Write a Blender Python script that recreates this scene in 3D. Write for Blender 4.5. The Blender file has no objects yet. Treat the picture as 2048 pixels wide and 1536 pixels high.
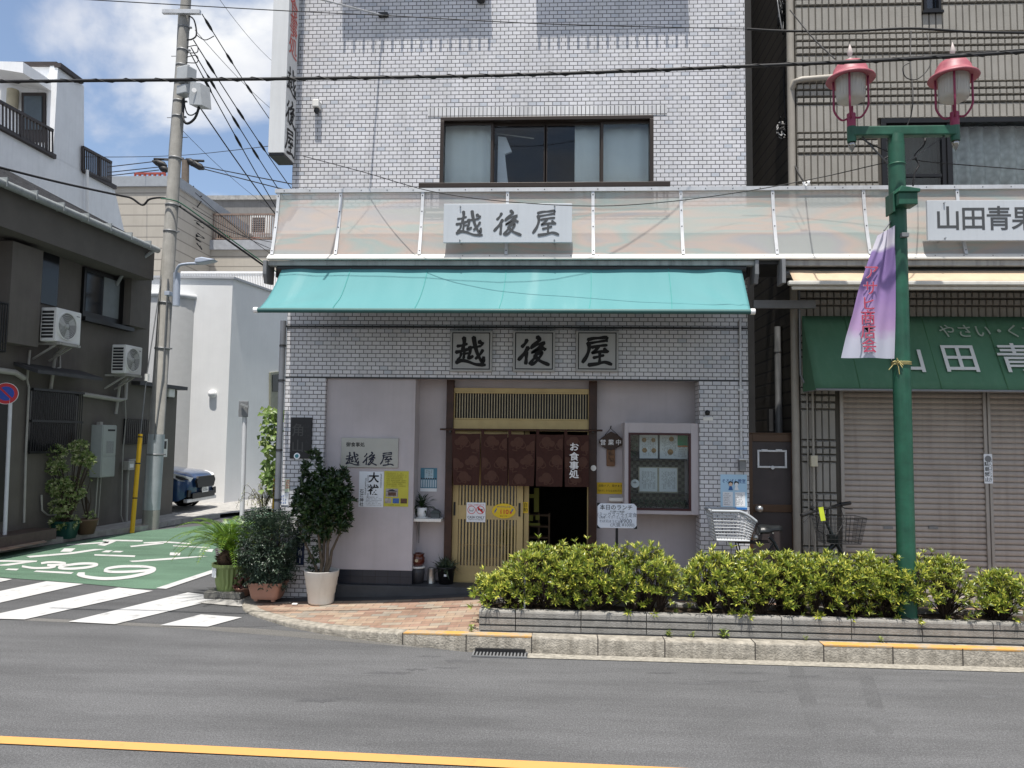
import bpy, math, random
from mathutils import Vector as V, Matrix
random.seed(7)
S = bpy.context.scene
COL = S.collection
# ------------------------------------------------------------------ camera
FPX = 1520.0
CAMP = V((0, 0, 1.95))
_ya, _pi, _ro = (math.radians(a) for a in (3.2, 4.1, .72))
FW = V((-math.sin(_ya)*math.cos(_pi), math.cos(_ya)*math.cos(_pi), math.sin(_pi)))
_r0 = V((math.cos(_ya), math.sin(_ya), 0)); _u0 = _r0.cross(FW)
RT = _r0*math.cos(_ro) + _u0*math.sin(_ro)
UP = -_r0*math.sin(_ro) + _u0*math.cos(_ro)
cd = bpy.data.cameras.new('camera'); cam = bpy.data.objects.new('camera', cd); COL.objects.link(cam)
cd.sensor_width = 36; cd.lens = FPX/2048*36; cd.clip_start = .1; cd.clip_end = 2000
M = Matrix.Identity(4)
for i in range(3):
    M[i][0] = RT[i]; M[i][1] = UP[i]; M[i][2] = -FW[i]; M[i][3] = CAMP[i]
cam.matrix_world = M
S.camera = cam
# ------------------------------------------------------------------ world, sun, exposure
SUN_EL, SUN_X = math.radians(74), -.03
W = bpy.data.worlds.new('World'); S.world = W; W.use_nodes = True
nt = W.node_tree; nt.nodes.clear()
def nd(t, typ, **k):
    n = t.nodes.new(typ)
    for a, b in k.items():
        if a.startswith('i_'):
            key = a[2:]; key = int(key) if key.isdigit() else key.replace('_', ' ')
            n.inputs[key].default_value = b
        else: setattr(n, a, b)
    return n
out = nd(nt, 'ShaderNodeOutputWorld'); bg = nd(nt, 'ShaderNodeBackground', i_Strength=.115)
sky = nd(nt, 'ShaderNodeTexSky', sky_type='NISHITA', sun_disc=False, sun_elevation=SUN_EL,
         sun_rotation=math.radians(180), air_density=1.0, dust_density=.9, ozone_density=1.6, altitude=20)
tc = nd(nt, 'ShaderNodeTexCoord')
mp = nd(nt, 'ShaderNodeMapping'); mp.inputs['Location'].default_value = (16.888, 15.159, 8.411); mp.inputs['Scale'].default_value = (1, 1, 1.7)
nz = nd(nt, 'ShaderNodeTexNoise', i_Scale=2.6, i_Detail=10.0, i_Roughness=.55, i_Distortion=.25)
cr = nd(nt, 'ShaderNodeValToRGB'); cr.color_ramp.elements[0].position = .435; cr.color_ramp.elements[1].position = .575
cr.color_ramp.interpolation = 'EASE'
nz2 = nd(nt, 'ShaderNodeTexNoise', i_Scale=5.0, i_Detail=6.0)
cr2 = nd(nt, 'ShaderNodeValToRGB'); cr2.color_ramp.elements[0].position = .35; cr2.color_ramp.elements[1].position = .62
cr2.color_ramp.elements[0].color = (4.0, 4.25, 4.9, 1); cr2.color_ramp.elements[1].color = (6.1, 6.15, 6.2, 1)
mx = nd(nt, 'ShaderNodeMix', data_type='RGBA')
hz = nd(nt, 'ShaderNodeMix', data_type='RGBA'); hz.inputs['Factor'].default_value = .06
hz.inputs[7].default_value = (5.6, 5.7, 6.0, 1)
L_ = nt.links.new
L_(tc.outputs['Generated'], mp.inputs['Vector']); L_(mp.outputs[0], nz.inputs['Vector']); L_(mp.outputs[0], nz2.inputs['Vector'])
L_(nz.outputs['Fac'], cr.inputs[0]); L_(nz2.outputs['Fac'], cr2.inputs[0])
L_(sky.outputs[0], hz.inputs[6]); L_(hz.outputs[2], mx.inputs[6])
L_(cr.outputs[0], mx.inputs['Factor']); L_(cr2.outputs[0], mx.inputs[7])
L_(mx.outputs[2], bg.inputs['Color']); L_(bg.outputs[0], out.inputs['Surface'])
sd = bpy.data.lights.new('sun', 'SUN'); sd.energy = 4.6; sd.angle = math.radians(.5); sd.color = (1, .955, .89)
so = bpy.data.objects.new('sun', sd); COL.objects.link(so)
sdir = V((SUN_X, -math.cos(SUN_EL), math.sin(SUN_EL))).normalized()
so.rotation_euler = sdir.to_track_quat('Z', 'Y').to_euler(); so.location = (0, -5, 30)
S.view_settings.view_transform = 'Standard'; S.view_settings.look = 'None'
S.view_settings.exposure = .55; S.view_settings.gamma = 1
S.cycles.max_bounces = 8; S.cycles.transparent_max_bounces = 12

# ------------------------------------------------------------------ helpers: where a thing of the photograph stands
def ray(x, y): return FW + RT*((x-1024)/FPX) - UP*((y-768)/FPX)
def P(x, y, Y): d = ray(x, y); return CAMP + d*((Y-CAMP.y)/d.y)
def G(x, y, z=0.0): d = ray(x, y); return CAMP + d*((z-CAMP.z)/d.z)
def pr(x0, y0, x1, y1, Y):
    xm, ym = (x0+x1)/2, (y0+y1)/2
    return P(x0, ym, Y).x, P(x1, ym, Y).x, P(xm, y1, Y).z, P(xm, y0, Y).z

# ------------------------------------------------------------------ helpers: mesh builder
class MB:
    def __init__(s): s.v = []; s.f = []; s.m = []; s.s = []
    def add(s, vs, fs, mi=0, sm=False):
        o = len(s.v); s.v += [V(p) for p in vs]
        for f in fs: s.f.append([o+i for i in f]); s.m.append(mi); s.s.append(sm)
        return s
    def box(s, x0, x1, y0, y1, z0, z1, mi=0):
        return s.obox(V(((x0+x1)/2, (y0+y1)/2, (z0+z1)/2)), V((abs(x1-x0)/2, 0, 0)), V((0, abs(y1-y0)/2, 0)), V((0, 0, abs(z1-z0)/2)), mi)
    def obox(s, c, a, b, d, mi=0):
        c, a, b, d = V(c), V(a), V(b), V(d)
        vs = [c+a*i+b*j+d*k for k in (-1, 1) for j in (-1, 1) for i in (-1, 1)]
        fs = [(0, 2, 3, 1), (4, 5, 7, 6), (0, 1, 5, 4), (1, 3, 7, 5), (3, 2, 6, 7), (2, 0, 4, 6)]
        if a.cross(b).dot(d) < 0: fs = [f[::-1] for f in fs]
        return s.add(vs, fs, mi)
    def bar(s, p, q, w, h, mi=0, up=(0, 0, 1)):
        p, q = V(p), V(q); t = (q-p); u = V(up)
        if abs(t.normalized().dot(u)) > .95: u = V((0, 1, 0))
        a = t.cross(u).normalized(); b = a.cross(t).normalized()
        return s.obox((p+q)/2, t/2, a*w/2, b*h/2, mi)
    def tube(s, pts, r, mi=0, n=8, cap=True, sm=True):
        pts = [V(p) for p in pts]; k = len(pts); rs = r if isinstance(r, (list, tuple)) else [r]*k
        vs = []; fs = []; pa = None
        for i, p in enumerate(pts):
            t = (pts[min(i+1, k-1)]-pts[max(i-1, 0)])
            if t.length < 1e-9: t = V((0, 0, 1))
            t.normalize()
            if pa is None: a = t.orthogonal().normalized()
            else:
                a = pa - t*pa.dot(t)
                a = a.normalized() if a.length > 1e-6 else t.orthogonal().normalized()
            pa = a; b = t.cross(a)
            for j in range(n):
                w = 2*math.pi*j/n; vs.append(p+(a*math.cos(w)+b*math.sin(w))*rs[i])
        for i in range(k-1):
            for j in range(n):
                j2 = (j+1) % n; fs.append((i*n+j, i*n+j2, (i+1)*n+j2, (i+1)*n+j))
        s.add(vs, fs, mi, sm)
        if cap:
            s.add(vs[:n], [tuple(range(n))[::-1]], mi); s.add(vs[-n:], [tuple(range(n))], mi)
        return s
    def lathe(s, prof, c, mi=0, n=28, ax=(0, 0, 1), sm=True, a0=0, a1=2*math.pi):
        c = V(c); ax = V(ax).normalized(); a = ax.orthogonal().normalized(); b = ax.cross(a)
        full = abs(a1-a0-2*math.pi) < 1e-6; m = n if full else n+1
        vs = []; fs = []
        for r, z in prof:
            for j in range(m):
                w = a0+(a1-a0)*j/n; vs.append(c+ax*z+(a*math.cos(w)+b*math.sin(w))*r)
        for i in range(len(prof)-1):
            for j in range(n):
                j2 = (j+1) % m; fs.append((i*m+j, i*m+j2, (i+1)*m+j2, (i+1)*m+j))
        return s.add(vs, fs, mi, sm)
    def disc(s, c, r, ax, th, mi=0, n=24): return s.lathe([(0, 0), (r, 0), (r, th), (0, th)], c, mi, n, ax, False)
    def prism(s, poly, off, mi=0):
        poly = [V(p) for p in poly]; off = V(off); n = len(poly)
        nn = V((0, 0, 0))
        for i in range(n): nn += poly[i].cross(poly[(i+1) % n])
        fl = nn.dot(off) < 0
        fs = [tuple(range(n))[::-1], tuple(range(n, 2*n))]+[(i, (i+1) % n, n+(i+1) % n, n+i) for i in range(n)]
        if fl: fs = [f[::-1] for f in fs]
        return s.add(poly+[p+off for p in poly], fs, mi)
    def quad(s, a, b, c, d, mi=0): return s.add([a, b, c, d], [(0, 1, 2, 3)], mi)
    def grid(s, fn, nu, nv, mi=0, sm=True):
        vs = [fn(i/nu, j/nv) for j in range(nv+1) for i in range(nu+1)]
        fs = [(j*(nu+1)+i, j*(nu+1)+i+1, (j+1)*(nu+1)+i+1, (j+1)*(nu+1)+i) for j in range(nv) for i in range(nu)]
        return s.add(vs, fs, mi, sm)
    def build(s, name, mats, parent=None, bev=0, base=None, solid=0):
        if not isinstance(mats, (list, tuple)): mats = [mats]
        me = bpy.data.meshes.new(name)
        if parent is not None: o = worldloc(parent)
        elif base is not None: o = V(base)
        else:
            mn = [min(p[i] for p in s.v) for i in range(3)]; mxx = [max(p[i] for p in s.v) for i in range(3)]
            o = V(((mn[0]+mxx[0])/2, (mn[1]+mxx[1])/2, mn[2]))
        me.from_pydata([tuple(p-o) for p in s.v], [], s.f)
        for m in mats: me.materials.append(m)
        me.polygons.foreach_set('material_index', s.m); me.polygons.foreach_set('use_smooth', s.s)
        uv = me.uv_layers.new(name='UVMap'); dat = []
        for p in me.polygons:
            nx, ny, nz_ = (abs(q) for q in p.normal)
            for vi in p.vertices:
                w = s.v[vi]
                if ny >= nx and ny >= nz_: dat += [w.x, w.z]
                elif nx >= nz_: dat += [w.y, w.z]
                else: dat += [w.x, w.y]
        uv.data.foreach_set('uv', dat)
        me.update()
        ob = bpy.data.objects.new(name, me); COL.objects.link(ob)
        if parent is not None: ob.parent = parent; ob['_p'] = 1; del ob['_p']
        else: ob.location = o
        if bev:
            b = ob.modifiers.new('bevel', 'BEVEL'); b.width = bev; b.segments = 2; b.limit_method = 'ANGLE'; b.angle_limit = math.radians(40)
            b.harden_normals = False
        if solid:
            b = ob.modifiers.new('solid', 'SOLIDIFY'); b.thickness = solid; b.offset = 0
        return ob
def worldloc(o):
    l = V((0, 0, 0))
    while o is not None: l += o.location; o = o.parent
    return l
def tag(o, label, cat, group=None):
    o['label'] = label; o['category'] = cat
    if group: o['group'] = group
    return o
def struct(o, kind='structure'): o['kind'] = kind; return o
def thing(name, label, cat, loc, group=None):
    o = bpy.data.objects.new(name, None); COL.objects.link(o); o.location = loc; o.empty_display_size = .1
    return tag(o, label, cat, group)
def dup(root, loc, label=None, group=None):
    def cp(o, par):
        c = o.copy(); COL.objects.link(c); c.parent = par
        for k in o.children: cp(k, c)
        return c
    r = cp(root, None); r.location = loc
    if label: r['label'] = label
    if group: r['group'] = group
    return r
def text(s, size, m, org, parent, name='lettering', rt=(1, 0, 0), up=(0, 0, 1), bold=0., al='CENTER', sx=1., line=1., track=1., warp=None):
    c = bpy.data.curves.new('t', 'FONT'); c.body = s; c.size = size; c.align_x = al; c.align_y = 'CENTER'
    c.offset = bold*.32; c.space_line = line; c.space_character = track; c.resolution_u = 3
    ob = bpy.data.objects.new('t', c); COL.objects.link(ob)
    dg = bpy.context.evaluated_depsgraph_get()
    me = bpy.data.meshes.new_from_object(ob.evaluated_get(dg))
    rt, up, org = V(rt), V(up), V(org)
    b = MB()
    vs = [org+rt*(v.co.x*sx)+up*v.co.y for v in me.vertices]
    if warp: vs = [warp(v) for v in vs]
    b.add(vs, [tuple(p.vertices) for p in me.polygons])
    bpy.data.objects.remove(ob); bpy.data.curves.remove(c); bpy.data.meshes.remove(me)
    return b.build(name, m, parent)
def smooth_line(pts, n=6):
    r = []; k = len(pts)
    for i in range(k-1):
        p0, p1, p2, p3 = (pts[max(i-1, 0)], pts[i], pts[i+1], pts[min(i+2, k-1)])
        for j in range(n):
            t = j/n
            r.append(tuple(.5*((2*b)+(c-a)*t+(2*a-5*b+4*c-d)*t*t+(3*b-a-3*c+d)*t**3) for a, b, c, d in zip(p0, p1, p2, p3)))
    r.append(tuple(pts[-1])); return r
def ribbon(b, pts, w, fn, mi=0, taper=True, n=6):
    """a stroke of width w along 2-D points, fn maps 2-D to the surface"""
    q = smooth_line(pts, n) if len(pts) > 2 else [tuple(p1+(p2-p1)*t/4 for p1, p2 in zip(pts[0], pts[1])) for t in range(5)]
    k = len(q); l = []; r = []
    for i, p in enumerate(q):
        a = q[max(i-1, 0)]; c = q[min(i+1, k-1)]; dx, dy = c[0]-a[0], c[1]-a[1]; d = math.hypot(dx, dy) or 1
        t = i/(k-1); ww = w*.5
        if taper: ww *= (.72+.38*abs(math.cos(math.pi*(t*.9+.02)))) * (1 if t < .85 else 1-(t-.85)*3.2)
        l.append((p[0]-dy/d*ww, p[1]+dx/d*ww)); r.append((p[0]+dy/d*ww, p[1]-dx/d*ww))
    if taper:
        a = q[0]; c = q[1]; dx, dy = c[0]-a[0], c[1]-a[1]; d = math.hypot(dx, dy) or 1
        q0 = (a[0]-dx/d*w*.35, a[1]-dy/d*w*.35)
        vs = [fn(*q0)]; base = 1
    else: vs = []; base = 0
    for i in range(k): vs += [fn(*l[i]), fn(*r[i])]
    fs = [(base+2*i, base+2*i+1, base+2*i+3, base+2*i+2) for i in range(k-1)]
    if taper: fs.append((0, 1+1, 1))
    b.add(vs, fs, mi)
# brush written characters of the shop's name, strokes on a 350 x 340 field
GLYPH = {
 'koshi': [([(350,355),(400,347),(470,325)],30),([(425,255),(430,300),(422,350),(412,415)],40),([(335,425),(400,412),(480,388)],34),
   ([(432,400),(430,450),(425,500)],30),([(425,448),(480,432)],26),([(398,435),(385,480),(350,522)],28),
   ([(340,545),(400,520),(470,530),(560,562),(625,568),(682,568)],36),([(500,360),(498,420),(480,492),(540,465)],34),
   ([(480,372),(560,364),(630,350)],26),([(538,250),(552,330),(580,430),(628,522),(650,528),(656,470)],40),
   ([(645,398),(612,450),(558,505)],30),([(600,300),(625,318),(652,335)],42)],
 'go': [([(900,288),(880,330),(835,378)],36),([(915,375),(875,440),(800,528)],40),([(893,430),(893,500),(888,575)],38),
   ([(1015,255),(1045,285),(1005,325),(945,380)],40),([(945,385),(1010,350),(1108,312)],26),([(1100,322),(1030,385),(955,438),(1050,402),(1105,388)],30),
   ([(1062,365),(1090,385),(1118,408)],36),([(1012,440),(985,500),(925,572)],32),([(1000,458),(1072,432),(1040,500),(985,558),(938,576)],32),
   ([(988,470),(1050,530),(1162,578)],38)],
 'ya': [([(1375,285),(1440,268),(1520,262),(1600,250)],34),([(1592,255),(1590,280),(1585,310)],34),([(1382,328),(1480,310),(1592,292)],28),
   ([(1380,318),(1392,380),(1365,470),(1312,552)],40),([(1420,372),(1500,355),(1602,345)],30),([(1500,360),(1465,405),(1425,440),(1520,420),(1598,428)],30),
   ([(1560,388),(1585,405),(1612,430)],32),([(1440,492),(1500,478),(1565,460)],28),([(1512,420),(1512,490),(1510,550)],30),
   ([(1385,575),(1480,562),(1570,542),(1655,570)],36)]}
def glyph(b, key, cx, cz, size, Y, mi=0, sx=1., fn3=None, wk=1.):
    pts = GLYPH[key]; xs = [p[0] for s_ in pts for p in s_[0]]; ys = [p[1] for s_ in pts for p in s_[0]]
    mx_, my_ = (min(xs)+max(xs))/2, (min(ys)+max(ys))/2; k = size/340.0
    for i, (st, w) in enumerate(pts):
        f = (lambda x, y, i=i: fn3(cx+(x-mx_)*k*sx, cz-(y-my_)*k, i*.0003)) if fn3 else (lambda x, y, i=i: (cx+(x-mx_)*k*sx, Y-i*.0003, cz-(y-my_)*k))
        ribbon(b, st, w*wk, f, mi)
def scribble(b, x0, x1, z0, z1, Y, rows, h, mi=0, vert=False, seed=0, dens=.85):
    """small print: rows of little character-like strokes"""
    r = random.Random(seed)
    if not vert:
        for i in range(rows):
            zc = z1-(z1-z0)*(i+.5)/rows; x = x0; xe = x0+(x1-x0)*(1 if i % 3 else .8)
            while x < xe-h:
                if r.random() < dens:
                    w = h*.8
                    for q in range(3):
                        if r.random() < .5: b.box(x+w*.1, x+w*.9, Y-.0008, Y, zc-h*.4+h*.38*q, zc-h*.4+h*.38*q+h*.13, mi)
                        else: b.box(x+w*.38*q, x+w*.38*q+h*.13, Y-.0014, Y-.0006, zc-h*.42, zc+h*.42, mi)
                x += h
    else:
        for i in range(rows):
            xc = x0+(x1-x0)*(i+.5)/rows; z = z1; ze = z1-(z1-z0)*(1 if i % 3 else .8)
            while z > ze+h:
                if r.random() < dens:
                    for q in range(3):
                        if r.random() < .55: b.box(xc-h*.4, xc+h*.4, Y-.0008, Y, z-h*.1-h*.36*q-h*.13, z-h*.1-h*.36*q, mi)
                        else: b.box(xc-h*.4+h*.36*q, xc-h*.4+h*.36*q+h*.13, Y-.0014, Y-.0006, z-h*.9, z-h*.05, mi)
                z -= h

# ------------------------------------------------------------------ materials
def s2l(c): return tuple((x/12.92 if x <= .04045 else ((x+.055)/1.055)**2.4) for x in c)
def rgb(r, g, b): return s2l((r/255, g/255, b/255))
def newmat(name):
    m = bpy.data.materials.new(name); m.use_nodes = True; t = m.node_tree; p = t.nodes['Principled BSDF']; return m, t, p
MATS = {}
def mat(name, col, rough=.6, var=.12, scale=6., bump=0., bscale=60., metal=0., spec=.4, streak=0., streakcol=None, coat=0.):
    if name in MATS: return MATS[name]
    m, t, p = newmat(name); MATS[name] = m
    tx = nd(t, 'ShaderNodeTexCoord'); a = nd(t, 'ShaderNodeTexNoise', i_Scale=scale, i_Detail=5.0, i_Roughness=.6)
    t.links.new(tx.outputs['Object'], a.inputs['Vector'])
    r = nd(t, 'ShaderNodeValToRGB'); r.color_ramp.elements[0].position = .3; r.color_ramp.elements[1].position = .7
    r.color_ramp.elements[0].color = (*[c*(1-var) for c in col], 1); r.color_ramp.elements[1].color = (*[min(1, c*(1+var*.7)) for c in col], 1)
    t.links.new(a.outputs['Fac'], r.inputs[0]); src = r.outputs[0]
    if streak:
        mpp = nd(t, 'ShaderNodeMapping'); mpp.inputs['Scale'].default_value = (9, 9, .5)
        b = nd(t, 'ShaderNodeTexNoise', i_Scale=1.6, i_Detail=6.0, i_Roughness=.65)
        t.links.new(tx.outputs['Object'], mpp.inputs[0]); t.links.new(mpp.outputs[0], b.inputs['Vector'])
        r2 = nd(t, 'ShaderNodeValToRGB'); r2.color_ramp.elements[0].position = .48; r2.color_ramp.elements[1].position = .72
        r2.color_ramp.elements[1].color = (streak, streak, streak, 1)
        t.links.new(b.outputs['Fac'], r2.inputs[0])
        x = nd(t, 'ShaderNodeMix', data_type='RGBA'); sc = streakcol or tuple(c*.45 for c in col)
        x.inputs[7].default_value = (*sc, 1)
        t.links.new(r2.outputs[0], x.inputs['Factor']); t.links.new(src, x.inputs[6]); src = x.outputs[2]
    t.links.new(src, p.inputs['Base Color'])
    p.inputs['Roughness'].default_value = rough; p.inputs['Metallic'].default_value = metal
    p.inputs['Specular IOR Level'].default_value = spec; p.inputs['Coat Weight'].default_value = coat
    if bump:
        c = nd(t, 'ShaderNodeTexNoise', i_Scale=bscale, i_Detail=4.0); t.links.new(tx.outputs['Object'], c.inputs['Vector'])
        bb = nd(t, 'ShaderNodeBump', i_Strength=bump, i_Distance=.02); t.links.new(c.outputs['Fac'], bb.inputs['Height'])
        t.links.new(bb.outputs[0], p.inputs['Normal'])
    return m
def brick(name, cols, mortar, bw, bh, ms, rough=.5, offset=.5, bump=.3, dirt=.25, spec=.4, freq=2, uvscale=(1, 1, 1)):
    m, t, p = newmat(name); MATS[name] = m
    uv = nd(t, 'ShaderNodeTexCoord'); br = nd(t, 'ShaderNodeTexBrick', offset=offset, offset_frequency=freq)
    br.inputs['Color1'].default_value = (0, 0, 0, 1); br.inputs['Color2'].default_value = (1, 1, 1, 1); br.inputs['Mortar'].default_value = (0, 0, 0, 1)
    br.inputs['Scale'].default_value = 1; br.inputs['Mortar Size'].default_value = ms; br.inputs['Mortar Smooth'].default_value = .15
    br.inputs['Brick Width'].default_value = bw; br.inputs['Row Height'].default_value = bh
    t.links.new(uv.outputs['UV'], br.inputs['Vector'])
    r = nd(t, 'ShaderNodeValToRGB'); r.color_ramp.interpolation = 'LINEAR'
    el = r.color_ramp.elements
    for i, c in enumerate(cols):
        pos = i/(max(1, len(cols)-1))
        e = el[i] if i < 2 else el.new(pos)
        e.position = pos; e.color = (*c, 1)
    t.links.new(br.outputs['Color'], r.inputs[0])
    n = nd(t, 'ShaderNodeTexNoise', i_Scale=1.3, i_Detail=7.0, i_Roughness=.65); t.links.new(uv.outputs['UV'], n.inputs['Vector'])
    r2 = nd(t, 'ShaderNodeValToRGB'); r2.color_ramp.elements[0].position = .3; r2.color_ramp.elements[1].position = .65
    r2.color_ramp.elements[0].color = (1-dirt, 1-dirt, 1-dirt, 1)
    t.links.new(n.outputs['Fac'], r2.inputs[0])
    mu = nd(t, 'ShaderNodeMix', data_type='RGBA', blend_type='MULTIPLY'); mu.inputs['Factor'].default_value = 1
    t.links.new(r.outputs[0], mu.inputs[6]); t.links.new(r2.outputs[0], mu.inputs[7])
    ms_ = nd(t, 'ShaderNodeMapping'); ms_.inputs['Scale'].default_value = (5, .35, 1); t.links.new(uv.outputs['UV'], ms_.inputs[0])
    n3 = nd(t, 'ShaderNodeTexNoise', i_Scale=1.0, i_Detail=8.0, i_Roughness=.7); t.links.new(ms_.outputs[0], n3.inputs['Vector'])
    r3 = nd(t, 'ShaderNodeValToRGB'); r3.color_ramp.elements[0].position = .36; r3.color_ramp.elements[1].position = .52
    r3.color_ramp.elements[0].color = (1-dirt, 1-dirt, 1-dirt*1.1, 1); t.links.new(n3.outputs['Fac'], r3.inputs[0])
    mu2 = nd(t, 'ShaderNodeMix', data_type='RGBA', blend_type='MULTIPLY'); mu2.inputs['Factor'].default_value = .7
    t.links.new(mu.outputs[2], mu2.inputs[6]); t.links.new(r3.outputs[0], mu2.inputs[7]); mu = mu2
    x = nd(t, 'ShaderNodeMix', data_type='RGBA'); x.inputs[7].default_value = (*mortar, 1)
    t.links.new(br.outputs['Fac'], x.inputs['Factor']); t.links.new(mu.outputs[2], x.inputs[6])
    t.links.new(x.outputs[2], p.inputs['Base Color']); p.inputs['Roughness'].default_value = rough; p.inputs['Specular IOR Level'].default_value = spec
    bb = nd(t, 'ShaderNodeBump', i_Strength=bump, i_Distance=.006, invert=True); t.links.new(br.outputs['Fac'], bb.inputs['Height'])
    t.links.new(bb.outputs[0], p.inputs['Normal'])
    return m
def leafmat(name, c0, c1, c2, trans=.25, rough=.45):
    m, t, p = newmat(name); MATS[name] = m
    g = nd(t, 'ShaderNodeNewGeometry'); r = nd(t, 'ShaderNodeValToRGB'); e = r.color_ramp.elements
    e[0].color = (*c0, 1); e[1].color = (*c2, 1); k = e.new(.55); k.color = (*c1, 1)
    t.links.new(g.outputs['Random Per Island'], r.inputs[0]); t.links.new(r.outputs[0], p.inputs['Base Color'])
    p.inputs['Roughness'].default_value = rough
    tr = nd(t, 'ShaderNodeBsdfTranslucent'); t.links.new(r.outputs[0], tr.inputs[0])
    ms = nd(t, 'ShaderNodeMixShader'); ms.inputs[0].default_value = trans
    t.links.new(p.outputs[0], ms.inputs[1]); t.links.new(tr.outputs[0], ms.inputs[2])
    t.links.new(ms.outputs[0], t.nodes['Material Output'].inputs[0])
    return m
def glassmat(name, tint=(.8, .88, .9), alpha=.75, rough=.02):
    m, t, p = newmat(name); MATS[name] = m
    p.inputs['Base Color'].default_value = (*tint, 1); p.inputs['Roughness'].default_value = rough; p.inputs['Specular IOR Level'].default_value = .6
    tr = nd(t, 'ShaderNodeBsdfTransparent', i_Color=(*tint, 1)); gl = nd(t, 'ShaderNodeBsdfGlossy', i_Roughness=rough)
    fr = nd(t, 'ShaderNodeFresnel', i_IOR=1.45); ad = nd(t, 'ShaderNodeMath', operation='MULTIPLY_ADD'); ad.inputs[1].default_value = .8; ad.inputs[2].default_value = max(0, .93-alpha)
    t.links.new(fr.outputs[0], ad.inputs[0])
    ms = nd(t, 'ShaderNodeMixShader'); t.links.new(ad.outputs[0], ms.inputs[0]); t.links.new(tr.outputs[0], ms.inputs[1]); t.links.new(gl.outputs[0], ms.inputs[2])
    t.links.new(ms.outputs[0], t.nodes['Material Output'].inputs[0]); t.nodes.remove(p)
    return m
TILE = brick('white_tile', [(.50, .53, .58), (.62, .62, .645)]+[(.64, .638, .665), (.68, .678, .70), (.65, .648, .66), (.61, .608, .635), (.67, .668, .695), (.63, .625, .635)]*2, (.115, .113, .115), .1, .05, .0050, .3, dirt=.16)
TILEV = brick('soldier_tile', [(.58, .58, .59), (.70, .70, .70)], (.075, .073, .073), .05, .12, .005, .3, offset=0, dirt=.15)
PAVER = brick('pink_paver', [(.24, .15, .11), (.33, .22, .155), (.40, .32, .235), (.31, .19, .14), (.37, .31, .24), (.27, .24, .2)], (.15, .12, .095), .2, .1, .004, .8, dirt=.3, bump=.2)
NAVYT = brick('navy_tile', [(.022, .026, .038), (.035, .04, .055)], (.012, .012, .015), .15, .15, .003, .35, offset=0)
SLATE = mat('slate', (.06, .062, .066), .6, .3, 3, .2)
PINKW = mat('pink_plaster', (.47, .435, .445), .85, .12, 1.6, .15, 220, streak=.3, streakcol=(.39, .355, .355))
POSTW = mat('dark_post_wood', (.045, .018, .010), .5, .45, 7, .1, streak=.6, streakcol=(.016, .007, .005))
OAK = mat('pale_timber', (.47, .36, .165), .55, .12, 5, .05, streak=.25, streakcol=(.38, .26, .10))
BLACK = mat('black', (.012, .012, .013), .5, .1)
INK = mat('ink', (.008, .008, .009), .7, .05)
WHITE = mat('white_paint', (.78, .78, .77), .5, .04)
PAPER = mat('paper', (.78, .80, .82), .8, .03)
BRONZE = mat('bronze_aluminium', (.035, .026, .021), .4, .15, metal=.3)
ALU = mat('weathered_aluminium', (.55, .56, .57), .45, .12, 5, metal=.35, streak=.25, streakcol=(.3, .27, .23))
STEEL = mat('steel', (.42, .42, .41), .32, .1, metal=.85)
GREYM = mat('grey_metal', (.2, .205, .21), .5, .15, metal=.2)
DARKM = mat('dark_metal', (.03, .031, .033), .5, .2)
RUBBER = mat('black_cable', (.010, .010, .011), .55, .1)
CONC = mat('concrete', (.36, .35, .33), .9, .28, 7, .3, 90, streak=.35, streakcol=(.17, .16, .145))
CONCD = mat('dark_concrete', (.25, .24, .22), .9, .25, 7, .25, 90, streak=.5, streakcol=(.11, .105, .095))
GLASS = glassmat('window_glass', alpha=.93, tint=(.94, .97, .97))
GLASSD = glassmat('dark_glass', (.5, .55, .6), .88)
RED = mat('red_paint', (.6, .03, .03), .45, .05)
YEL = mat('yellow_paint', (.75, .52, .02), .5, .06)
SOIL = mat('soil', (.05, .035, .022), .95, .3, 20, .4)
WHITEPL = mat('white_plastic', (.72, .71, .67), .45, .06, streak=.1)

# ------------------------------------------------------------------ foliage helpers
def leaf(b, p, d, n, l, w, fold=.25, droop=.15, mi=0):
    """one folded lance-shaped leaf: six vertices, two half blades"""
    d = d.normalized(); s_ = d.cross(n)
    if s_.length < 1e-4: s_ = d.orthogonal()
    s_.normalize(); n = s_.cross(d)
    m_ = p+d*l*.5; t_ = p+d*l-n*l*droop
    o = len(b.v)
    b.v += [p, m_+s_*w*.5+n*w*fold, t_, m_-s_*w*.5+n*w*fold, m_-n*0]
    b.f += [[o, o+4, o+1], [o+4, o+2, o+1], [o, o+3, o+4], [o+4, o+3, o+2]]; b.m += [mi]*4; b.s += [False]*4
def rdir(r, up=0.):
    while 1:
        v = V((r.uniform(-1, 1), r.uniform(-1, 1), r.uniform(-1, 1)))
        if .05 < v.length < 1: v.normalize(); v.z += up; return v.normalized()
def rosette(b, p, ax, r, l, w, n=8, spread=1.0, mi=0):
    a = ax.orthogonal().normalized(); c = ax.cross(a); ph = r.random()*6.3
    for i in range(n):
        t = ph+i*2.4; sp = spread*(.45+.75*r.random())
        d = (ax+(a*math.cos(t)+c*math.sin(t))*sp).normalized()
        ll = l*r.uniform(.7, 1.2)
        leaf(b, p+d*l*.05, d, ax+rdir(r)*.3, ll, w*ll/l, .2, r.uniform(0, .25), mi)
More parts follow.
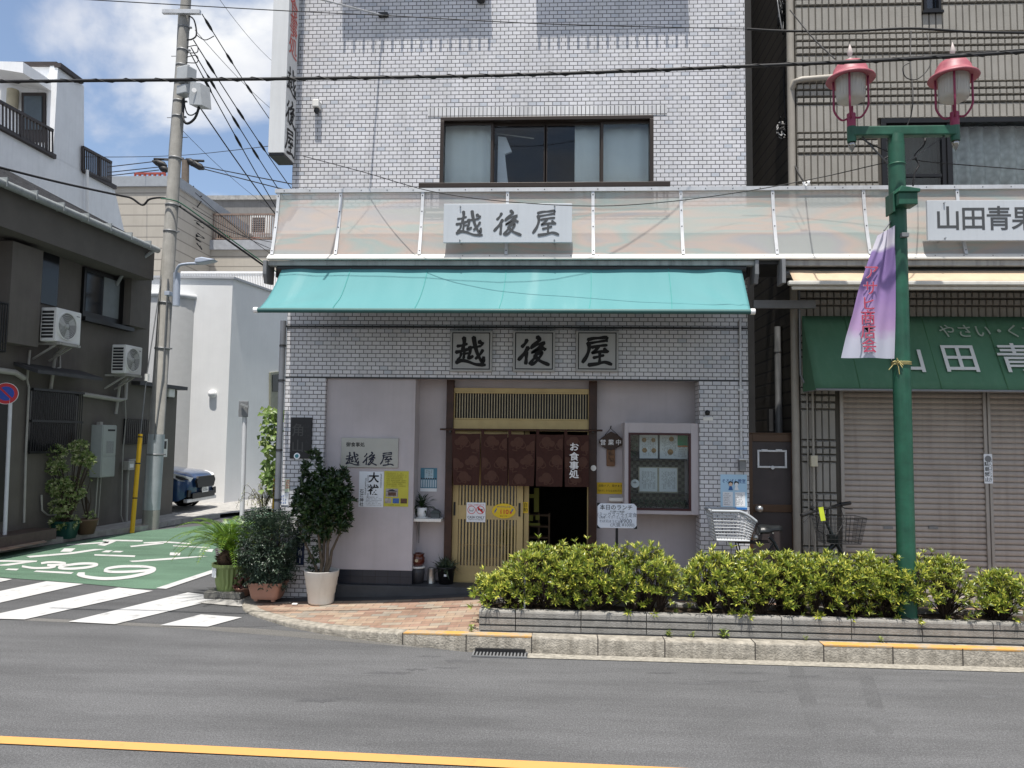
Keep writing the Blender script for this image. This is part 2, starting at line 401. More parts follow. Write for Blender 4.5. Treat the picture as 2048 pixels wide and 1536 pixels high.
# ================================================================== GROUND
def asphalt(name, base, patch=.3):
    m, t, p = newmat(name)
    tx = nd(t, 'ShaderNodeTexCoord')
    f = nd(t, 'ShaderNodeTexNoise', i_Scale=75., i_Detail=5.0, i_Roughness=.75); g = nd(t, 'ShaderNodeTexNoise', i_Scale=.55, i_Detail=7.0, i_Roughness=.6)
    mp_ = nd(t, 'ShaderNodeMapping'); mp_.inputs['Scale'].default_value = (.35, 2.6, 1)
    h = nd(t, 'ShaderNodeTexNoise', i_Scale=1.2, i_Detail=8.0, i_Roughness=.65)
    t.links.new(tx.outputs['Object'], f.inputs['Vector']); t.links.new(tx.outputs['Object'], g.inputs['Vector'])
    t.links.new(tx.outputs['Object'], mp_.inputs[0]); t.links.new(mp_.outputs[0], h.inputs['Vector'])
    vo = nd(t, 'ShaderNodeTexVoronoi', i_Scale=160.); t.links.new(tx.outputs['Object'], vo.inputs['Vector'])
    def ramp(a, b, lo, hi):
        r = nd(t, 'ShaderNodeValToRGB'); e = r.color_ramp.elements; e[0].position = a; e[1].position = b
        e[0].color = (lo, lo, lo, 1); e[1].color = (hi, hi, hi, 1); return r
    r1 = ramp(.3, .7, .5, 1.5); r2 = ramp(.3, .7, 1-patch*.5, 1+patch*.4); r3 = ramp(.34, .6, .8, 1.07); r4 = ramp(0, .45, 1.7, .8)
    for n_, r in ((f, r1), (g, r2), (h, r3)): t.links.new(n_.outputs['Fac'], r.inputs[0])
    t.links.new(vo.outputs['Distance'], r4.inputs[0])
    src = None
    for r in (r1, r2, r3, r4):
        mu = nd(t, 'ShaderNodeMix', data_type='RGBA', blend_type='MULTIPLY'); mu.inputs['Factor'].default_value = 1
        if src is None: mu.inputs[6].default_value = (*base, 1)
        else: t.links.new(src, mu.inputs[6])
        t.links.new(r.outputs[0], mu.inputs[7]); src = mu.outputs[2]
    t.links.new(src, p.inputs['Base Color']); p.inputs['Roughness'].default_value = .85; p.inputs['Specular IOR Level'].default_value = .3
    bb = nd(t, 'ShaderNodeBump', i_Strength=.35, i_Distance=.006); t.links.new(f.outputs['Fac'], bb.inputs['Height']); t.links.new(bb.outputs[0], p.inputs['Normal'])
    return m
ASPH = asphalt('asphalt', (.115, .116, .119)); ASPHD = asphalt('side_asphalt', (.094, .095, .098)); GREENR = asphalt('green_road_paint', (.098, .172, .118), .4)
ASPHP = asphalt('patch_asphalt', (.07, .071, .075)); ASPHL = asphalt('seam_asphalt', (.14, .136, .128))
def worn(name, col, under, amt=.55):
    m, t, p = newmat(name)
    tx = nd(t, 'ShaderNodeTexCoord'); a = nd(t, 'ShaderNodeTexNoise', i_Scale=5., i_Detail=12.0, i_Roughness=.75); t.links.new(tx.outputs['Object'], a.inputs['Vector'])
    r = nd(t, 'ShaderNodeValToRGB'); e = r.color_ramp.elements; e[0].position = amt; e[1].position = amt+.13
    e[0].color = (*col, 1); e[1].color = (*under, 1); t.links.new(a.outputs['Fac'], r.inputs[0]); t.links.new(r.outputs[0], p.inputs['Base Color'])
    p.inputs['Roughness'].default_value = .75; return m
WPAINT = worn('white_road_paint', (.45, .45, .445), (.25, .25, .25), .54); YPAINT = worn('yellow_road_paint', (.56, .285, .085), (.46, .23, .075), .55)
OPAINT = worn('orange_kerb_paint', (.55, .29, .07), (.33, .29, .22), .47)
b = MB(); b.quad((-300, -120, -.012), (300, -120, -.012), (300, 400, -.012), (-300, 400, -.012)); struct(b.build('ground', ASPHD))
b = MB(); b.quad((-80, -9, -.004), (80, -9, -.004), (80, 8.2, -.004), (-80, 8.2, -.004)); struct(b.build('road', ASPH))
# the side street: darker asphalt beyond the seam, green paint
def zg(x, y, z=.0): return G(x/3.657, 980+y/3.657, z)
def zg2(x, y, z): p = G(x/3.657, 980+y/3.657, 0); p.z = z; return p
sl = [G(0, 1243, 0), G(480, 1265, 0)]
b = MB(); b.add([(-40, 7.98, -.002), (-6.6, 7.98, -.002), (-3.2, 7.72, -.002), (-2.6, 7.9, -.002), (-2.6, 9.0, -.002), (-3.3, 9.3, -.002), (-3.3, 60, -.002), (-40, 60, -.002)], [tuple(range(8))]); struct(b.build('side_street', ASPHD))
b = MB(); b.add([(-40, 7.86, -.003), (-6.4, 7.86, -.003), (-3.6, 7.62, -.003), (-2.4, 7.4, -.003), (-1.2, 7.16, -.003), (-1.2, 7.3, -.003), (-2.4, 7.6, -.003), (-3.4, 7.78, -.003), (-6.6, 8.0, -.003), (-40, 8.0, -.003)], [tuple(range(10))])
b2 = b.build('asphalt_seam', ASPHL); struct(b2)
KD = V((.165, 1, 0)).normalized()
k0 = G(0, 1106); k0 = k0 - KD*8
b = MB()
gl = [zg2(1000, 716, .004), zg2(1140, 724, .004)]
b.add([zg2(-600, 596, .004), zg2(0, 640, .004), zg2(500, 677, .004), zg2(1000, 722, .004), zg2(1140, 726, .004), zg2(1600, 572, .004), zg2(1570, 430, .004), V((-2.8, 24, .004)), V((-7.0, 24, .004)), zg2(1570, 252, .004), zg2(1030, 303, .004), zg2(0, 462, .004), zg2(-600, 552, .004)][0:13], [tuple(range(13))])
struct(b.build('green_road_paint', GREENR))
b = MB()
for q in ([(340,670),(610,690),(-500,940),(-900,933)], [(865,717),(1120,740),(180,950),(-170,942)], [(1375,752),(1645,790),(840,985),(500,967)],
          [(1470,913),(1770,935),(1520,1003),(1170,993)], [(-300,655),(-40,642),(90,655),(-60,690)]):
    b.add([zg2(x, y, .006) for x, y in q], [(0, 1, 2, 3)])
struct(b.build('zebra_crossing', WPAINT))
_zc = [.0085]
def zinc(x, y): _zc[0] += .000008; return zg2(x, y, _zc[0])
b = MB(); b.add([zg2(x, y, .008) for x, y in [(1140,722),(1215,727),(1620,590),(1620,565)]], [(0, 1, 2, 3)])
for q in ([(755,365),(1045,370),(1040,380),(750,375)], [(710,405),(765,412),(850,378),(790,374)], [(485,408),(490,401),(800,380),(790,391)],
  [(950,412),(1190,386),(1200,396),(960,421)], [(1050,386),(1215,378),(1215,389),(1050,394)], [(1215,378),(1395,392),(1390,399),(1215,389)],
  [(1265,408),(1530,422),(1530,429),(1265,414)], [(1475,450),(1530,436),(1562,436),(1550,457)], [(470,430),(553,430),(520,455),(440,455)],
  [(190,487),(500,462),(540,470),(220,498)], [(500,462),(690,435),(770,435),(540,470)], [(775,445),(825,445),(795,460),(740,458)], [(845,448),(905,450),(880,460),(815,458)],
  [(690,473),(990,482),(985,494),(690,483)], [(1245,460),(1320,462),(1315,482),(1240,480)], [(945,522),(1240,500),(1260,512),(970,531)], [(1240,500),(1460,487),(1520,488),(1260,512)],
  [(-60,515),(275,520),(265,530),(-60,528)], [(160,530),(250,530),(60,557),(-60,557)], [(60,578),(140,580),(120,592),(35,588)], [(265,592),(540,605),(520,618),(245,602)]):
    b.add([zg2(x, y, .008) for x, y in q], [(0, 1, 2, 3)])
for pts, w in (([(300,540),(360,532),(430,533),(478,541),(440,550),(345,553)], 15), ([(345,554),(405,560),(360,572),(250,575),(160,562)], 15),
   ([(440,572),(480,556),(590,543),(680,543),(710,552),(640,570),(530,580),(450,578),(432,570),(470,556)], 17),
   ([(765,596),(790,578),(890,564),(1040,564),(1130,578),(1100,590),(960,602),(820,604),(760,594)], 18), ([(1135,580),(1100,605),(950,640),(780,654),(640,642),(570,622),(620,618)], 22)):
    ribbon(b, pts, w, zinc, 0, False, 5)
struct(b.build('road_lettering', WPAINT))
b = MB()
ya, yb, yc, yd_ = G(0, 1473), G(0, 1500), G(1300, 1534), G(1300, 1558)
b.add([(-16, 5.157, .004), (-16, 5.047, .004), (16, 4.24, .004), (16, 4.35, .004)], [(0, 1, 2, 3)]); struct(b.build('yellow_centre_line', YPAINT))
# dark patches, tyre marks on the road
b = MB(); rr = random.Random(3)
for cx, cy, w, h in ((740,1290,34,4),(920,1322,40,5),(860,1312,30,3),(780,1345,55,5),(830,1338,30,4),(560,1278,45,6),(510,1272,40,5),(640,1400,55,6),(690,1395,30,4),(900,1335,30,4),
                     (1480,1362,60,5),(1610,1352,40,4),(1390,1366,50,4),(1770,1388,55,4),(1980,1392,40,4),(1540,1382,40,3),(1900,1360,40,3),(1330,1345,35,3),(1500,1345,30,3),(1850,1345,30,3)):
    pts = []; n = 30
    for i in range(n):
        t = 2*math.pi*i/n; q = rr.uniform(.25, 1.25)
        p = G(cx+w*q*math.cos(t)*1.0, cy+h*.7*q*math.sin(t)); p.z = -.0033; pts.append(p)
    b.add(pts, [tuple(range(n))])
struct(b.build('road_stain', asphalt('stain_asphalt', (.101, .102, .106))))
b = MB()
for q in ([(1572,1322),(1600,1322),(1690,1540),(1648,1540)], [(1712,1330),(1738,1330),(1812,1540),(1772,1540)]):
    b.add([V((G(x, y).x, G(x, y).y, -.0028)) for x, y in q], [(0, 1, 2, 3)])
struct(b.build('tyre_track', asphalt('track_asphalt', (.1095, .1105, .1135))))
# kerb line (road side edge) and pavement
def zs(x):
    k = [(-4.2, .015), (-3.2, .03), (-2.2, .065), (-1.5, .10), (-.8, .15), (40, .15)]
    if x <= k[0][0]: return k[0][1]
    for (a, za), (c, zc) in zip(k, k[1:]):
        if x <= c: return za+(zc-za)*(x-a)/(c-a)
    return .15
kp = [G(x, y) for x, y in [(502,1188),(487,1202),(485,1217),(500,1229),(550,1246),(605,1260),(700,1276),(805,1289),(932,1303)]]
kp = [V((p.x, p.y, 0)) for p in kp]
kp = [V(p) for p in smooth_line([tuple(p) for p in kp], 5)]
xx = kp[-1].x; yl = kp[-1].y
while xx < 9: xx += .2; kp.append(V((xx, 7.06+.0*(xx), 0)) if xx > .2 else V((xx, yl+(7.06-yl)*min(1, (xx-kp[44 if len(kp) > 44 else -1].x)/.8), 0)))
nrm = []
for i in range(len(kp)):
    t = kp[min(i+1, len(kp)-1)]-kp[max(i-1, 0)]; t.normalize(); nrm.append(V((-t.y, t.x, 0)))
KW = .15
kin = [p+n*KW for p, n in zip(kp, nrm)]
b = MB(); n = len(kp); vs = []
for p, q, nn in zip(kp, kin, nrm):
    z = zs(p.x); vs += [p+V((0, 0, -.02)), p+V((0, 0, z-.018)), p+nn*.006+V((0, 0, z-.005)), p+nn*.02+V((0, 0, z)), q+V((0, 0, z))]
fs = [(i*5+j, (i+1)*5+j, (i+1)*5+j+1, i*5+j+1) for i in range(n-1) for j in range(4)]
b.add(vs, fs, 0, True)
KC = [mat('kerb_concrete', (.31, .285, .24), .9, .42, 14, .6, 60, streak=.75, streakcol=(.14, .125, .10)), mat('kerb_joint', (.05, .045, .04), .9)]
# joints between kerb stones
jx = [-1.45, -.76, -.12, .5, 1.1, 1.72, 2.32, 2.95, 3.55, 4.2, 4.8]
for x in jx:
    i = min(range(n), key=lambda k: abs(kp[k].x-x)); p, nn = kp[i], nrm[i]; z = zs(p.x); t = V((nn.y, -nn.x, 0))
    b.obox(p+nn*(KW/2-.002)+V((0, 0, z/2+.0015)), t*.005, nn*(KW/2+.0005), V((0, 0, z/2)), 1)
ob = b.build('kerb', KC); struct(ob)
b = MB()
for x0, x1 in ((-1.45, -.12), (2.32, 4.78)):
    seg = [i for i in range(n) if x0 <= kp[i].x <= x1]
    for i in seg[:-1]:
        j = i+1
        a, c, d, e = [kp[i]+nrm[i]*.003, kp[j]+nrm[j]*.003, kp[j]+nrm[j]*.11, kp[i]+nrm[i]*.11]
        f = lambda p, h: V((p.x, p.y, zs(p.x)+h))
        b.add([f(a, -.010), f(c, -.010), f(c, .0035), f(a, .0035), f(d, .0035), f(e, .0035)], [(0, 1, 2, 3), (3, 2, 4, 5)])
        for k in (0, 1): pass
for v in b.v: v.y -= .004
struct(b.build('kerb_paint', OPAINT))
b = MB(); b.add([(-.3, 6.93, .002), (30, 6.86, .002), (30, 7.1, .002), (-.3, 7.2, .002)], [(0, 1, 2, 3)]); struct(b.build('gutter_strip', mat('gutter_concrete', (.29, .27, .23), .9, .4, 22, .3, 60)))
b = MB(); vs = []
for q in kin: vs += [V((q.x, q.y, zs(q.x)-.002)), V((max(q.x, -3.25), 9.4, zs(q.x)+.002))]
b.add(vs, [(i*2, i*2+2, i*2+3, i*2+1) for i in range(n-1)])
struct(b.build('pavement', PAVER))
b = MB(); vs = []
for i in range(45):
    x = -3.3+12.6*i/44; vs += [V((x, 8.79, zs(x)+.004)), V((x, 9.5, zs(x)+.006))]
b.add(vs, [(i*2, i*2+2, i*2+3, i*2+1) for i in range(44)]); struct(b.build('shaded_slate_border', SLATE))  # dark slate strip, its tone also paints in the awning's shadow
b = MB(); b.add([V((-4.1, 8.75, .008)), V((-3.55, 8.62, .008)), V((-3.2, 8.9, .008)), V((-3.2, 9.4, .008)), V((-3.9, 9.3, .008))], [tuple(range(5))]); struct(b.build('corner_slab', CONC))
# drain
b = MB(); g0 = G(940, 1306); x0, x1 = -.72, -.22; y1 = 7.055; y0 = 6.93
b.box(x0, x1, y0, y1, -.01, .0045, 1)
for i in range(16): b.box(x0+(x1-x0)*(i+.1)/16, x0+(x1-x0)*(i+.55)/16, y0, y1, .004, .012, 0)
b.box(x0, x1, y0-.012, y0, 0, .013, 0); b.box(x0, x1, y1, y1+.012, 0, .013, 0)
b.box(x0+.02, x1-.02, 7.045, 7.075, .012, .04, 1)
tag(b.build('drain_grate', [GREYM, BLACK]), 'narrow steel drain grate set in the road against the kerb', 'drain')

# ================================================================== SHOP BUILDING
FY = 9.0
XL, XR = -3.25, 2.262
shop = thing('shop_building', 'white brick-tiled corner shop with a teal awning and dark entrance curtain', 'building', (0, 9, 0))
ox0, ox1, _, oz1 = pr(652, 757, 1398, 757, FY); oz1 = 2.66
wx0, wx1, wz0, wz1 = pr(880, 236, 1307, 375, FY); wz0 = 4.62; wz1 = 5.865
b = MB(); T = .25; B0, B1 = FY, 17.0
ZT = 12.5
b.box(XL, ox0, FY, FY+T, 0, oz1); b.box(ox1, XR, FY, FY+T, 0, oz1)
b.box(XL, XR, FY, FY+T, oz1, wz0); b.box(XL, wx0, FY, FY+T, wz0, wz1); b.box(wx1, XR, FY, FY+T, wz0, wz1); b.box(XL, XR, FY, FY+T, wz1, ZT)
b.box(XL, XL+T, FY+T, B1, 0, ZT); b.box(XR-T, XR, FY+T, B1, 0, ZT); b.box(XL+T, XR-T, B1-T, B1, 0, ZT)
b.build('wall', TILE, shop)
b = MB(); b.box(XL-.1, XR+.1, FY-.1, B1+.1, ZT, ZT+.2); b.build('roof', CONC, shop)
b = MB(); b.box(wx0-.16, wx1+.16, FY-.004, FY+.02, wz1+.004, wz1+.122); b.build('lintel_tiles', TILEV, shop)
gz = P(1030, 655, FY).z
b = MB(); b.box(XL-.004, XR+.002, FY-.012, FY+.02, gz-.012, gz+.012); b.box(ox0-.0, ox1, FY-.004, FY+.03, oz1-.012, oz1+.006); b.box(XL-.002, ox0, FY-.004, FY+.02, oz1-.01, oz1+.006); b.box(ox1, XR+.001, FY-.004, FY+.02, oz1-.01, oz1+.006)
b.build('string_course', DARKM, shop)
# recess behind the front wall
RY = 9.34
mid_x = P(828, 950, 9.06).x
b = MB(); b.box(ox0, mid_x, FY+.05, RY+.1, .372, oz1); b.build('plaster_panel', PINKW, shop, .004)
b = MB(); b.box(ox0, mid_x+.002, FY+.045, RY+.1, .21, .3715); b.build('tile_base', NAVYT, shop)
pl0, pl1, _, _ = pr(891, 780, 905, 1165, 9.30); pr0, pr1, _, _ = pr(1177, 780, 1193, 1165, 9.30)
b = MB(); b.box(mid_x, pl0, RY, RY+.1, .21, oz1); b.box(pl0, pr1, RY, RY+.1, P(1040, 779, RY).z, oz1); b.box(pr1, ox1+.25, RY, RY+.1, .21, oz1)
b.build('recess_wall', PINKW, shop)
b = MB(); b.box(ox0, ox1, FY+.02, RY+.4, oz1, oz1+.05); b.build('soffit', PINKW, shop)
b = MB(); b.box(ox0-.02, ox1+.02, FY-.02, RY+.12, -.02, .206); b.build('entrance_step', SLATE, shop, .008)
b = MB(); b.box(pl0, pl1, RY-.09, RY+.06, .206, oz1); b.build('post', POSTW, shop, .004)
b = MB(); b.box(pr0, pr1, RY-.09, RY+.06, .206, oz1); b.build('post', POSTW, shop, .004)
# transom
tx0, tx1, tz0, tz1 = pr(910, 785, 1176, 840, RY-.03); bz0 = P(1040, 862, RY-.03).z
b = MB(); b.box(pl1, pr0, RY-.05, RY+.03, bz0, tz0); b.box(pl1, pr0, RY-.05, RY+.03, tz1, tz1+.05); b.box(pl1, tx0, RY-.05, RY+.03, tz0, tz1); b.box(tx1, pr0, RY-.05, RY+.03, tz0, tz1)
fr = .016
b.box(tx0, tx1, RY-.06, RY-.03, tz0, tz0+fr); b.box(tx0, tx1, RY-.06, RY-.03, tz1-fr, tz1)
b.build('door_head', OAK, shop, .002)
b = MB(); k = 49
for i in range(k): xc = tx0+.01+(tx1-tx0-.02)*(i+.5)/k; b.box(xc-.005, xc+.005, RY-.04, RY-.01, tz0+fr, tz1-fr)
b.build('transom_lattice', mat('weathered_slat', (.42, .36, .24), .7, .15, 12), shop)
b = MB(); b.box(tx0, tx1, RY+.015, RY+.03, tz0, tz1); b.build('transom_backing', BLACK, shop)  # black backing instead of glass, paints in the darkness behind the lattice
# interior
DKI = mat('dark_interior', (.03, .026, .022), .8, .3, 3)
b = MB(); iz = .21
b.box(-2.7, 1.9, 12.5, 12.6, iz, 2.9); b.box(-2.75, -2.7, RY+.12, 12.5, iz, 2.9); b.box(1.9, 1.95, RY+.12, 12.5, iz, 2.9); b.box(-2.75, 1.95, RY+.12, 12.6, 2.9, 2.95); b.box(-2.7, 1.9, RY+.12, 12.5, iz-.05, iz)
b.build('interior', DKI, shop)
# sliding door
dx0, dx1, dz0, dz1 = pr(905, 865, 1046, 1163, RY); DZ0 = .215
sl0 = P(916, 1060, RY).x; sl1 = P(1033, 1060, RY).x; mr0, mr1 = P(970, 1039, RY).z, P(970, 1011, RY).z; br_ = P(970, 1132, RY).z
b = MB(); b.box(pl1, sl0, RY, RY+.035, DZ0, bz0); b.box(sl1, dx1, RY, RY+.035, DZ0, bz0); b.box(sl0, sl1, RY, RY+.035, DZ0, br_); b.box(sl0, sl1, RY, RY+.035, mr0, mr1); b.box(sl0, sl1, RY, RY+.035, bz0-.08, bz0)
b.box(pl1-.02, pr0, RY-.04, RY+.1, .206, .214)
door = b.build('sliding_door', OAK, shop, .002)
b = MB()
for i in range(18): xc = sl0+(sl1-sl0)*(i+.5)/18; b.box(xc-.0105, xc+.0105, RY+.002, RY+.03, br_, mr0); b.box(xc-.0105, xc+.0105, RY+.002, RY+.03, mr1, bz0-.08)
b.build('lattice', OAK, door)
b = MB(); b.box(sl0, sl1, RY+.03, RY+.034, br_, bz0-.08); b.build('pane', GLASSD, door)
for q_ in ((1037, 1006, 1041, 1033), (907, 1004, 911, 1031)): b = MB(); x0, x1, z0, z1 = pr(*q_, RY-.002); b.box(x0, x1, RY-.004, RY+.004, z0, z1); b.build('handle', BLACK, door)
b = MB(); sx0, sx1, _, _ = pr(1047, 1000, 1057, 1160, RY+.06); b.box(sx0, sx1, RY+.05, RY+.085, DZ0, bz0); ex = P(1174, 1060, RY).x; b.box(ex, pr0, RY-.02, RY+.03, DZ0, bz0)
d2 = b.build('door_stile', OAK, shop, .002)
b = MB(); b.box(ox0, ox1, FY-.0, FY+.03, 2.62, 2.665); 
# right pier edge trim and 2nd floor window
b = MB(); f = .045; wy = FY+.07
for (a, c, d, e) in ((wx0, wx1, wz1-f, wz1), (wx0, wx1, wz0, wz0+f), (wx0, wx0+f, wz0+f, wz1-f), (wx1-f, wx1, wz0+f, wz1-f)): b.box(a, c, FY-.01, FY+.12, d, e)
win = b.build('window', BRONZE, shop, .003)
wpx = [884, 985, 1091, 1203, 1303]
for i in range(4):
    x0, x1 = P(wpx[i], 300, wy).x, P(wpx[i+1], 300, wy).x; yy = wy+(.0 if i in (0, 3) else .035); g = .032
    b = MB()
    for (a, c, d, e) in ((x0-.01, x1+.01, wz1-f-g, wz1-f), (x0-.01, x0+g-.01, wz0+f, wz1-f-g), (x1-g+.01, x1+.01, wz0+f, wz1-f-g), (x0-.01, x1+.01, wz0+f, wz0+f+g)): b.box(a, c, yy-.015, yy+.015, d, e)
    b.build('sash', BRONZE, win, .002)
    b = MB(); b.box(x0+g-.01, x1-g+.01, yy-.003, yy+.003, wz0+f+g, wz1-f-g); b.build('pane', GLASS, win)
CURT = mat('pale_curtain', (.80, .83, .83), .9, .06, 3)
def drape(name, x0, x1, z0, z1, y, m, amp=.02, per=.11, parent=None):
    b = MB(); n = max(8, int((x1-x0)/per*8))
    b.grid(lambda u, v: V((x0+(x1-x0)*u, y+amp*math.sin(2*math.pi*(x1-x0)*u/per+1.2*math.sin(u*7)), z0+(z1-z0)*v)), n, 2)
    return b.build(name, m, parent, solid=.004)
c0, c1 = P(884, 300, 9.3).x-.1, P(987, 300, 9.3).x
drape('curtain', c0, c1, wz0+.0, wz1+.1, 9.2, CURT, .008, .16, shop)
drape('curtain', P(1149, 300, 9.3).x, P(1310, 300, 9.3).x+.1, wz0+.0, wz1+.1, 9.2, CURT, .008, .2, shop)
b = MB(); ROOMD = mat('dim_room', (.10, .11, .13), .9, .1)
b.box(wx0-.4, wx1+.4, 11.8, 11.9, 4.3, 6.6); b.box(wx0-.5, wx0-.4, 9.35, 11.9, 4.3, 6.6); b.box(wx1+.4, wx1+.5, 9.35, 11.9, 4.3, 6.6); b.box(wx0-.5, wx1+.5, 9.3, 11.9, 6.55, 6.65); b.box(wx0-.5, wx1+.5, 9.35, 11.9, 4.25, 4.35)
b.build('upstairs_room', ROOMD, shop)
# railing under the window (and the two railings above the frame that shade the wall)
def railing(x0, x1, z, dep, bal, drop, st):
    b = MB(); b.box(x0, x1, FY-dep-.03, FY-dep+.05, z-.055, z)
    for xx_ in (x0+.04, (x0+x1)/2, x1-.04): b.box(xx_-.015, xx_+.015, FY-dep, FY+.01, z-.05, z-.02)
    k = int((x1-x0)/st)
    for i in range(k+1): xc = x0+.03+(x1-x0-.06)*i/k; b.box(xc-.011, xc+.011, FY-dep-.005, FY-dep+.017, z-drop, z-.054)
    b.box(x0+.01, x1-.01, FY-dep-.004, FY-dep+.02, z-drop-.03, z-drop)
    return b.build('window_railing', BRONZE, shop, .003)
rx0, rx1, _, _ = pr(838, 375, 1340, 370, FY-.22); rz = P(1090, 366, FY-.22).z
railing(rx0, rx1, rz, .22, 0, .30, .122)
def ledge(x0, x1, z):
    b = MB(); b.box(x0, x1, FY-.30, FY+.01, z, z+.06)
    k = int((x1-x0)/.122)
    for i in range(k+1): xc = x0+.03+(x1-x0-.06)*i/k; b.box(xc-.014, xc+.014, FY-.36, FY-.332, z-.12, z+.06)
    b.box(x0, x1, FY-.365, FY-.30, z+.061, z+.1)
    b.build('window_railing', BRONZE, shop)
for a, c in ((680, 978), (1068, 1372)):
    x0, x1, _, _ = pr(a, 40, c, 40, FY); ledge(x0, x1, 7.03+.30*3.49)
# bits on the front: meter boxes and conduits that belong to the wall
b = MB(); cx_ = P(1481, 750, FY-.03).x; b.tube([(cx_, FY-.03, P(1481, 640, FY).z), (cx_, FY-.03, P(1481, 915, FY).z)], .014, 0, 8)
for yy in (700, 780, 860): zc = P(1481, yy, FY).z; b.box(cx_-.03, cx_+.03, FY-.045, FY, zc-.012, zc+.012, 0)
b.build('conduit', ALU, shop)
x0, x1, z0, z1 = pr(1476, 917, 1494, 942, FY-.06)
b = MB(); b.box(x0, x1, FY-.12, FY-.001, z1-.02, z1, 1); b.box(x0+.015, x1-.015, FY-.09, FY-.001, z0, z1-.02, 0); b.build('junction_box', [GREYM, ALU], shop, .004)
b = MB(); p = P(560, 900, 8.94); zt = P(557, 640, 8.9).z; b.tube([(XL-.035, 8.97, 0), (XL-.035, 8.97, zt)], .036, 0, 12)
for yy in (690, 760, 900, 1000): zc = P(557, yy, 8.9).z; b.lathe([(.04, -.012), (.04, .012)], (XL-.035, 8.97, zc), 1, 12)
b.build('downpipe', [mat('grey_pvc', (.16, .17, .19), .5, .12), DARKM], shop)

# ================================================================== CANOPY
can = thing('shopfront_canopy', 'long translucent ribbed fascia canopy with aluminium frame above both shopfronts', 'canopy', (0, 8.5, 4))
CXL = -3.23; CXR = 9.0; cz1, cz0 = 4.755, 3.985
def cprof(v): # 0 bottom .. 1 top
    z = cz0+(cz1-cz0)*v; return V((0, 8.45-.15*(1-v)**1.6, z))
m, t, p = newmat('ribbed_polycarbonate')
tx = nd(t, 'ShaderNodeTexCoord'); wv = nd(t, 'ShaderNodeTexWave', i_Scale=26., i_Distortion=.0, bands_direction='X')
t.links.new(tx.outputs['Object'], wv.inputs['Vector'])
n1 = nd(t, 'ShaderNodeTexNoise', i_Scale=1.1, i_Detail=3., i_Distortion=.5); mpp = nd(t, 'ShaderNodeMapping'); mpp.inputs['Scale'].default_value = (.5, 1, 2.6)
t.links.new(tx.outputs['Object'], mpp.inputs[0]); t.links.new(mpp.outputs[0], n1.inputs['Vector'])
r = nd(t, 'ShaderNodeValToRGB'); e = r.color_ramp.elements
e[0].position = .36; e[0].color = (.47, .51, .50, 1); e[1].position = .66; e[1].color = (.48, .51, .50, 1)
for ps, c in ((.43, (.61, .50, .44)), (.49, (.43, .525, .50)), (.55, (.61, .51, .455)), (.61, (.485, .485, .50))): k = e.new(ps); k.color = (*c, 1)  # iridescent sheen painted into the colour as pink and teal bands
t.links.new(n1.outputs['Fac'], r.inputs[0]); t.links.new(r.outputs[0], p.inputs['Base Color']); p.inputs['Roughness'].default_value = .25
bb = nd(t, 'ShaderNodeBump', i_Strength=.25, i_Distance=.004); t.links.new(wv.outputs['Fac'], bb.inputs['Height']); t.links.new(bb.outputs[0], p.inputs['Normal'])
tl = nd(t, 'ShaderNodeBsdfTranslucent', i_Color=(.55, .52, .47, 1)); trn = nd(t, 'ShaderNodeBsdfTransparent', i_Color=(.97, .96, .96, 1))
m1 = nd(t, 'ShaderNodeMixShader'); m1.inputs[0].default_value = .3; m2 = nd(t, 'ShaderNodeMixShader'); m2.inputs[0].default_value = .23
t.links.new(p.outputs[0], m1.inputs[1]); t.links.new(tl.outputs[0], m1.inputs[2]); t.links.new(m1.outputs[0], m2.inputs[1]); t.links.new(trn.outputs[0], m2.inputs[2])
t.links.new(m2.outputs[0], t.nodes['Material Output'].inputs[0]); POLY = m
cposts = [CXL+.03]+[P(x, 450, 8.4).x for x in (678, 843, 1014, 1186, 1363, 1548, 1731, 1920)]
st = cposts[-1]-cposts[-2]
while cposts[-1]+st < CXR: cposts.append(cposts[-1]+st)
for x0, x1 in zip(cposts, cposts[1:]):
    b = MB(); b.grid(lambda u, v: cprof(v)+V((x0+.0+(x1-x0)*u, .004, 0)), 2, 8); b.build('panel', POLY, can)
b = MB()
for x in cposts:
    for i in range(8):
        a, c = cprof(i/8), cprof((i+1)/8); a.x = c.x = x; b.bar(a+V((0, -.006, 0)), c+V((0, -.006, 0)), .035, .02, 0, (0, 1, 0))
        if i in (0, 3, 5, 7): b.disc((a+c)/2+V((0, -.016, 0)), .007, (0, -1, 0), .004, 1, 8)
def vbox(b, z0, z1, y0, y1, mi=0): b.box(CXL-.01, CXR, y0, y1, z0, z1, mi)
vbox(b, cz1-.01, cz1+.035, 8.425, 8.47); b.prism([(CXL-.01, 8.312, cz0+.012), (CXL-.01, 8.245, cz0-.045), (CXL-.01, 8.245, cz0-.06), (CXL-.01, 8.315, cz0-.06)], (CXR-CXL, 0, 0), 2)
for i in range(40):
    x = CXL+.1+i*.3; b.disc((x, 8.425, cz1+.012), .006, (0, -1, 0), .003, 1, 8); b.disc((x, 8.276, cz0-.018), .006, (0, -.7, .7), .003, 1, 8)
b.build('frame', [ALU, DARKM, mat('cream_white_rail', (.66, .645, .60), .5, .08, 4, streak=.2, streakcol=(.45, .38, .3))], can)
b = MB(); rzw = P(1030, 416, FY).z
b.add([(CXL, 8.32, cz0+.02), (CXR, 8.32, cz0+.02), (CXR, FY+.0, rzw), (CXL, FY+.0, rzw), (CXL, 8.32, cz0+.0), (CXR, 8.32, cz0), (CXR, FY, rzw-.02), (CXL, FY, rzw-.02)], [(0, 1, 2, 3), (7, 6, 5, 4), (0, 4, 5, 1), (0, 3, 7, 4)])
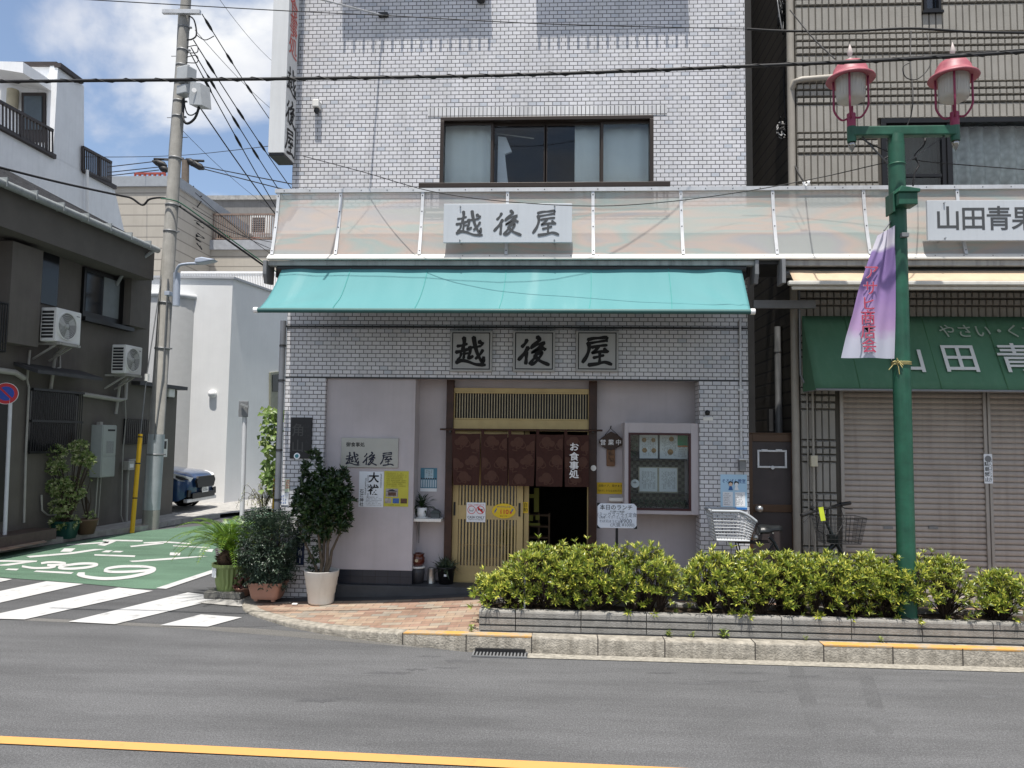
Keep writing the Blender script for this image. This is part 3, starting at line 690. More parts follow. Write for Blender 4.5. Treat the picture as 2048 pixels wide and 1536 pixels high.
b.build('roof_sheet', mat('cream_sheet', (.24, .225, .205), .7, .08, 3, streak=.2, streakcol=(.19, .17, .15)), can)
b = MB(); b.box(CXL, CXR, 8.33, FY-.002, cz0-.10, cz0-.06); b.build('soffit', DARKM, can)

# ================================================================== TEAL AWNING
TEAL, t, p = newmat('teal_canvas')
tx = nd(t, 'ShaderNodeTexCoord'); a = nd(t, 'ShaderNodeTexNoise', i_Scale=1.2, i_Detail=6.); mpp = nd(t, 'ShaderNodeMapping'); mpp.inputs['Scale'].default_value = (3.5, .5, .5)
t.links.new(tx.outputs['Object'], mpp.inputs[0]); t.links.new(mpp.outputs[0], a.inputs['Vector'])
r = nd(t, 'ShaderNodeValToRGB'); e = r.color_ramp.elements; e[0].position = .35; e[0].color = (.083, .262, .275, 1); e[1].position = .75; e[1].color = (.14, .315, .325, 1); k = e.new(.62); k.color = (.095, .275, .288, 1)
t.links.new(a.outputs['Fac'], r.inputs[0]); t.links.new(r.outputs[0], p.inputs['Base Color']); p.inputs['Roughness'].default_value = .75
tl = nd(t, 'ShaderNodeBsdfTranslucent', i_Color=(.07, .23, .24, 1)); m1 = nd(t, 'ShaderNodeMixShader'); m1.inputs[0].default_value = .12
t.links.new(p.outputs[0], m1.inputs[1]); t.links.new(tl.outputs[0], m1.inputs[2]); t.links.new(m1.outputs[0], t.nodes['Material Output'].inputs[0])
aw = thing('retractable_awning', 'bright teal canvas awning stretched over the tiled shop entrance', 'awning', (-.6, 8.4, 3.3))
ax0, ax1 = P(563, 540, 8.33).x, P(1483, 540, 8.33).x; az1 = P(1000, 538, 8.33).z
bx0, bx1 = P(516, 622, 7.75).x, P(1501, 622, 7.75).x; az0 = P(1000, 620, 7.75).z; wob = random.Random(5)
def awn(u, v): # v 0 top .. 1 front
    s_ = v**1.9
    x = (ax0+(ax1-ax0)*u)*(1-s_)+(bx0+(bx1-bx0)*u)*s_
    y = 8.33-.58*v; z = az1+(az0-az1)*(v*.88+.12*(2*v-v*v)) - .035*math.sin(math.pi*v)
    # folds running out from the front corners
    for cu, sg in ((0, 1), (1, -1)):
        du = abs(u-cu)*5.2; dv = (1-v)*.85; rr_ = math.hypot(du, dv); an = math.atan2(dv, du+1e-6)
        z += .017*math.exp(-rr_*.9)*math.sin(an*11)*min(1, rr_*1.6)
    z += .003*math.sin(u*60+v*3)*(1-v)+.004*math.sin(u*23)*v
    return V((x, y, z))
b = MB(); b.grid(awn, 160, 30); b.build('canvas', TEAL, aw, solid=.004)
b = MB()
for u in (.155, .325, .497, .68, .845):
    for i in range(12): b.bar(awn(u, i/12)+V((0, -.004, .005)), awn(u, (i+1)/12)+V((0, -.004, .005)), .008, .002)
b.build('seam', mat('teal_seam', (.05, .25, .24), .8), aw)
b = MB(); zc = az0-.012; b.tube([(bx0-.005, 7.745, zc), (bx1+.005, 7.745, zc)], .026, 0, 10); b.build('front_bar', mat('green_bar', (.03, .1, .095), .5), aw)
for x in (bx0-.02, bx1+.02):
    b = MB(); b.tube([(x-.022, 7.745, zc+.002), (x+.022, 7.745, zc+.002)], .031, 0, 12); b.build('end_cap', WHITE, aw, .004)
gq = P(1000, 528, 8.32).z; b = MB(); b.box(ax0-.15, ax1+.14, 8.30, 8.40, gq-.02, gq+.035, 0); b.box(ax0-.12, ax1+.1, 8.47, 8.62, gq-.12, gq+.02, 1); b.tube([(ax0-.05, 8.36, az1+.01), (ax1+.05, 8.36, az1+.01)], .04, 1, 12)
b.build('cassette', [mat('stained_gutter', (.33, .34, .34), .5, .2, 5, streak=.6, streakcol=(.07, .07, .07)), DARKM], aw, .01)
for x in (ax0-.17, ax1+.15):
    b = MB(); b.prism([(x-.022, 8.26, 3.92), (x-.022, 8.26, 3.76), (x-.022, 8.31, 3.66), (x-.022, 8.5, 3.68), (x-.022, 8.52, 3.93)], (.044, 0, 0)); b.build('bracket', GREYM, aw, .008)
for x, sg in ((ax0+.25, 1), (ax1-.25, -1)):
    b = MB(); b.bar((x, 8.55, 3.68), (x+sg*.7, 8.2, 3.48), .03, .04); b.bar((x+sg*.7, 8.2, 3.48), (x+sg*.05, 7.87, 3.29), .03, .04); b.build('folding_arm', GREYM, aw, .006)
# ================================================================== SIGNS OF THE SHOP
GLY = ('koshi', 'go', 'ya')
SIGNG = mat('grey_sign_face', (.40, .405, .40), .55, .05, 3, streak=.15)
for i, (x0, x1, kname) in enumerate(((900, 984, 'koshi'), (1026, 1110, 'go'), (1152, 1237, 'ya'))):
    a, c, d, e = pr(x0, 661, x1, 743, FY-.07)
    t_ = thing('square_sign', ('square white sign with the first black brush character 越, leftmost over the entrance', 'square white sign with the black brush character 後, between two others', 'square white sign with the black brush character 屋, rightmost over the entrance')[i], 'sign', ((a+c)/2, FY-.07, d), 'square signs above the entrance')
    b = MB(); b.box(a, c, FY-.07, FY, d, e, 0); b.build('board', SIGNG, t_, .008)
    b = MB(); q = .024; w = .011
    for (m0, m1, n0, n1) in ((a+q, c-q, e-q-w, e-q), (a+q, c-q, d+q, d+q+w), (a+q, a+q+w, d+q+w, e-q-w), (c-q-w, c-q, d+q+w, e-q-w)): b.box(m0, m1, FY-.0725, FY-.065, n0, n1)
    b.build('border', INK, t_)
    b = MB(); glyph(b, kname, (a+c)/2, (d+e)/2, (e-d)*.72, FY-.072, wk=1.22); b.build('lettering', INK, t_)
# sign on the canopy
SY = 8.2
a, c, d, e = pr(887, 407, 1144, 485, SY)
cs = thing('canopy_sign', 'pale grey board with three grey brush characters 越後屋 fixed to the canopy', 'sign', ((a+c)/2, SY, d))
SG2 = mat('pale_sign', (.50, .53, .56), .45, .04, 2, streak=.12)
b = MB(); b.box(a, c, SY, SY+.035, d, e); b.build('board', SG2, cs, .004)
SGL = mat('faded_letter', (.06, .065, .07), .7, .1)
k = e-d
for i, g in enumerate(GLY): b = MB(); glyph(b, g, a+(c-a)*(.205+.297*i), (d+e)/2, k*.66, SY-.002, wk=1.0); b.build('lettering', SGL, cs)
pass
b = MB()
for u in (.13, .865):
    for v in (.06, .93): b.tube([(a+(c-a)*u, SY-.02, d+k*v), (a+(c-a)*u, SY+.2, d+k*v)], .008, 0, 8)
b.build('bolt', STEEL, cs)
# projecting vertical sign
VY0, VY1 = 8.58, 8.93
vxa = P(573, 160, VY0).x; vxb = P(541, 160, VY0).x
vz0 = P(575, 305, VY0).z
vs_ = thing('projecting_sign', 'tall white box sign with red and black vertical characters on the upper wall corner', 'sign', ((vxa+vxb)/2, 8.5, vz0))
b = MB(); b.box(vxb, vxa, VY0, VY1, vz0, 8.9, 0); b.box(vxb+.004, vxa-.004, VY0+.01, VY1-.01, vz0-.03, vz0, 1); b.build('box', [mat('white_sign_box', (.62, .63, .63), .4, .05, 2, streak=.15), DARKM], vs_, .006)
rf = lambda x, z, o: V((vxa+.003+o, x, z))
cy = (VY0+VY1)/2
for g, py in zip(GLY, (163, 226, 284)): b = MB(); glyph(b, g, cy, P(588, py, 8.75).z, .32, 0, 0, .95, rf, .95); b.build('lettering', INK, vs_)
RLET = mat('faded_red_letter', (.55, .12, .10), .7, .1)
for ch, py in zip('食事処', (22, 58, 97)):
    text(ch, .28, RLET, (vxa+.004, cy, P(588, py, 8.75).z), vs_, 'red_lettering', (0, 1, 0), (0, 0, 1), .004, sx=1.0)
for py in (105, 295):
    b = MB(); zc = P(600, py, 8.9).z
    for dz in (0, .18): b.box(vxa-.12, vxa-.02, VY1, FY, zc-.02+dz, zc+.02+dz)
    b.box(vxa-.13, vxa-.01, FY-.02, FY, zc-.1, zc+.28); b.build('bracket', GREYM, vs_)
x0, x1, z0, z1 = pr(626, 201, 639, 222, FY-.08)
t_ = thing('security_sensor', 'small cream sensor box on the upper tiled wall beside the tall box sign', 'sensor', ((x0+x1)/2, FY, z0))
b = MB(); b.box(x0, x1, FY-.12, FY, z0+.04, z1); b.build('housing', WHITEPL, t_, .01)
b = MB(); b.lathe([(.03, 0), (.035, -.03), (.02, -.06), (0, -.062)], ((x0+x1)/2, FY-.06, z0+.04), 0, 12); b.build('lens', DARKM, t_)
# brace rod and insulator near the top
t_ = thing('wall_brace', 'thin pale steel rod bolted to the upper tiled wall above the window', 'bracket', P(765, 31, 8.95))
b = MB(); b.tube([P(766, 31, FY-.02), P(600, -12, 7.4)], .011, 0, 8); b.build('rod', ALU, t_)
b = MB(); p = P(767, 31, FY); b.box(p.x-.06, p.x+.06, FY-.04, FY, p.z-.025, p.z+.025); b.build('plate', DARKM, t_, .005)
t_ = MB(); p = P(962, -2, FY-.05); t_.lathe([(0, -.05), (.05, -.03), (.06, .03), (.04, .06)], p, 0, 14); t_.box(p.x-.03, p.x+.03, p.y, FY, p.z, p.z+.05); tag(t_.build('wall_lamp', DARKM), 'small dark round fitting on the tiles at the top edge above the window', 'lamp')
# ================================================================== ENTRANCE THINGS
NY = RY-.17
nz = P(1040, 861, NY).z
t_ = thing('curtain_rod', 'thin dark wooden rod across the entrance carrying the brown curtain', 'rod', (-.4, NY, nz))
b = MB(); b.tube([P(880, 858.5, NY), P(1205, 861, NY)], .012, 0, 10); b.build('rod', POSTW, t_)
b = MB()
for px in (900, 1186): q = P(px, 860, NY); b.box(q.x-.012, q.x+.012, q.y, RY-.03, q.z-.03, q.z+.012)
b.build('hook', DARKM, t_)
NOR = mat('brown_linen', (.050, .0185, .0135), .9, .12, 30, .15, 300); NORP = mat('gourd_print', (.085, .040, .028), .9, .1, 30)
nor = thing('entrance_curtain', 'dark brown split noren curtain with gourd print and white characters hanging in the doorway', 'curtain', (-.4, NY, 1.2))
edges = [904, 962, 1016, 1072, 1128, 1179]; nb = [903, 959, 1016, 1068, 1125, 1178]; nb2 = [906, 962, 1017, 1071, 1129, 1177]
zt_, zb_ = P(1040, 868, NY).z, P(1040, 972, NY).z
rg = random.Random(11)
for i in range(5):
    xa, xb = P(edges[i], 868, NY).x+.003, P(edges[i+1], 868, NY).x-.003
    xc, xd = P(nb2[i], 972, NY).x+.004, P(nb[i+1], 972, NY).x-.004
    ph = rg.uniform(0, 6)
    def nf(u, v, xa=xa, xb=xb, xc=xc, xd=xd, ph=ph):
        w = v**1.3; return V((xa*(1-w)+xc*w+((xb-xa)*(1-w)+(xd-xc)*w)*u, NY-.01-.018*v*math.sin(u*5+ph)-.012*v*math.sin(u*11+ph*2), zt_+(zb_-zt_)*v-.006*math.sin(math.pi*u)*(1-v)))
    b = MB(); b.grid(nf, 14, 14, 0)
    def gourd(cu, cv, s_, fl, b=b, nf=nf):
        def f(x, y):
            p = nf(min(.97, max(.03, cu+x*s_)), min(.97, max(.03, cv+y*s_*.62))); p.y -= .004; return p
        for (ex, ey, er) in ((0, 0, .2), (.2*fl, .06, .12)):
            c = len(b.v); k = 16; b.v.append(f(ex, ey))
            for j in range(k): w = 2*math.pi*j/k; b.v.append(f(ex+er*math.cos(w), ey+er*.85*math.sin(w)))
            for j in range(k): b.f.append([c, c+1+j, c+1+(j+1) % k]); b.m.append(1); b.s.append(True)
        sp = [(ex*fl, ey) for ex, ey in ((-.2, -.02), (-.27, .12), (-.16, .2), (-.06, .14), (-.12, .08), (.0, .22), (.1, .16), (.06, .28), (.24, .26))]
        ribbon(b, sp, .035, f, 1, False, 4)
    for cu, cv, fl in ((.38, .13, 1), (.1, .55, -1), (.75, .52, 1), (.4, .83, -1), (.95, .2, 1)):
        gourd(cu, cv+rg.uniform(-.03, .03), .95, fl*(1 if i % 2 else -1))
    b.box(xa, xa+.035, NY-.014, NY+.014, zt_-.02, nz+.014, 0)
    cl = b.build('curtain_panel', [NOR, NORP], nor)
    if i == 4:
        zz = [P(1148, y, NY).z for y in (895, 914, 932, 949)]
        for ch, z in zip('お食事処', zz): text(ch, .105, WHITE, (P(1148, 920, NY).x, NY-.045, z), nor, 'lettering', bold=.006, sx=1.1)
# small stickers on the door
def plate(name, label, cat, px, Y, m, th=.004, group=None, bev=0):
    x0, x1, z0, z1 = pr(*px, Y)
    t = thing(name, label, cat, ((x0+x1)/2, Y, z0), group)
    b = MB(); b.box(x0, x1, Y-th, Y, z0, z1); b.build('sheet' if th < .012 else 'board', m, t, bev)
    return t, x0, x1, z0, z1, Y-th-.001
t_, x0, x1, z0, z1, y = plate('door_notice', 'white CASH ONLY notice with two red circles on the door lattice', 'notice', (933, 1005, 971, 1044), RY-.008, PAPER)
w = x1-x0
text('CASH ONLY', .042, INK, ((x0+x1)/2, y, z0+w*.24), t_, bold=.0015, sx=.9); text('お支払いは現金のみです', .019, RED, ((x0+x1)/2, y, z1-.03), t_, sx=.95)
text('现金支付不可 現金支援', .018, GREYM, ((x0+x1)/2, y, z0+.028), t_)
b = MB()
for u in (.27, .73):
    c = (x0+w*u, y, z0+w*.63)
    b.lathe([(w*.185, 0), (w*.215, 0), (w*.215, .001), (w*.185, .001), (w*.185, 0)], c, 0, 28, (0, -1, 0), False)
b.bar((x0+w*.6, y-.001, z0+w*.76), (x0+w*.86, y-.001, z0+w*.5), .02, .002, 0, (0, 1, 0)); b.build('red_rings', RED, t_)
b = MB(); b.box(x0+w*.16, x0+w*.36, y-.001, y, z0+w*.56, z0+w*.59, 0); b.box(x0+w*.16, x0+w*.18, y-.001, y, z0+w*.56, z0+w*.7, 0); b.box(x0+w*.34, x0+w*.36, y-.001, y, z0+w*.56, z0+w*.7, 0); b.box(x0+w*.6, x0+w*.85, y-.0005, y, z0+w*.6, z0+w*.68, 0); b.build('pictogram', INK, t_)
# yellow oval
x0, x1, z0, z1 = pr(984, 1007, 1031, 1037, RY-.006)
t_ = thing('oval_sticker', 'yellow oval sticker with the red number 110 on the sliding door', 'sticker', ((x0+x1)/2, RY-.006, z0))
b = MB(); k = 36; b.prism([((x0+x1)/2+(x1-x0)/2*math.cos(i*2*math.pi/k), RY-.004, (z0+z1)/2+(z1-z0)/2*math.sin(i*2*math.pi/k)) for i in range(k)], (0, -.004, 0)); b.build('sheet', YEL, t_)
xm, zm = (x0+x1)/2, (z0+z1)/2
text('110', .075, RED, (xm+.004, RY-.0095, zm-.012), t_, bold=.004); text('番', .03, RED, (xm+.085, RY-.0095, zm-.02), t_, bold=.002); text('あらかわこども', .024, mat('blue_ink', (.02, .06, .3), .7), (xm, RY-.0095, zm+.05), t_)
text('安心ハウス', .018, INK, (xm, RY-.0095, zm-.062), t_)
b = MB()
for sg in (-1, 1):
    for q in range(5): b.box(xm+sg*.1-.012+.005*q, xm+sg*.1-.008+.006*q, RY-.0095, RY-.008, zm-.03+.01*q, zm+.0+.008*q)
b.build('mark', mat('blue_print', (.05, .15, .45), .7), t_)
t_, x0, x1, z0, z1, y = plate('automatic_door_sticker', 'narrow yellow sticker reading 自動 on the door edge', 'sticker', (1046, 1004, 1056, 1026), RY+.046, YEL)
text('自\n動', .056, INK, ((x0+x1)/2, y, (z0+z1)/2), t_, line=1.05)
# inside the doorway
t_ = thing('tape_banner', 'yellow-green tape strips with notes hung just inside the dark doorway', 'banner', P(1068, 1000, 10.0))
b = MB()
for px in ((1068, 976, 1078, 1024), (1057, 988, 1068, 996), (1057, 1030, 1066, 1042), (1071, 1030, 1079, 1040), (1057, 1046, 1080, 1051)):
    x0, x1, z0, z1 = pr(*px, 10.0); b.box(x0, x1, 9.99, 10.0, z0, z1)
b.build('sheet', mat('lime_tape', (.22, .22, .03), .6), t_)
t_ = thing('wooden_rack', 'small dim wooden lattice rack standing inside the open doorway', 'rack', P(1070, 1120, 10.2))
x0, x1, z0, z1 = pr(1057, 1030, 1098, 1130, 10.2); b = MB(); z0 = .21
for i in range(6): z = z0+(z1-z0)*i/5; b.box(x0, x1, 10.15, 10.35, z-.012, z+.012)
for x in (x0, (x0+x1)/2, x1): b.box(x-.012, x+.012, 10.13, 10.37, z0-.0, z1+.03)
b.build('frame', mat('rack_wood', (.12, .07, .035), .6), t_)
# doorbell disc
t_ = MB(); p = P(1187, 936, RY-.09); t_.disc(p, .034, (0, -1, 0), .012, 0, 24); t_.disc(p+V((0, -.012, 0)), .02, (0, -1, 0), .004, 0, 20); tag(t_.build('round_sticker', WHITEPL), 'small round white disc on the right wooden door post', 'disc')
# open sign
WD = mat('carved_wood', (.055, .032, .022), .6, .35, 8, .2, 40); WD2 = mat('plaque_wood', (.20, .10, .045), .55, .3, 8, .1)
t_ = thing('hanging_open_sign', 'carved wooden 営業中 sign with a smaller plaque hanging beneath it, beside the right door post', 'sign', P(1221, 930, RY-.05))
b = MB(); b.prism([P(x, y, RY-.02) for x, y in ((1198, 885), (1200, 878), (1212, 869), (1222, 863), (1236, 870), (1246, 879), (1247, 889), (1238, 893), (1229, 898), (1222, 901), (1213, 898), (1204, 893))], (0, -.03, 0)); b.build('board', WD, t_, .004)
b = MB(); b.tube([P(1210, 870, RY-.035), P(1221, 857, RY-.035), P(1236, 870, RY-.035)], .004); b.tube([P(1221, 857, RY-.035), P(1222, 852, RY)], .006); b.build('cord', BLACK, t_)
b = MB(); x0, x1, z0, z1 = pr(1213, 898, 1230, 932, RY-.03); b.box(x0, x1, RY-.04, RY-.015, z0, z1); b.build('plaque', WD2, t_, .008)
for ch, px in zip('営業中', (1206, 1222, 1237)): text(ch, .072, WHITE, P(px, 885.5, RY-.052), t_, bold=.003)
b = MB(); scribble(b, x0+.02, x1-.02, z0+.02, z1-.03, RY-.041, 3, .026, 0, True, 4); b.build('inscription', INK, t_)
t_, x0, x1, z0, z1, y = plate('yellow_notice', 'yellow handwritten paper strip on the pink wall right of the door', 'notice', (1194, 965, 1248, 988), RY-.003, mat('yellow_paper', (.62, .42, .03), .8, .05))
text('自動ドア、開きます', .034, INK, ((x0+x1)/2, y, z1-.042), t_, sx=.95); text('閉めずに そのままお待ち下さい', .026, INK, ((x0+x1)/2, y, z0+.038), t_, sx=.8)
# lunch board
BY = 8.75
t_ = thing('lunch_board', 'white board with the handwritten lunch menu on a black stand outside the entrance', 'menu board', (P(1233, 1100, BY).x, BY, .15))
x0, x1, z0, z1 = pr(1195, 1007, 1273, 1056, BY)
b = MB(); b.box(x0, x1, BY-.012, BY, z0, z1); bo = b.build('board', mat('whiteboard', (.70, .75, .82), .35, .03), t_, .003)
b = MB()
for cx, cz in ((x0, z0), (x1, z0), (x0, z1), (x1, z1)):
    sx_ = 1 if cx == x0 else -1; sz_ = 1 if cz == z0 else -1
    b.prism([(cx-sx_*.006, BY-.015, cz-sz_*.006), (cx+sx_*.035, BY-.015, cz-sz_*.006), (cx-sx_*.006, BY-.015, cz+sz_*.035)], (0, .018, 0))
b.build('corner', BLACK, t_)
xp = (x0+x1)/2; b = MB(); b.box(xp-.014, xp+.014, BY+.002, BY+.03, .16, z0+.1); b.box(xp-.2, xp+.2, BY-.01, BY+.02, .152, .175); b.box(xp-.015, xp+.015, BY-.18, BY+.2, .15, .172); b.build('stand', BLACK, t_, .003)
GINK = mat('grey_pen', (.16, .18, .22), .8); xm = (x0+x1)/2; h = z1-z0
text('本日のランチ', .062, INK, (xm-.01, BY-.014, z1-h*.17), t_, bold=.001); text('11:30～14:00', .03, INK, (xm, BY-.014, z1-h*.33), t_, bold=.001)
text('(ミックスフライ定食', .056, GINK, (xm-.0, BY-.014, z1-h*.47), t_, sx=.85); text('(海老・イカ・ヒレカツ)', .03, GINK, (xm-.04, BY-.014, z1-h*.58), t_)
text('そば又はうどん', .035, GINK, (xm-.08, BY-.014, z1-h*.73), t_); text('¥900', .066, GINK, (xm+.1, BY-.014, z1-h*.72), t_); text('(大盛 ¥1000)', .05, GINK, (xm+.06, BY-.014, z1-h*.87), t_)
x0, x1, z0, z1 = pr(1219, 996, 1249, 1003, RY-.15)
t_ = thing('wall_shelf_lamp', 'small white lamp bar on the pink wall just above the lunch board', 'lamp', ((x0+x1)/2, RY, z0)); b = MB(); b.box(x0, x1, RY-.12, RY, z0, z1); b.build('housing', WHITEPL, t_, .006)
b = MB(); b.box(x0+.02, x1-.02, RY-.11, RY-.02, z0-.006, z0); b.build('diffuser', ALU, t_)
# showcase
SYF = FY+.03
x0, x1, z0, z1 = pr(1249, 846, 1399, 1029, SYF); x1 = ox1-.002
t_ = thing('menu_showcase', 'pink framed glass showcase with dark red inner frame and menus on checked paper', 'showcase', ((x0+x1)/2, SYF, z0))
a, c, d, e = pr(1257, 866, 1382, 1021, SYF)
b = MB(); b.box(x0, a, SYF, RY, z0, z1); b.box(c, x1, SYF, RY, z0, z1); b.box(a, c, SYF, RY, z0, d); b.box(a, c, SYF, RY, e, z1); b.build('case', PINKW, t_, .004)
WINE = mat('wine_frame', (.045, .008, .010), .4, .1)
b = MB(); q = .025
for r_ in ((a, c, e-q, e), (a, c, d, d+q), (a, a+q, d+q, e-q), (c-q, c, d+q, e-q)): b.box(r_[0], r_[1], SYF-.006, SYF+.05, r_[2], r_[3])
b.build('frame', WINE, t_, .003)
CHK, tt, pp = newmat('checked_paper'); u_ = nd(tt, 'ShaderNodeTexCoord'); ck = nd(tt, 'ShaderNodeTexChecker', i_Scale=26.); ck.inputs[1].default_value = (.20, .19, .15, 1); ck.inputs[2].default_value = (.115, .105, .085, 1)
tt.links.new(u_.outputs['UV'], ck.inputs['Vector']); tt.links.new(ck.outputs[0], pp.inputs['Base Color']); pp.inputs['Roughness'].default_value = .9
b = MB(); b.box(a+q, c-q, RY-.02, RY-.001, d+q, e-q); b.build('backing', CHK, t_)
b = MB()
for py in (919, 986): z = P(1320, py, 9.2).z; b.box(a+q, c-q, SYF+.1, RY-.02, z-.004, z+.004)
b.build('shelf', GLASSD, t_)
b = MB(); b.box(a+q, c-q, SYF+.012, SYF+.016, d+q, e-q); b.build('pane', glassmat('case_glass', (.92, .95, .95), .95), t_)
b = MB(); rg = random.Random(2)
for i in range(420):
    u = rg.random(); p = V((a+q+.01+(c-a-2*q-.02)*u, rg.uniform(SYF+.04, RY-.04), d+q+.005+rg.random()*.07)); leaf(b, p, rdir(rg, .5), rdir(rg), .035, .02)
for i in range(90):
    p = V((a+q+.02+rg.random()*.06, rg.uniform(9.15, RY-.04), e-q-.05-rg.random()*.18)); leaf(b, p, rdir(rg), rdir(rg), .05, .03)
IVY = leafmat('ivy_leaf', (.012, .035, .016), (.03, .07, .035), (.09, .12, .07), .1)
tag(b.build('artificial_ivy', IVY), 'dark green artificial ivy laid along the bottom of the glass menu showcase', 'plant')
MY = RY-.08
def menu(pxs, lab, folder, sd, icons=None):
    xa, xb, za, zb = pr(*pxs, MY); t = thing('menu_folder', lab, 'menu', ((xa+xb)/2, MY, za), 'open menus in the showcase')
    b = MB(); b.box(xa-.012, xb+.012, MY, MY+.006, za-.012, zb+.012); b.build('cover', folder, t)
    xm = (xa+xb)/2
    for k_, (l, r_) in enumerate(((xa, xm-.012), (xm+.012, xb))):
        b = MB(); b.box(l, r_, MY-.002, MY-.0002, za, zb); b.build('page', PAPER, t)
        b = MB(); scribble(b, l+.025, r_-.02, za+.03, zb-.04, MY-.003, 9, .013, 0, True, sd+k_, .75); b.build('print', GREYM, t)
    return t, xa, xb, za, zb
t1, xa, xb, za, zb = menu((1279, 868, 1356, 917), 'open menu with food pictures on the upper shelf of the showcase', mat('black_folder', (.015, .018, .03), .5), 3)
b = MB()
for (u, v, r_) in ((.12, .75, .028), (.36, .75, .026), (.13, .33, .03), (.37, .32, .03), (.83, .8, .03), (.8, .27, .035)): b.disc((xa+(xb-xa)*u, MY-.0035, za+(zb-za)*v), r_, (0, -1, 0), .001, 0, 14)
b.build('picture', mat('food_print', (.36, .22, .1), .8, .5, 40), t1)
menu((1279, 936, 1354, 983), 'open printed menu in a pale frame on the lower shelf of the showcase', mat('cream_folder', (.45, .42, .33), .6), 9)
t_, x0, x1, z0, z1, y = plate('showcase_card', 'green and white card inside the upper right of the glass showcase', 'card', (1355, 870, 1376, 918), MY, PAPER)
b = MB(); b.box(x0, x1, y-.001, y, z0+(z1-z0)*.56, z1, 0); b.box(x0, x1, y-.001, y, z0+(z1-z0)*.5, z0+(z1-z0)*.56, 1); scribble(b, x0+.012, x1-.01, z0+.02, z0+.15, y, 5, .016, 2, False, 5); b.build('print', [mat('green_print', (.03, .30, .17), .7), mat('orange_print', (.6, .2, .06), .7), GREYM], t_)
t_ = thing('small_wall_clock', 'small round white clock-like plate at the lower left inside the showcase', 'clock', P(1270, 967, SYF+.1)); b = MB(); p = P(1270, 967, SYF+.1); b.disc(p, .05, (0, -1, 0), .012, 0, 26); b.build('dial', PAPER, t_)
b = MB(); b.bar(p+V((-.002, -.014, 0)), p+V((.0, -.014, .032)), .006, .002, 0, (0, 1, 0)); b.bar(p+V((-.026, -.015, .01)), p+V((.02, -.015, .01)), .005, .002, 0, (0, 1, 0)); b.build('hand', INK, t_)
# right pier
t_, x0, x1, z0, z1, y = plate('class_flyer', 'pale blue poster for an abacus class with two cartoonish children on the right tiled pier', 'poster', (1441, 949, 1494, 1019), FY-.001, mat('blue_paper', (.42, .62, .78), .8, .04))
w, h = x1-x0, z1-z0
text('そろばん教室', .054, mat('navy_print', (.03, .08, .25), .7), ((x0+x1)/2, y, z1-h*.2), t_, bold=.001, sx=.85)
b = MB(); b.box(x0, x1, y-.001, y, z0, z0+h*.06, 1)
for u in (.27, .73): b.box(x0+w*(u-.19), x0+w*(u+.19), y-.0008, y, z0+h*.09, z0+h*.5, 0)
for u, cl in ((.38, 2), (.6, 3)):
    cx = x0+w*u; cz = z0+h*.72; b.disc((cx, y-.001, cz+.01), .026, (0, -1, 0), .001, 4, 18); b.disc((cx, y-.0022, cz-.001), .021, (0, -1, 0), .001, 3 if cl == 3 else 5, 18); b.prism([(cx-.012, y-.002, cz-.02), (cx+.012, y-.002, cz-.02), (cx+.026, y-.002, cz-.068), (cx-.026, y-.002, cz-.068)], (0, -.001, 0), cl)
for k_, u in enumerate((.27, .73)): scribble(b, x0+w*(u-.16), x0+w*(u+.16), z0+h*.12, z0+h*.47, y-.001, 7, .014, 6, False, 20+k_)
b.build('print', [PAPER, mat('deep_blue_print', (.03, .16, .45), .7), mat('blue_cloth', (.05, .14, .35), .7), PAPER, INK, mat('skin_print', (.7, .5, .38), .7), GREYM], t_)
p = P(1415, 826, FY-.05); t_ = thing('wall_speaker', 'tiny black dome fixed on the right tiled pier above the showcase level', 'camera', p); b = MB(); b.lathe([(0, -.03), (.025, -.02), (.03, .01), (.02, .03), (0, .035)], p, 0, 14); b.build('dome', BLACK, t_)
b = MB(); b.box(p.x-.04, p.x+.07, FY-.012, FY, p.z-.085, p.z-.045); b.build('label_plate', WHITEPL, t_)
# left pier and left plaster panel
t_, x0, x1, z0, z1, y = plate('black_plaque', 'black stone plaque with dim carved characters 角山 on the left tiled pier', 'plaque', (582, 835, 624, 917), FY, mat('black_stone', (.012, .012, .014), .4, .2), .03, None, .004)
CARV = mat('carved_grey', (.065, .065, .063), .7)
text('角', .16, CARV, (x0+.095, y, z0+.33), t_, bold=.004); text('山', .16, CARV, (x0+.095, y, z0+.14), t_, bold=.004); text('鮨割\n烹処\n江戸\n人', .05, mat('carved_dim', (.035, .035, .036), .7), (x1-.055, y, z0+.29), t_, line=1.2)
t_, x0, x1, z0, z1, y = plate('address_plate', 'tall narrow navy street address plate with white characters on the left tiled pier', 'sign', (594, 1040, 609, 1130), FY, mat('navy_enamel', (.01, .022, .07), .3, .1), .01)
text('東\n日\n暮\n里\n三\n丁\n目', .062, WHITE, ((x0+x1)/2, y, (z0+z1)/2+.04), t_, line=.9); text('1', .085, WHITE, ((x0+x1)/2, y, z0+.05), t_, bold=.002)
t_, x0, x1, z0, z1, y = plate('small_flyer', 'small pale green paper strip with red print on the left tiled pier beside the bush', 'flyer', (570, 958, 579, 984), FY-.002, mat('pale_green_paper', (.6, .68, .5), .8))
b = MB(); scribble(b, x0+.01, x1-.005, z0+.01, z1-.01, y, 2, .026, 0, True, 8); b.build('print', RED, t_)
t_, x0, x1, z0, z1, y = plate('white_flyer', 'pale blue paper slip with blue print low on the left tiled pier, behind the plants', 'flyer', (560, 986, 577, 1010), FY-.002, PAPER)
b = MB(); scribble(b, x0+.01, x1-.01, z0+.01, z1-.02, y, 3, .024, 0, False, 9); b.build('print', mat('blue_slip_print', (.1, .2, .5), .7), t_)
PYP = FY+.05
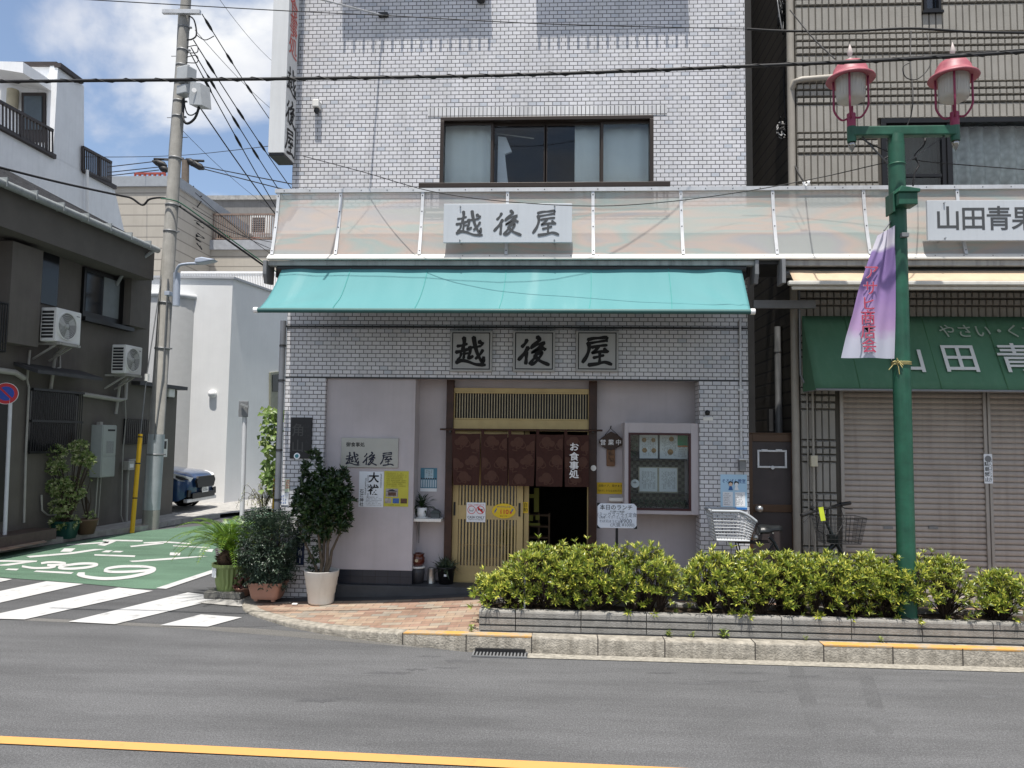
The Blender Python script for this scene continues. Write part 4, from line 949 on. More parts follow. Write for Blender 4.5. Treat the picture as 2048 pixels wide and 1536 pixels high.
t_, x0, x1, z0, z1, y = plate('steel_nameplate', 'brushed steel plate with small and large black characters on the pink panel', 'plaque', (683, 876, 797, 935), PYP, mat('brushed_steel', (.40, .40, .365), .5, .1, 3, metal=.55), .02, None, .003)
k = z1-z0
for i, g in enumerate(GLY): glyph(b := MB(), g, x0+(x1-x0)*(.21+.3*i), z0+k*.3, k*.46, y-.001, wk=.95), b.build('lettering', mat('navy_letter', (.01, .012, .03), .6), t_)
text('御食事処', .057, INK, (x0+(x1-x0)*.25, y, z1-k*.24), t_, bold=.003)
t_, x0, x1, z0, z1, y = plate('shrine_poster', 'white poster with large black characters 大祓 on the pink panel', 'poster', (718, 943, 767, 1014), PYP, mat('white_poster', (.68, .73, .77), .8, .03))
w, h = x1-x0, z1-z0
text('大\n祓', .125, INK, (x0+w*.6, y, z1-h*.36), t_, bold=.012, line=1.15); text('石\n濱\n神\n社', .05, INK, (x0+w*.12, y, z0+h*.25), t_, bold=.002, line=1.05)
b = MB(); scribble(b, x0+w*.84, x0+w*.95, z0+h*.3, z1-h*.05, y, 1, .017, 0, True, 1); scribble(b, x0+w*.22, x0+w*.42, z0+h*.2, z1-h*.1, y, 2, .018, 0, True, 2); scribble(b, x0+w*.3, x0+w*.95, z0+h*.03, z0+h*.3, y, 6, .012, 1, False, 3); b.build('print', [INK, GREYM], t_)
t_, x0, x1, z0, z1, y = plate('yellow_poster', 'yellow-green poster with photographs of a wooden hall on the pink panel', 'poster', (768, 942, 817, 1013), PYP, mat('lime_poster', (.50, .47, .06), .7, .15, 3))
w, h = x1-x0, z1-z0; b = MB(); b.box(x0+w*.08, x0+w*.58, y-.001, y, z0+h*.27, z0+h*.5, 0)
for i in range(3): b.box(x0+w*(.05+.32*i), x0+w*(.31+.32*i), y-.001, y, z0+h*.09, z0+h*.23, (0, 1, 2)[i])
b.prism([(x0+w*.1, y-.0015, z0+h*.42), (x0+w*.34, y-.0015, z0+h*.49), (x0+w*.56, y-.0015, z0+h*.42)], (0, -.0008, 0), 3); b.box(x0+w*.18, x0+w*.5, y-.002, y, z0+h*.3, z0+h*.4, 2)
scribble(b, x0+w*.1, x1-w*.05, z0+h*.55, z1-h*.04, y, 8, .014, 4, False, 6, .9); scribble(b, x0+w*.2, x1-w*.2, z0+h*.01, z0+h*.07, y, 1, .014, 4, False, 7)
b.build('photograph', [mat('photo_grey', (.35, .32, .3), .6, .5, 30), mat('photo_blue', (.05, .12, .35), .6, .4, 30), mat('photo_brown', (.10, .05, .03), .6, .5, 30), mat('photo_roof', (.03, .03, .035), .6), mat('olive_print', (.25, .22, .03), .7)], t_)
t_, x0, x1, z0, z1, y = plate('group_poster', 'small blue poster with a row of pale figures on the recess wall above the shelf', 'poster', (841, 936, 874, 983), RY-.002, mat('teal_poster', (.08, .22, .30), .7, .2, 6))
w, h = x1-x0, z1-z0; b = MB(); b.box(x0+w*.25, x0+w*.78, y-.001, y, z0+h*.55, z1-h*.05, 0); b.box(x0, x1, y-.001, y, z0, z0+h*.14, 1)
for i in range(7): xx_ = x0+w*(.08+.14*i); b.box(xx_-.009, xx_+.009, y-.0012, y, z0+h*.18, z0+h*.5, 2); b.disc((xx_, y-.001, z0+h*.55), .01, (0, -1, 0), .001, 3, 10)
scribble(b, x0+w*.3, x0+w*.74, z0+h*.58, z1-h*.08, y-.001, 3, .02, 4, True, 5)
b.build('print', [mat('pale_blue_print', (.4, .55, .62), .7), PAPER, mat('pale_figures', (.45, .55, .62), .7), mat('dark_heads', (.05, .05, .06), .7), GREYM], t_)
# shelf with plant and ornament
shx0, shx1, shz0, shz1 = pr(822, 1037, 883, 1043, RY-.2); shx0 = mid_x
t_ = thing('wall_shelf', 'small white shelf on brackets in the entrance recess', 'shelf', ((shx0+shx1)/2, RY-.1, shz0))
b = MB(); b.box(shx0, shx1, RY-.24, RY, shz0, shz1); b.build('board', WHITEPL, t_, .004)
b = MB(); b.tube([(shx0+.03, RY-.03, shz0), (shx0+.03, RY-.03, shz0-.28)], .006); b.tube([(shx0+.03, RY-.2, shz0), (shx0+.03, RY-.02, shz0-.2)], .005); b.build('bracket', GREYM, t_)
def pot(b, c, r0, r1, h, mi=0, lip=.0, n=28, soil=1, th=.012):
    b.lathe([(0, 0), (r0, 0), (r1, h-lip), (r1+(.012 if lip else 0), h-lip), (r1+(.012 if lip else 0), h), (r1-th, h), (r1-th, h-.03)], c, mi, n)
    b.lathe([(r1-th, h-.03), (0, h-.025)], c, soil, n)
p = P(843, 1036, RY-.12); p.z = shz1
t_ = thing('potted_houseplant', 'green strap-leaved plant in a small white pot on the recess shelf', 'plant', p)
b = MB(); pot(b, p, .05, .068, .125); b.lathe([(.0, .0), (.075, .004), (.08, .014), (.06, .012)], p, 0, 20); b.build('pot', [WHITE, SOIL], t_)
DKL = leafmat('dark_leaf', (.008, .022, .008), (.016, .042, .012), (.032, .065, .018), .12, .35)
rg = random.Random(8); b = MB()
for i in range(46):
    d = rdir(rg, .45); d.y *= .5; q = p+V((0, 0, .13)); l = rg.uniform(.1, .22)
    for s_ in range(2): leaf(b, q+d*l*.45*s_, (d+V((0, 0, -.25*s_))).normalized(), V((0, 0, 1)), l*.6, .028, .2, .2)
b.build('leaves', DKL, t_)
p = P(870, 1036, RY-.13); p.z = shz1
t_ = thing('house_ornament', 'small dark grey house-shaped ornament on the recess shelf beside the white pot', 'ornament', p); b = MB(); s_ = .05
b.prism([p+V((-s_*1.1, 0, 0)), p+V((s_*1.1, 0, 0)), p+V((s_, 0, .055)), p+V((-s_, 0, .055))], (0, .08, 0)); b.build('body', mat('pewter', (.09, .10, .10), .5, .2, 20), t_, .004)
b = MB(); b.prism([p+V((-s_*1.35, -.012, .055)), p+V((s_*1.35, -.012, .055)), p+V((s_*.5, -.012, .095)), p+V((-s_*.5, -.012, .095))], (0, .104, 0)); b.build('roof', mat('pewter_roof', (.05, .065, .065), .5), t_, .003)
# things on the entrance step
sz = .207
def onstep(px, Y=9.2): q = P(px, 1100, Y); return V((q.x, Y, sz))
p = onstep(836); t_ = thing('dark_crate_bin', 'dark grey round tub with a white lid on the entrance step', 'tub', p); b = MB(); b.lathe([(0, 0), (.07, 0), (.085, .12), (.085, .18), (0, .18)], p, 0, 24); b.build('body', mat('grey_tub', (.05, .05, .055), .5, .2), t_)
b = MB(); b.lathe([(0, .18), (.092, .18), (.092, .196), (0, .2)], p, 0, 24); b.build('lid', WHITEPL, t_)
q = p+V((0, 0, .201)); t_ = thing('brown_jar', 'glossy brown ceramic jar with a pale mark sitting on the white-lidded tub', 'jar', q); b = MB(); b.lathe([(0, 0), (.062, 0), (.085, .05), (.085, .1), (.072, .125), (.08, .14), (.08, .15), (.06, .15), (.06, .1), (0, .1)], q, 0, 26); b.build('body', mat('brown_glaze', (.09, .018, .01), .2, .3, 10, coat=.5), t_)
b = MB(); b.disc(q+V((0, -.0855, .075)), .02, (0, -1, 0), .002, 0, 14); b.build('mark', mat('cream_mark', (.45, .38, .25), .6), t_)
p = onstep(864); t_ = thing('metal_can', 'plain silver metal can standing on the entrance step', 'can', p); b = MB(); b.lathe([(0, 0), (.05, 0), (.05, .004), (.048, .01), (.048, .17), (.05, .175), (.05, .18), (.046, .18), (.046, .1), (0, .1)], p, 0, 26); b.build('body', STEEL, t_)
p = onstep(893); t_ = thing('potted_houseplant', 'grey-green spiky plant in a black plastic pot at the foot of the left door post', 'plant', p)
b = MB(); pot(b, p, .085, .105, .2, 0, .02); b.build('pot', [BLACK, SOIL], t_); b = MB(); b.box(p.x-.012, p.x+.02, p.y-.105, p.y-.098, p.z+.1, p.z+.125); b.build('price_label', PAPER, t_)
rg = random.Random(18); b = MB()
for i in range(120):
    d = rdir(rg, .7); q = p+V((rg.uniform(-.07, .07), rg.uniform(-.07, .07), .18)); leaf(b, q, d, V((0, 0, 1)), rg.uniform(.08, .19), .026, .2, .15)
b.build('leaves', leafmat('grey_green_leaf', (.03, .05, .03), (.07, .10, .06), (.14, .17, .10), .15), t_)
# shirt behind the window
SHX = P(1008, 300, 9.32).x
t_ = thing('hanging_shirt', 'white short-sleeved shirt hanging behind the dark upstairs window pane', 'shirt', (SHX, 9.32, 4.8)); b = MB()
out_ = [(996, 272), (1012, 274), (1024, 303), (1010, 308), (1012, 330), (1017, 372), (994, 372)]
b.prism([P(x, y, 9.30) for x, y in out_], (0, .05, 0)); b.build('cloth', mat('white_cloth', (.75, .78, .85), .9, .05), t_, .008)
b = MB(); b.tube([P(985, 266, 9.45), P(1068, 277, 9.45)], .008); tag(b.build('laundry_pole', WHITE), 'thin white laundry pole behind the dark upstairs window', 'pole')
# ================================================================== NEIGHBOUR BUILDING (ribbed tiles, shutters)
NF = 9.0
nx0 = P(1599, 700, NF).x; nx1 = 10.5
nb_ = thing('ribbed_building', 'grey-beige ribbed-tile building with closed roller shutters beside the white shop', 'building', ((nx0+nx1)/2, NF, 0))
RIB = mat('ribbed_tile', (.285, .27, .24), .75, .12, 3, .25, 90, streak=.3, streakcol=(.22, .2, .17)); RIBB = mat('rib_backing', (.07, .062, .05), .85, .15, 4)
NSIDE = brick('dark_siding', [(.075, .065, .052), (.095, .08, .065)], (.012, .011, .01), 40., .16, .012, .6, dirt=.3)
nwx0, nwx1, nwz0, nwz1 = pr(1762, 236, 2070, 380, NF); nwx1 = 6.6; nwz0 = 4.7
swx0, swx1, swz0, swz1 = pr(1845, -25, 1879, 25, NF)
shx = P(1682, 1000, NF).x; shz = 2.62
b = MB()
def holes(b, fn, x0, x1, z0, z1, hs):
    xs = sorted({x0, x1, *[h[0] for h in hs if x0 < h[0] < x1], *[h[1] for h in hs if x0 < h[1] < x1]}); zs_ = sorted({z0, z1, *[h[2] for h in hs if z0 < h[2] < z1], *[h[3] for h in hs if z0 < h[3] < z1]})
    for a, c in zip(xs, xs[1:]):
        for d, e in zip(zs_, zs_[1:]):
            if not any(h[0] <= (a+c)/2 <= h[1] and h[2] <= (d+e)/2 <= h[3] for h in hs): fn(a, c, d, e)
HS = [(nwx0, nwx1, nwz0, nwz1), (swx0, swx1, swz0, swz1), (shx, nx1+1, -1, shz)]
holes(b, lambda a, c, d, e: b.box(a, c, NF, NF+.3, d, e), nx0, nx1, 0, 12, HS)
b.build('wall', RIBB, nb_)
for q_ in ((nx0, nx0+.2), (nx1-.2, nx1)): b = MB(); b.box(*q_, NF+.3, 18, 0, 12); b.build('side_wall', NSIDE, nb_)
b = MB(); b.box(nx0-.1, nx1+.1, NF-.1, 18, 12, 12.2); b.build('roof', CONC, nb_)
b = MB(); pit = .078; z = .06
rows = []; 
while z < 9.2:
    rows.append((z, z+.341, 0)); z += .341+.014
    for i in range(3): rows.append((z, z+.069, 1)); z += .069+.015
def rib_clip(a, c, d, e):
    for h in HS:
        if a < h[1] and c > h[0] and d < h[3] and e > h[2]:
            if d < h[2]-.03: e = h[2]-.002
            elif e > h[3]+.03: d = h[3]+.002
            else: return None
    return a, c, d, e
# phase the rows so that groups fall where the photograph has them
for (d, e, k) in rows:
    d += .105; e += .105
    x = nx0+.004
    while x < nx1-.1:
        a, c = x+.0025, x+pit-.0025
        q_ = rib_clip(a, c, d, e)
        if q_:
            a, c, d_, e_ = q_
            th = .022 if not k else .034; f = .007
            vs = [(a, NF, d_), (c, NF, d_), (c, NF, e_), (a, NF, e_), (a+f, NF-th, d_+f*.6), (c-f, NF-th, d_+f*.6), (c-f, NF-th, e_-.013), (a+f, NF-th, e_-.013)]
            b.add(vs, [(4, 5, 6, 7), (0, 1, 5, 4), (1, 2, 6, 5), (2, 3, 7, 6), (3, 0, 4, 7)])
        x += pit
b.build('rib_tiles', RIB, nb_)
# windows
BLK = mat('black_frame', (.012, .012, .013), .35, .1, metal=.2)
b = MB()
def frame(b, x0, x1, z0, z1, y0, y1, f): b.box(x0, x1, y0, y1, z1-f, z1); b.box(x0, x1, y0, y1, z0, z0+f); b.box(x0, x0+f, y0, y1, z0+f, z1-f); b.box(x1-f, x1, y0, y1, z0+f, z1-f)
frame(b, nwx0, nwx1, nwz0, nwz1, NF-.02, NF+.12, .06); xm = P(1900, 300, NF).x; b.box(xm-.03, xm+.03, NF+.0, NF+.1, nwz0+.06, nwz1-.06); xs_ = P(1781, 300, NF).x
frame(b, xs_, xm-.03, nwz0+.06, nwz1-.06, NF+.02, NF+.07, .05); zc = P(1830, 349, NF).z; b.box(xs_+.05, xm-.08, NF+.03, NF+.06, zc-.02, zc+.02)
w_ = b.build('window', BLK, nb_, .003)
b = MB(); b.box(nwx0+.06, nwx1-.06, NF+.045, NF+.049, nwz0+.06, nwz1-.06); b.build('pane', GLASS, w_)
b = MB(); b.box(nwx0-.2, nwx1+.2, 11, 11.1, 4.2, 6.4); b.box(nwx0-.2, nwx1+.2, 9.3, 11, 6.4, 6.5); b.build('room', mat('neighbour_room', (.03, .035, .035), .9), nb_)
LACE, tt, pp = newmat('lace_curtain'); u_ = nd(tt, 'ShaderNodeTexCoord'); a = nd(tt, 'ShaderNodeTexVoronoi', i_Scale=14.); r = nd(tt, 'ShaderNodeValToRGB'); r.color_ramp.elements[0].color = (.62, .63, .62, 1); r.color_ramp.elements[1].color = (.32, .33, .33, 1)
tt.links.new(u_.outputs['Object'], a.inputs['Vector']); tt.links.new(a.outputs['Distance'], r.inputs[0]); tt.links.new(r.outputs[0], pp.inputs['Base Color']); pp.inputs['Roughness'].default_value = .9
drape('curtain', xm+.02, nwx1, nwz0, nwz1-.04, NF+.2, LACE, .035, .17, nb_); drape('curtain', xs_, xm-.02, nwz0, nwz1, NF+.26, mat('dim_net', (.05, .055, .055), .9), .02, .2, nb_)
b = MB(); frame(b, swx0, swx1, swz0, swz1, NF-.04, NF+.1, .03); w2 = b.build('window', BLK, nb_); b = MB(); b.box(swx0+.03, swx1-.03, NF+.03, NF+.04, swz0+.03, swz1-.03); b.build('pane', GLASSD, w2)
b = MB(); b.box(swx0-.02, swx1+.02, NF-.06, NF, swz0-.03, swz0); b.build('sill', BLK, w2)
# roller shutters
SHC = mat('shutter_steel', (.385, .335, .295), .5, .14, 2, streak=.4, streakcol=(.2, .16, .13))
SHY = NF+.06
xp0, xp1 = P(1969, 1000, SHY).x, P(1984, 1000, SHY).x
def shutter(x0, x1):
    prof = []; sl = .064; z = .17
    while z < shz: prof += [(SHY+.016, z), (SHY+.016, z+.007), (SHY-.004, z+.010), (SHY-.010, z+.022), (SHY-.010, z+sl*.65), (SHY-.003, z+sl-.004), (SHY+.016, z+sl-.002)]; z += sl
    b = MB(); vs = []; k = len(prof)
    for x in (x0, x1): vs += [(x, y, zz) for y, zz in prof]
    b.add(vs, [(i, k+i, k+i+1, i+1) for i in range(k-1)])
    sh = b.build('shutter', SHC, nb_)
    b = MB(); b.box(x0, x1, SHY-.02, SHY+.02, .15, .2); b.build('bottom_bar', SHC, sh)
    return sh
s1 = shutter(shx+.04, xp0); s2 = shutter(xp1, nx1-.2)
for px in (1777, 1867):
    x0, x1, z0, z1 = pr(px-9, 1053, px+9, 1058, SHY-.02); b = MB(); b.box(x0, x1, SHY-.022, SHY-.01, z0, z1); b.build('lock_plate', GREYM, s1)
b = MB(); b.box(shx, shx+.04, NF-.02, SHY+.05, .15, shz); b.build('side_rail', MATS.get('post_steel') or mat('post_steel', (.34, .31, .28), .4, .1, metal=.3), nb_, .003); b = MB(); b.box(xp0, (xp0+xp1)/2-.008, SHY-.03, SHY+.05, .15, shz); b.box((xp0+xp1)/2+.008, xp1, SHY-.03, SHY+.05, .15, shz); b.box((xp0+xp1)/2-.008, (xp0+xp1)/2+.008, SHY-.015, SHY+.05, .15, shz); b.build('shutter_post', mat('post_steel', (.34, .31, .28), .4, .1, metal=.3), nb_, .003)
t_, x0, x1, z0, z1, y = plate('parking_notice', 'tall white no-parking sticker with vertical characters on the shutter post', 'notice', (1968, 908, 1985, 967), SHY-.031, PAPER, .002)
text('駐\n車\n禁\n止', .053, INK, (x0+.03, y, z0+.13), t_, bold=.002, line=1.1); text('出\n入\n口\nに\nつ\nき', .046, INK, (x1-.026, y, z0+.15), t_, line=.95)
b = MB(); b.disc(((x0+x1)/2, y, z1-.055), .036, (0, -1, 0), .001, 0, 20); b.build('emblem', GREYM, t_)
# pipes on the pillar and in the gap
b = MB(); 
for px, r_, m_ in ((1627, .014, 0), (1616, .008, 0)): x = P(px, 900, NF-.06).x; b.tube([(x, NF-.055, .15), (x, NF-.055, 2.65)], r_, 0, 8)
x0, x1, z0, z1 = pr(1621, 911, 1634, 933, NF-.07); b.box(x0, x1, NF-.1, NF-.03, z0, z1, 1); b.build('conduit', [mat('beige_pipe', (.3, .28, .24), .5), mat('cream_box', (.52, .48, .36), .5)], nb_, .003)
b = MB(); x = P(1586, 300, NF-.02).x-.0; x = nx0-.05
b.tube([(x, NF+.02, .15), (x, NF+.02, 8.5)], .045, 0, 12); p = P(1590, 160, NF-.05)
b.tube([(x, NF+.02, p.z-.12), (x+.02, NF-.05, p.z-.02), (x+.1, NF-.06, p.z), (P(1680, 160, NF).x, NF-.06, p.z+.03)], .035, 0, 10); b.build('downpipe', mat('beige_downpipe', (.30, .275, .235), .5, .1), nb_)
t_ = thing('gap_pipe', 'dark vertical pipe in the narrow gap between the two buildings', 'pipe', P(1555, 900, 9.6)); b = MB(); x = P(1556, 700, 9.7).x
b.tube([(x, 9.7, .15), (x, 9.7, 3.4)], .045, 0, 10)
for z in (1.2, 2.2, 3.1): b.lathe([(.05, -.02), (.05, .02)], (x, 9.7, z), 0, 12)
b.build('pipe', GREYM, t_)
x0, x1, z0, z1 = pr(1560, 810, 1577, 866, 9.8); t_ = thing('meter_box', 'white meter box half seen above the brown gate in the gap', 'meter', ((x0+x1)/2, 9.8, z0)); b = MB(); b.box(x0, x1, 9.8, 9.95, z0-.1, z1); b.build('housing', WHITEPL, t_, .01); b = MB(); b.box(x0-.12, x0, 9.86, 9.95, z0+.02, z1-.05); b.build('backplate', DARKM, t_)
# gate in the gap
GY = 9.08; x0, x1, z0, z1 = pr(1498, 868, 1594, 1120, GY); x0 = XR+.003; z0 = .16; x1 = nx0-.1+.09
BRN = mat('brown_aluminium', (.075, .042, .024), .4, .12, 5, metal=.2); BRP = mat('dark_panel', (.045, .036, .036), .5, .25, 3, .05)
t_ = thing('side_gate', 'brown aluminium side gate with a letter flap in the gap beside the shop', 'gate', ((x0+x1)/2, GY, z0))
fl = pr(1506, 868, 1584, 1120, GY); fb = P(1540, 1009, GY).z; fb2 = P(1540, 1024, GY).z
b = MB(); b.box(x0, fl[0], GY, GY+.06, z0, z1); b.box(fl[1], x1, GY, GY+.06, z0, z1); zt = P(1540, 883, GY).z; b.box(fl[0], fl[1], GY, GY+.06, zt, z1); b.box(fl[0], fl[1], GY, GY+.06, fb2, fb); b.box(fl[0], fl[1], GY, GY+.06, z0, z0+.15); b.box(x0, x1, GY-.01, GY+.07, z1, z1+.015); b.build('frame', BRN, t_, .004)
b = MB(); b.box(fl[0], fl[1], GY+.02, GY+.045, fb, zt); b.box(fl[0], fl[1], GY+.02, GY+.045, z0+.15, fb2); b.build('panel', BRP, t_)
q = pr(1515, 900, 1574, 936, GY); b = MB(); frame(b, q[0], q[1], q[2], q[3], GY-.0, GY+.022, .022)
for px in (1529, 1558): w = P(px, 901, GY); b.box(w.x-.035, w.x+.035, GY-.006, GY+.02, w.z-.014, w.z+.014)
w = P(1545, 935, GY); b.disc(V((w.x, GY, w.z)), .022, (0, -1, 0), .015, 0, 16); b.build('letter_flap', ALU, t_, .002)
w = P(1517, 1017, GY); b = MB(); b.lathe([(.04, 0), (.04, .01), (.018, .015), (.018, .04), (.036, .05), (.038, .07), (.025, .085), (0, .088)], (w.x, GY, w.z), 0, 20, (0, -1, 0)); b.build('knob', STEEL, t_)
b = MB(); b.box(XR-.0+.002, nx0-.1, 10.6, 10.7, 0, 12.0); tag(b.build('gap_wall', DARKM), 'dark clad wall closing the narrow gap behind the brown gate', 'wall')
# awnings of the neighbour
ga = thing('fixed_green_awning', 'fixed green canvas awning with white lettering over the roller shutters', 'awning', (6, 8.7, 2.6))
GB, GFr = 8.87, 8.44
gx0 = P(1632, 782, GFr).x; gzb = P(1850, 781, GFr).z; gzt = P(1850, 633, GB).z; gx1 = 10.2
GRN = mat('green_canvas', (.068, .165, .095), .85, .12, 2, streak=.25, streakcol=(.12, .22, .15)); GRD = mat('green_canvas_side', (.055, .185, .075), .8, .1)
b = MB()
gf = lambda u, v: V((gx0+(gx1-gx0)*u, GB+(GFr-GB)*v, gzt+(gzb-gzt)*v+.012*math.sin(math.pi*v)*math.sin(u*40)))
b.grid(gf, 80, 8); b.add([(gx0, GB, gzt), (gx0, GB, gzb), (gx0, GFr, gzb)], [(0, 1, 2)]); b.add([(gx1, GB, gzt), (gx1, GB, gzb), (gx1, GFr, gzb)], [(0, 1, 2)]); b.build('canvas', GRN, ga, solid=.003)
b = MB()
for px in (1716, 1878, 2010): u = (P(px, 750, 8.5).x-gx0)/(gx1-gx0); b.bar(gf(u, 0)+V((0, -.006, 0)), gf(u, 1)+V((0, -.006, 0)), .008, .002)
b.build('seam', mat('green_seam', (.04, .12, .05), .8), ga)
b = MB(); b.tube([(gx0, GFr, gzb), (gx1, GFr, gzb)], .014, 0, 8); b.tube([(gx0+.01, GFr, gzb), (gx0+.01, GB, gzb)], .012, 0, 8); b.tube([(gx0-.03, GB-.01, gzt+.3), (gx0-.03, GB-.01, gzb+.2), (gx0, GB-.05, gzb+.1)], .012, 0, 8); b.build('frame', GREYM, ga)
up = (gf(.3, 0)-gf(.3, 1)).normalized(); nr = V((0, -up.z, up.y)).normalized(); nr = nr if nr.y < 0 else -nr
def onaw(px, py):
    d = ray(px, py); n = nr; o = gf(.5, .5); k = (o-CAMP).dot(n)/d.dot(n); return CAMP+d*k+n*.022
AWT = mat('awning_letter', (.62, .62, .58), .8, .05)
for ch, px in zip('山田青果店', (1813, 1919, 2032, 2142, 2250)): text(ch, .40, AWT, onaw(px, 722), ga, up=up, bold=.012, sx=1.05)
for ch, px in zip('やさい・くだもの', (1893, 1928, 1964, 1997, 2025, 2060, 2095, 2130)): text(ch, .19, mat('shaded_awning_letter', (.30, .35, .29), .8), onaw(px, 666), ga, up=up, bold=.004)  # white lettering greyed to paint in the canopy's shade
ca = thing('rolled_cream_awning', 'cream canvas awning wound almost fully in above the green one', 'awning', (6, 8.5, 3.7))
cx0 = P(1576, 560, 8.2).x
b = MB(); b.grid(lambda u, v: V((cx0+.05+(10.2-cx0)*u, 8.32-.16*v, P(1800, 541, 8.3).z-(P(1800, 541, 8.3).z-P(1800, 562, 8.16).z)*v-.012*math.sin(math.pi*v)+.008*math.exp(-u*14)*math.sin(u*90+v*4))), 80, 4); b.build('canvas', mat('cream_canvas', (.50, .385, .265), .8, .1, 3, streak=.15), ca, solid=.004)
b = MB(); zb = P(1800, 567, 8.13).z; b.box(cx0-.02, 10.2, 8.10, 8.16, zb-.02, zb+.025); b.box(cx0+.03, 10.2, 8.15, 8.19, zb-.06, zb-.022); b.build('front_bar', mat('white_bar', (.62, .60, .54), .45, .1, streak=.2), ca, .01)
b = MB(); zc = P(1800, 527, 8.32).z; b.box(cx0-.02, 10.2, 8.29, 8.36, zc-.03, zc+.03, 0); b.box(cx0-.06, cx0-.02, 8.2, 8.4, zc-.24, zc+.03, 1); b.tube([(cx0, 8.42, zc-.09), (10.2, 8.42, zc-.09)], .05, 1, 10); b.build('cassette', [MATS['stained_gutter'], GREYM], ca, .006)
b = MB(); b.box(XR, nx0+.1, 8.72, 8.78, 3.47, 3.56); tag(b.build('gap_beam', GREYM), 'grey metal beam bridging the gap under the canopy', 'beam')
a, c, d, e = pr(1855, 400, 2117, 481, SY); cs = thing('canopy_sign', 'pale grey board with 山田青果 in grey letters on the canopy, cut by the right edge', 'sign', ((a+c)/2, SY, d))
b = MB(); b.box(a, c, SY, SY+.035, d, e); b.build('board', SG2, cs, .004)
for ch, px in zip('山田青果店', (1896, 1947, 1998, 2049, 2100)): text(ch, .275, SGL, P(px, 440, SY-.002), cs, bold=.012)
b = MB()
for u in (.13, .865):
    for v in (.06, .93): b.tube([(a+(c-a)*u, SY-.02, d+(e-d)*v), (a+(c-a)*u, SY+.2, d+(e-d)*v)], .008, 0, 8)
b.build('bolt', STEEL, cs)

# ================================================================== PLANTER, HEDGE
PY0, PY1 = 7.225, 7.80; PZ0, PZ1 = .15, .345
pb = thing('concrete_planter', 'long low planter of grooved grey concrete blocks along the kerb', 'planter', (3, 7.5, .15))
jp = [957, 1031, 1162, 1293, 1425]; jX = [P(x, 1240, PY0).x for x in jp]
while jX[-1] < 8.5: jX.append(jX[-1]+.625)
PCON = mat('planter_concrete', (.25, .24, .22), .9, .25, 9, .35, 80, streak=.55, streakcol=(.15, .14, .125))
def block(x0, x1, y0, y1):
    sg = 1 if y1 > y0 else -1; h = PZ1-PZ0; w = abs(y1-y0)
    pf = [(0, 0), (0, .050), (.032, .052), (.032, .067), (0, .069), (0, .116), (.032, .118), (.032, .133), (0, .135), (0, h-.02), (.006, h-.006), (.02, h), (w-.01, h), (w, h-.01), (w, 0)]
    b = MB(); b.prism([(x0, y0+sg*u, PZ0+v) for u, v in pf], (x1-x0, 0, 0)); b.build('block', PCON, pb)
for x0, x1 in zip(jX, jX[1:]):
    block(x0+.004, x1-.004, PY0, PY0+.10); block(x0+.004, x1-.004, PY1, PY1-.10)
b = MB(); h = PZ1-PZ0; b.prism([(jX[0]+.005+u, PY0+.101, PZ0+v) for u, v in ((0, 0), (0, h-.01), (.01, h-.001), (.09, h-.001), (.09, 0))], (0, PY1-PY0-.202, 0)); b.build('block', PCON, pb)
b = MB(); b.box(jX[0]+.02, jX[-1], PY0-.012, PY0+.06, PZ0-.001, PZ0+.012); b.build('base_gap', DARKM, pb)
b = MB(); b.grid(lambda u, v: V((jX[0]+.09+(jX[-1]-jX[0]-.1)*u, PY0+.1+(PY1-PY0-.2)*v, PZ1-.035+.012*math.sin(u*170)*math.sin(v*9))), 120, 6); b.build('soil', SOIL, pb)
AZ = leafmat('azalea_leaf', (.06, .10, .012), (.19, .245, .024), (.54, .52, .09), .2, .36)
STEM = mat('brown_stem', (.045, .03, .02), .8, .3, 20)
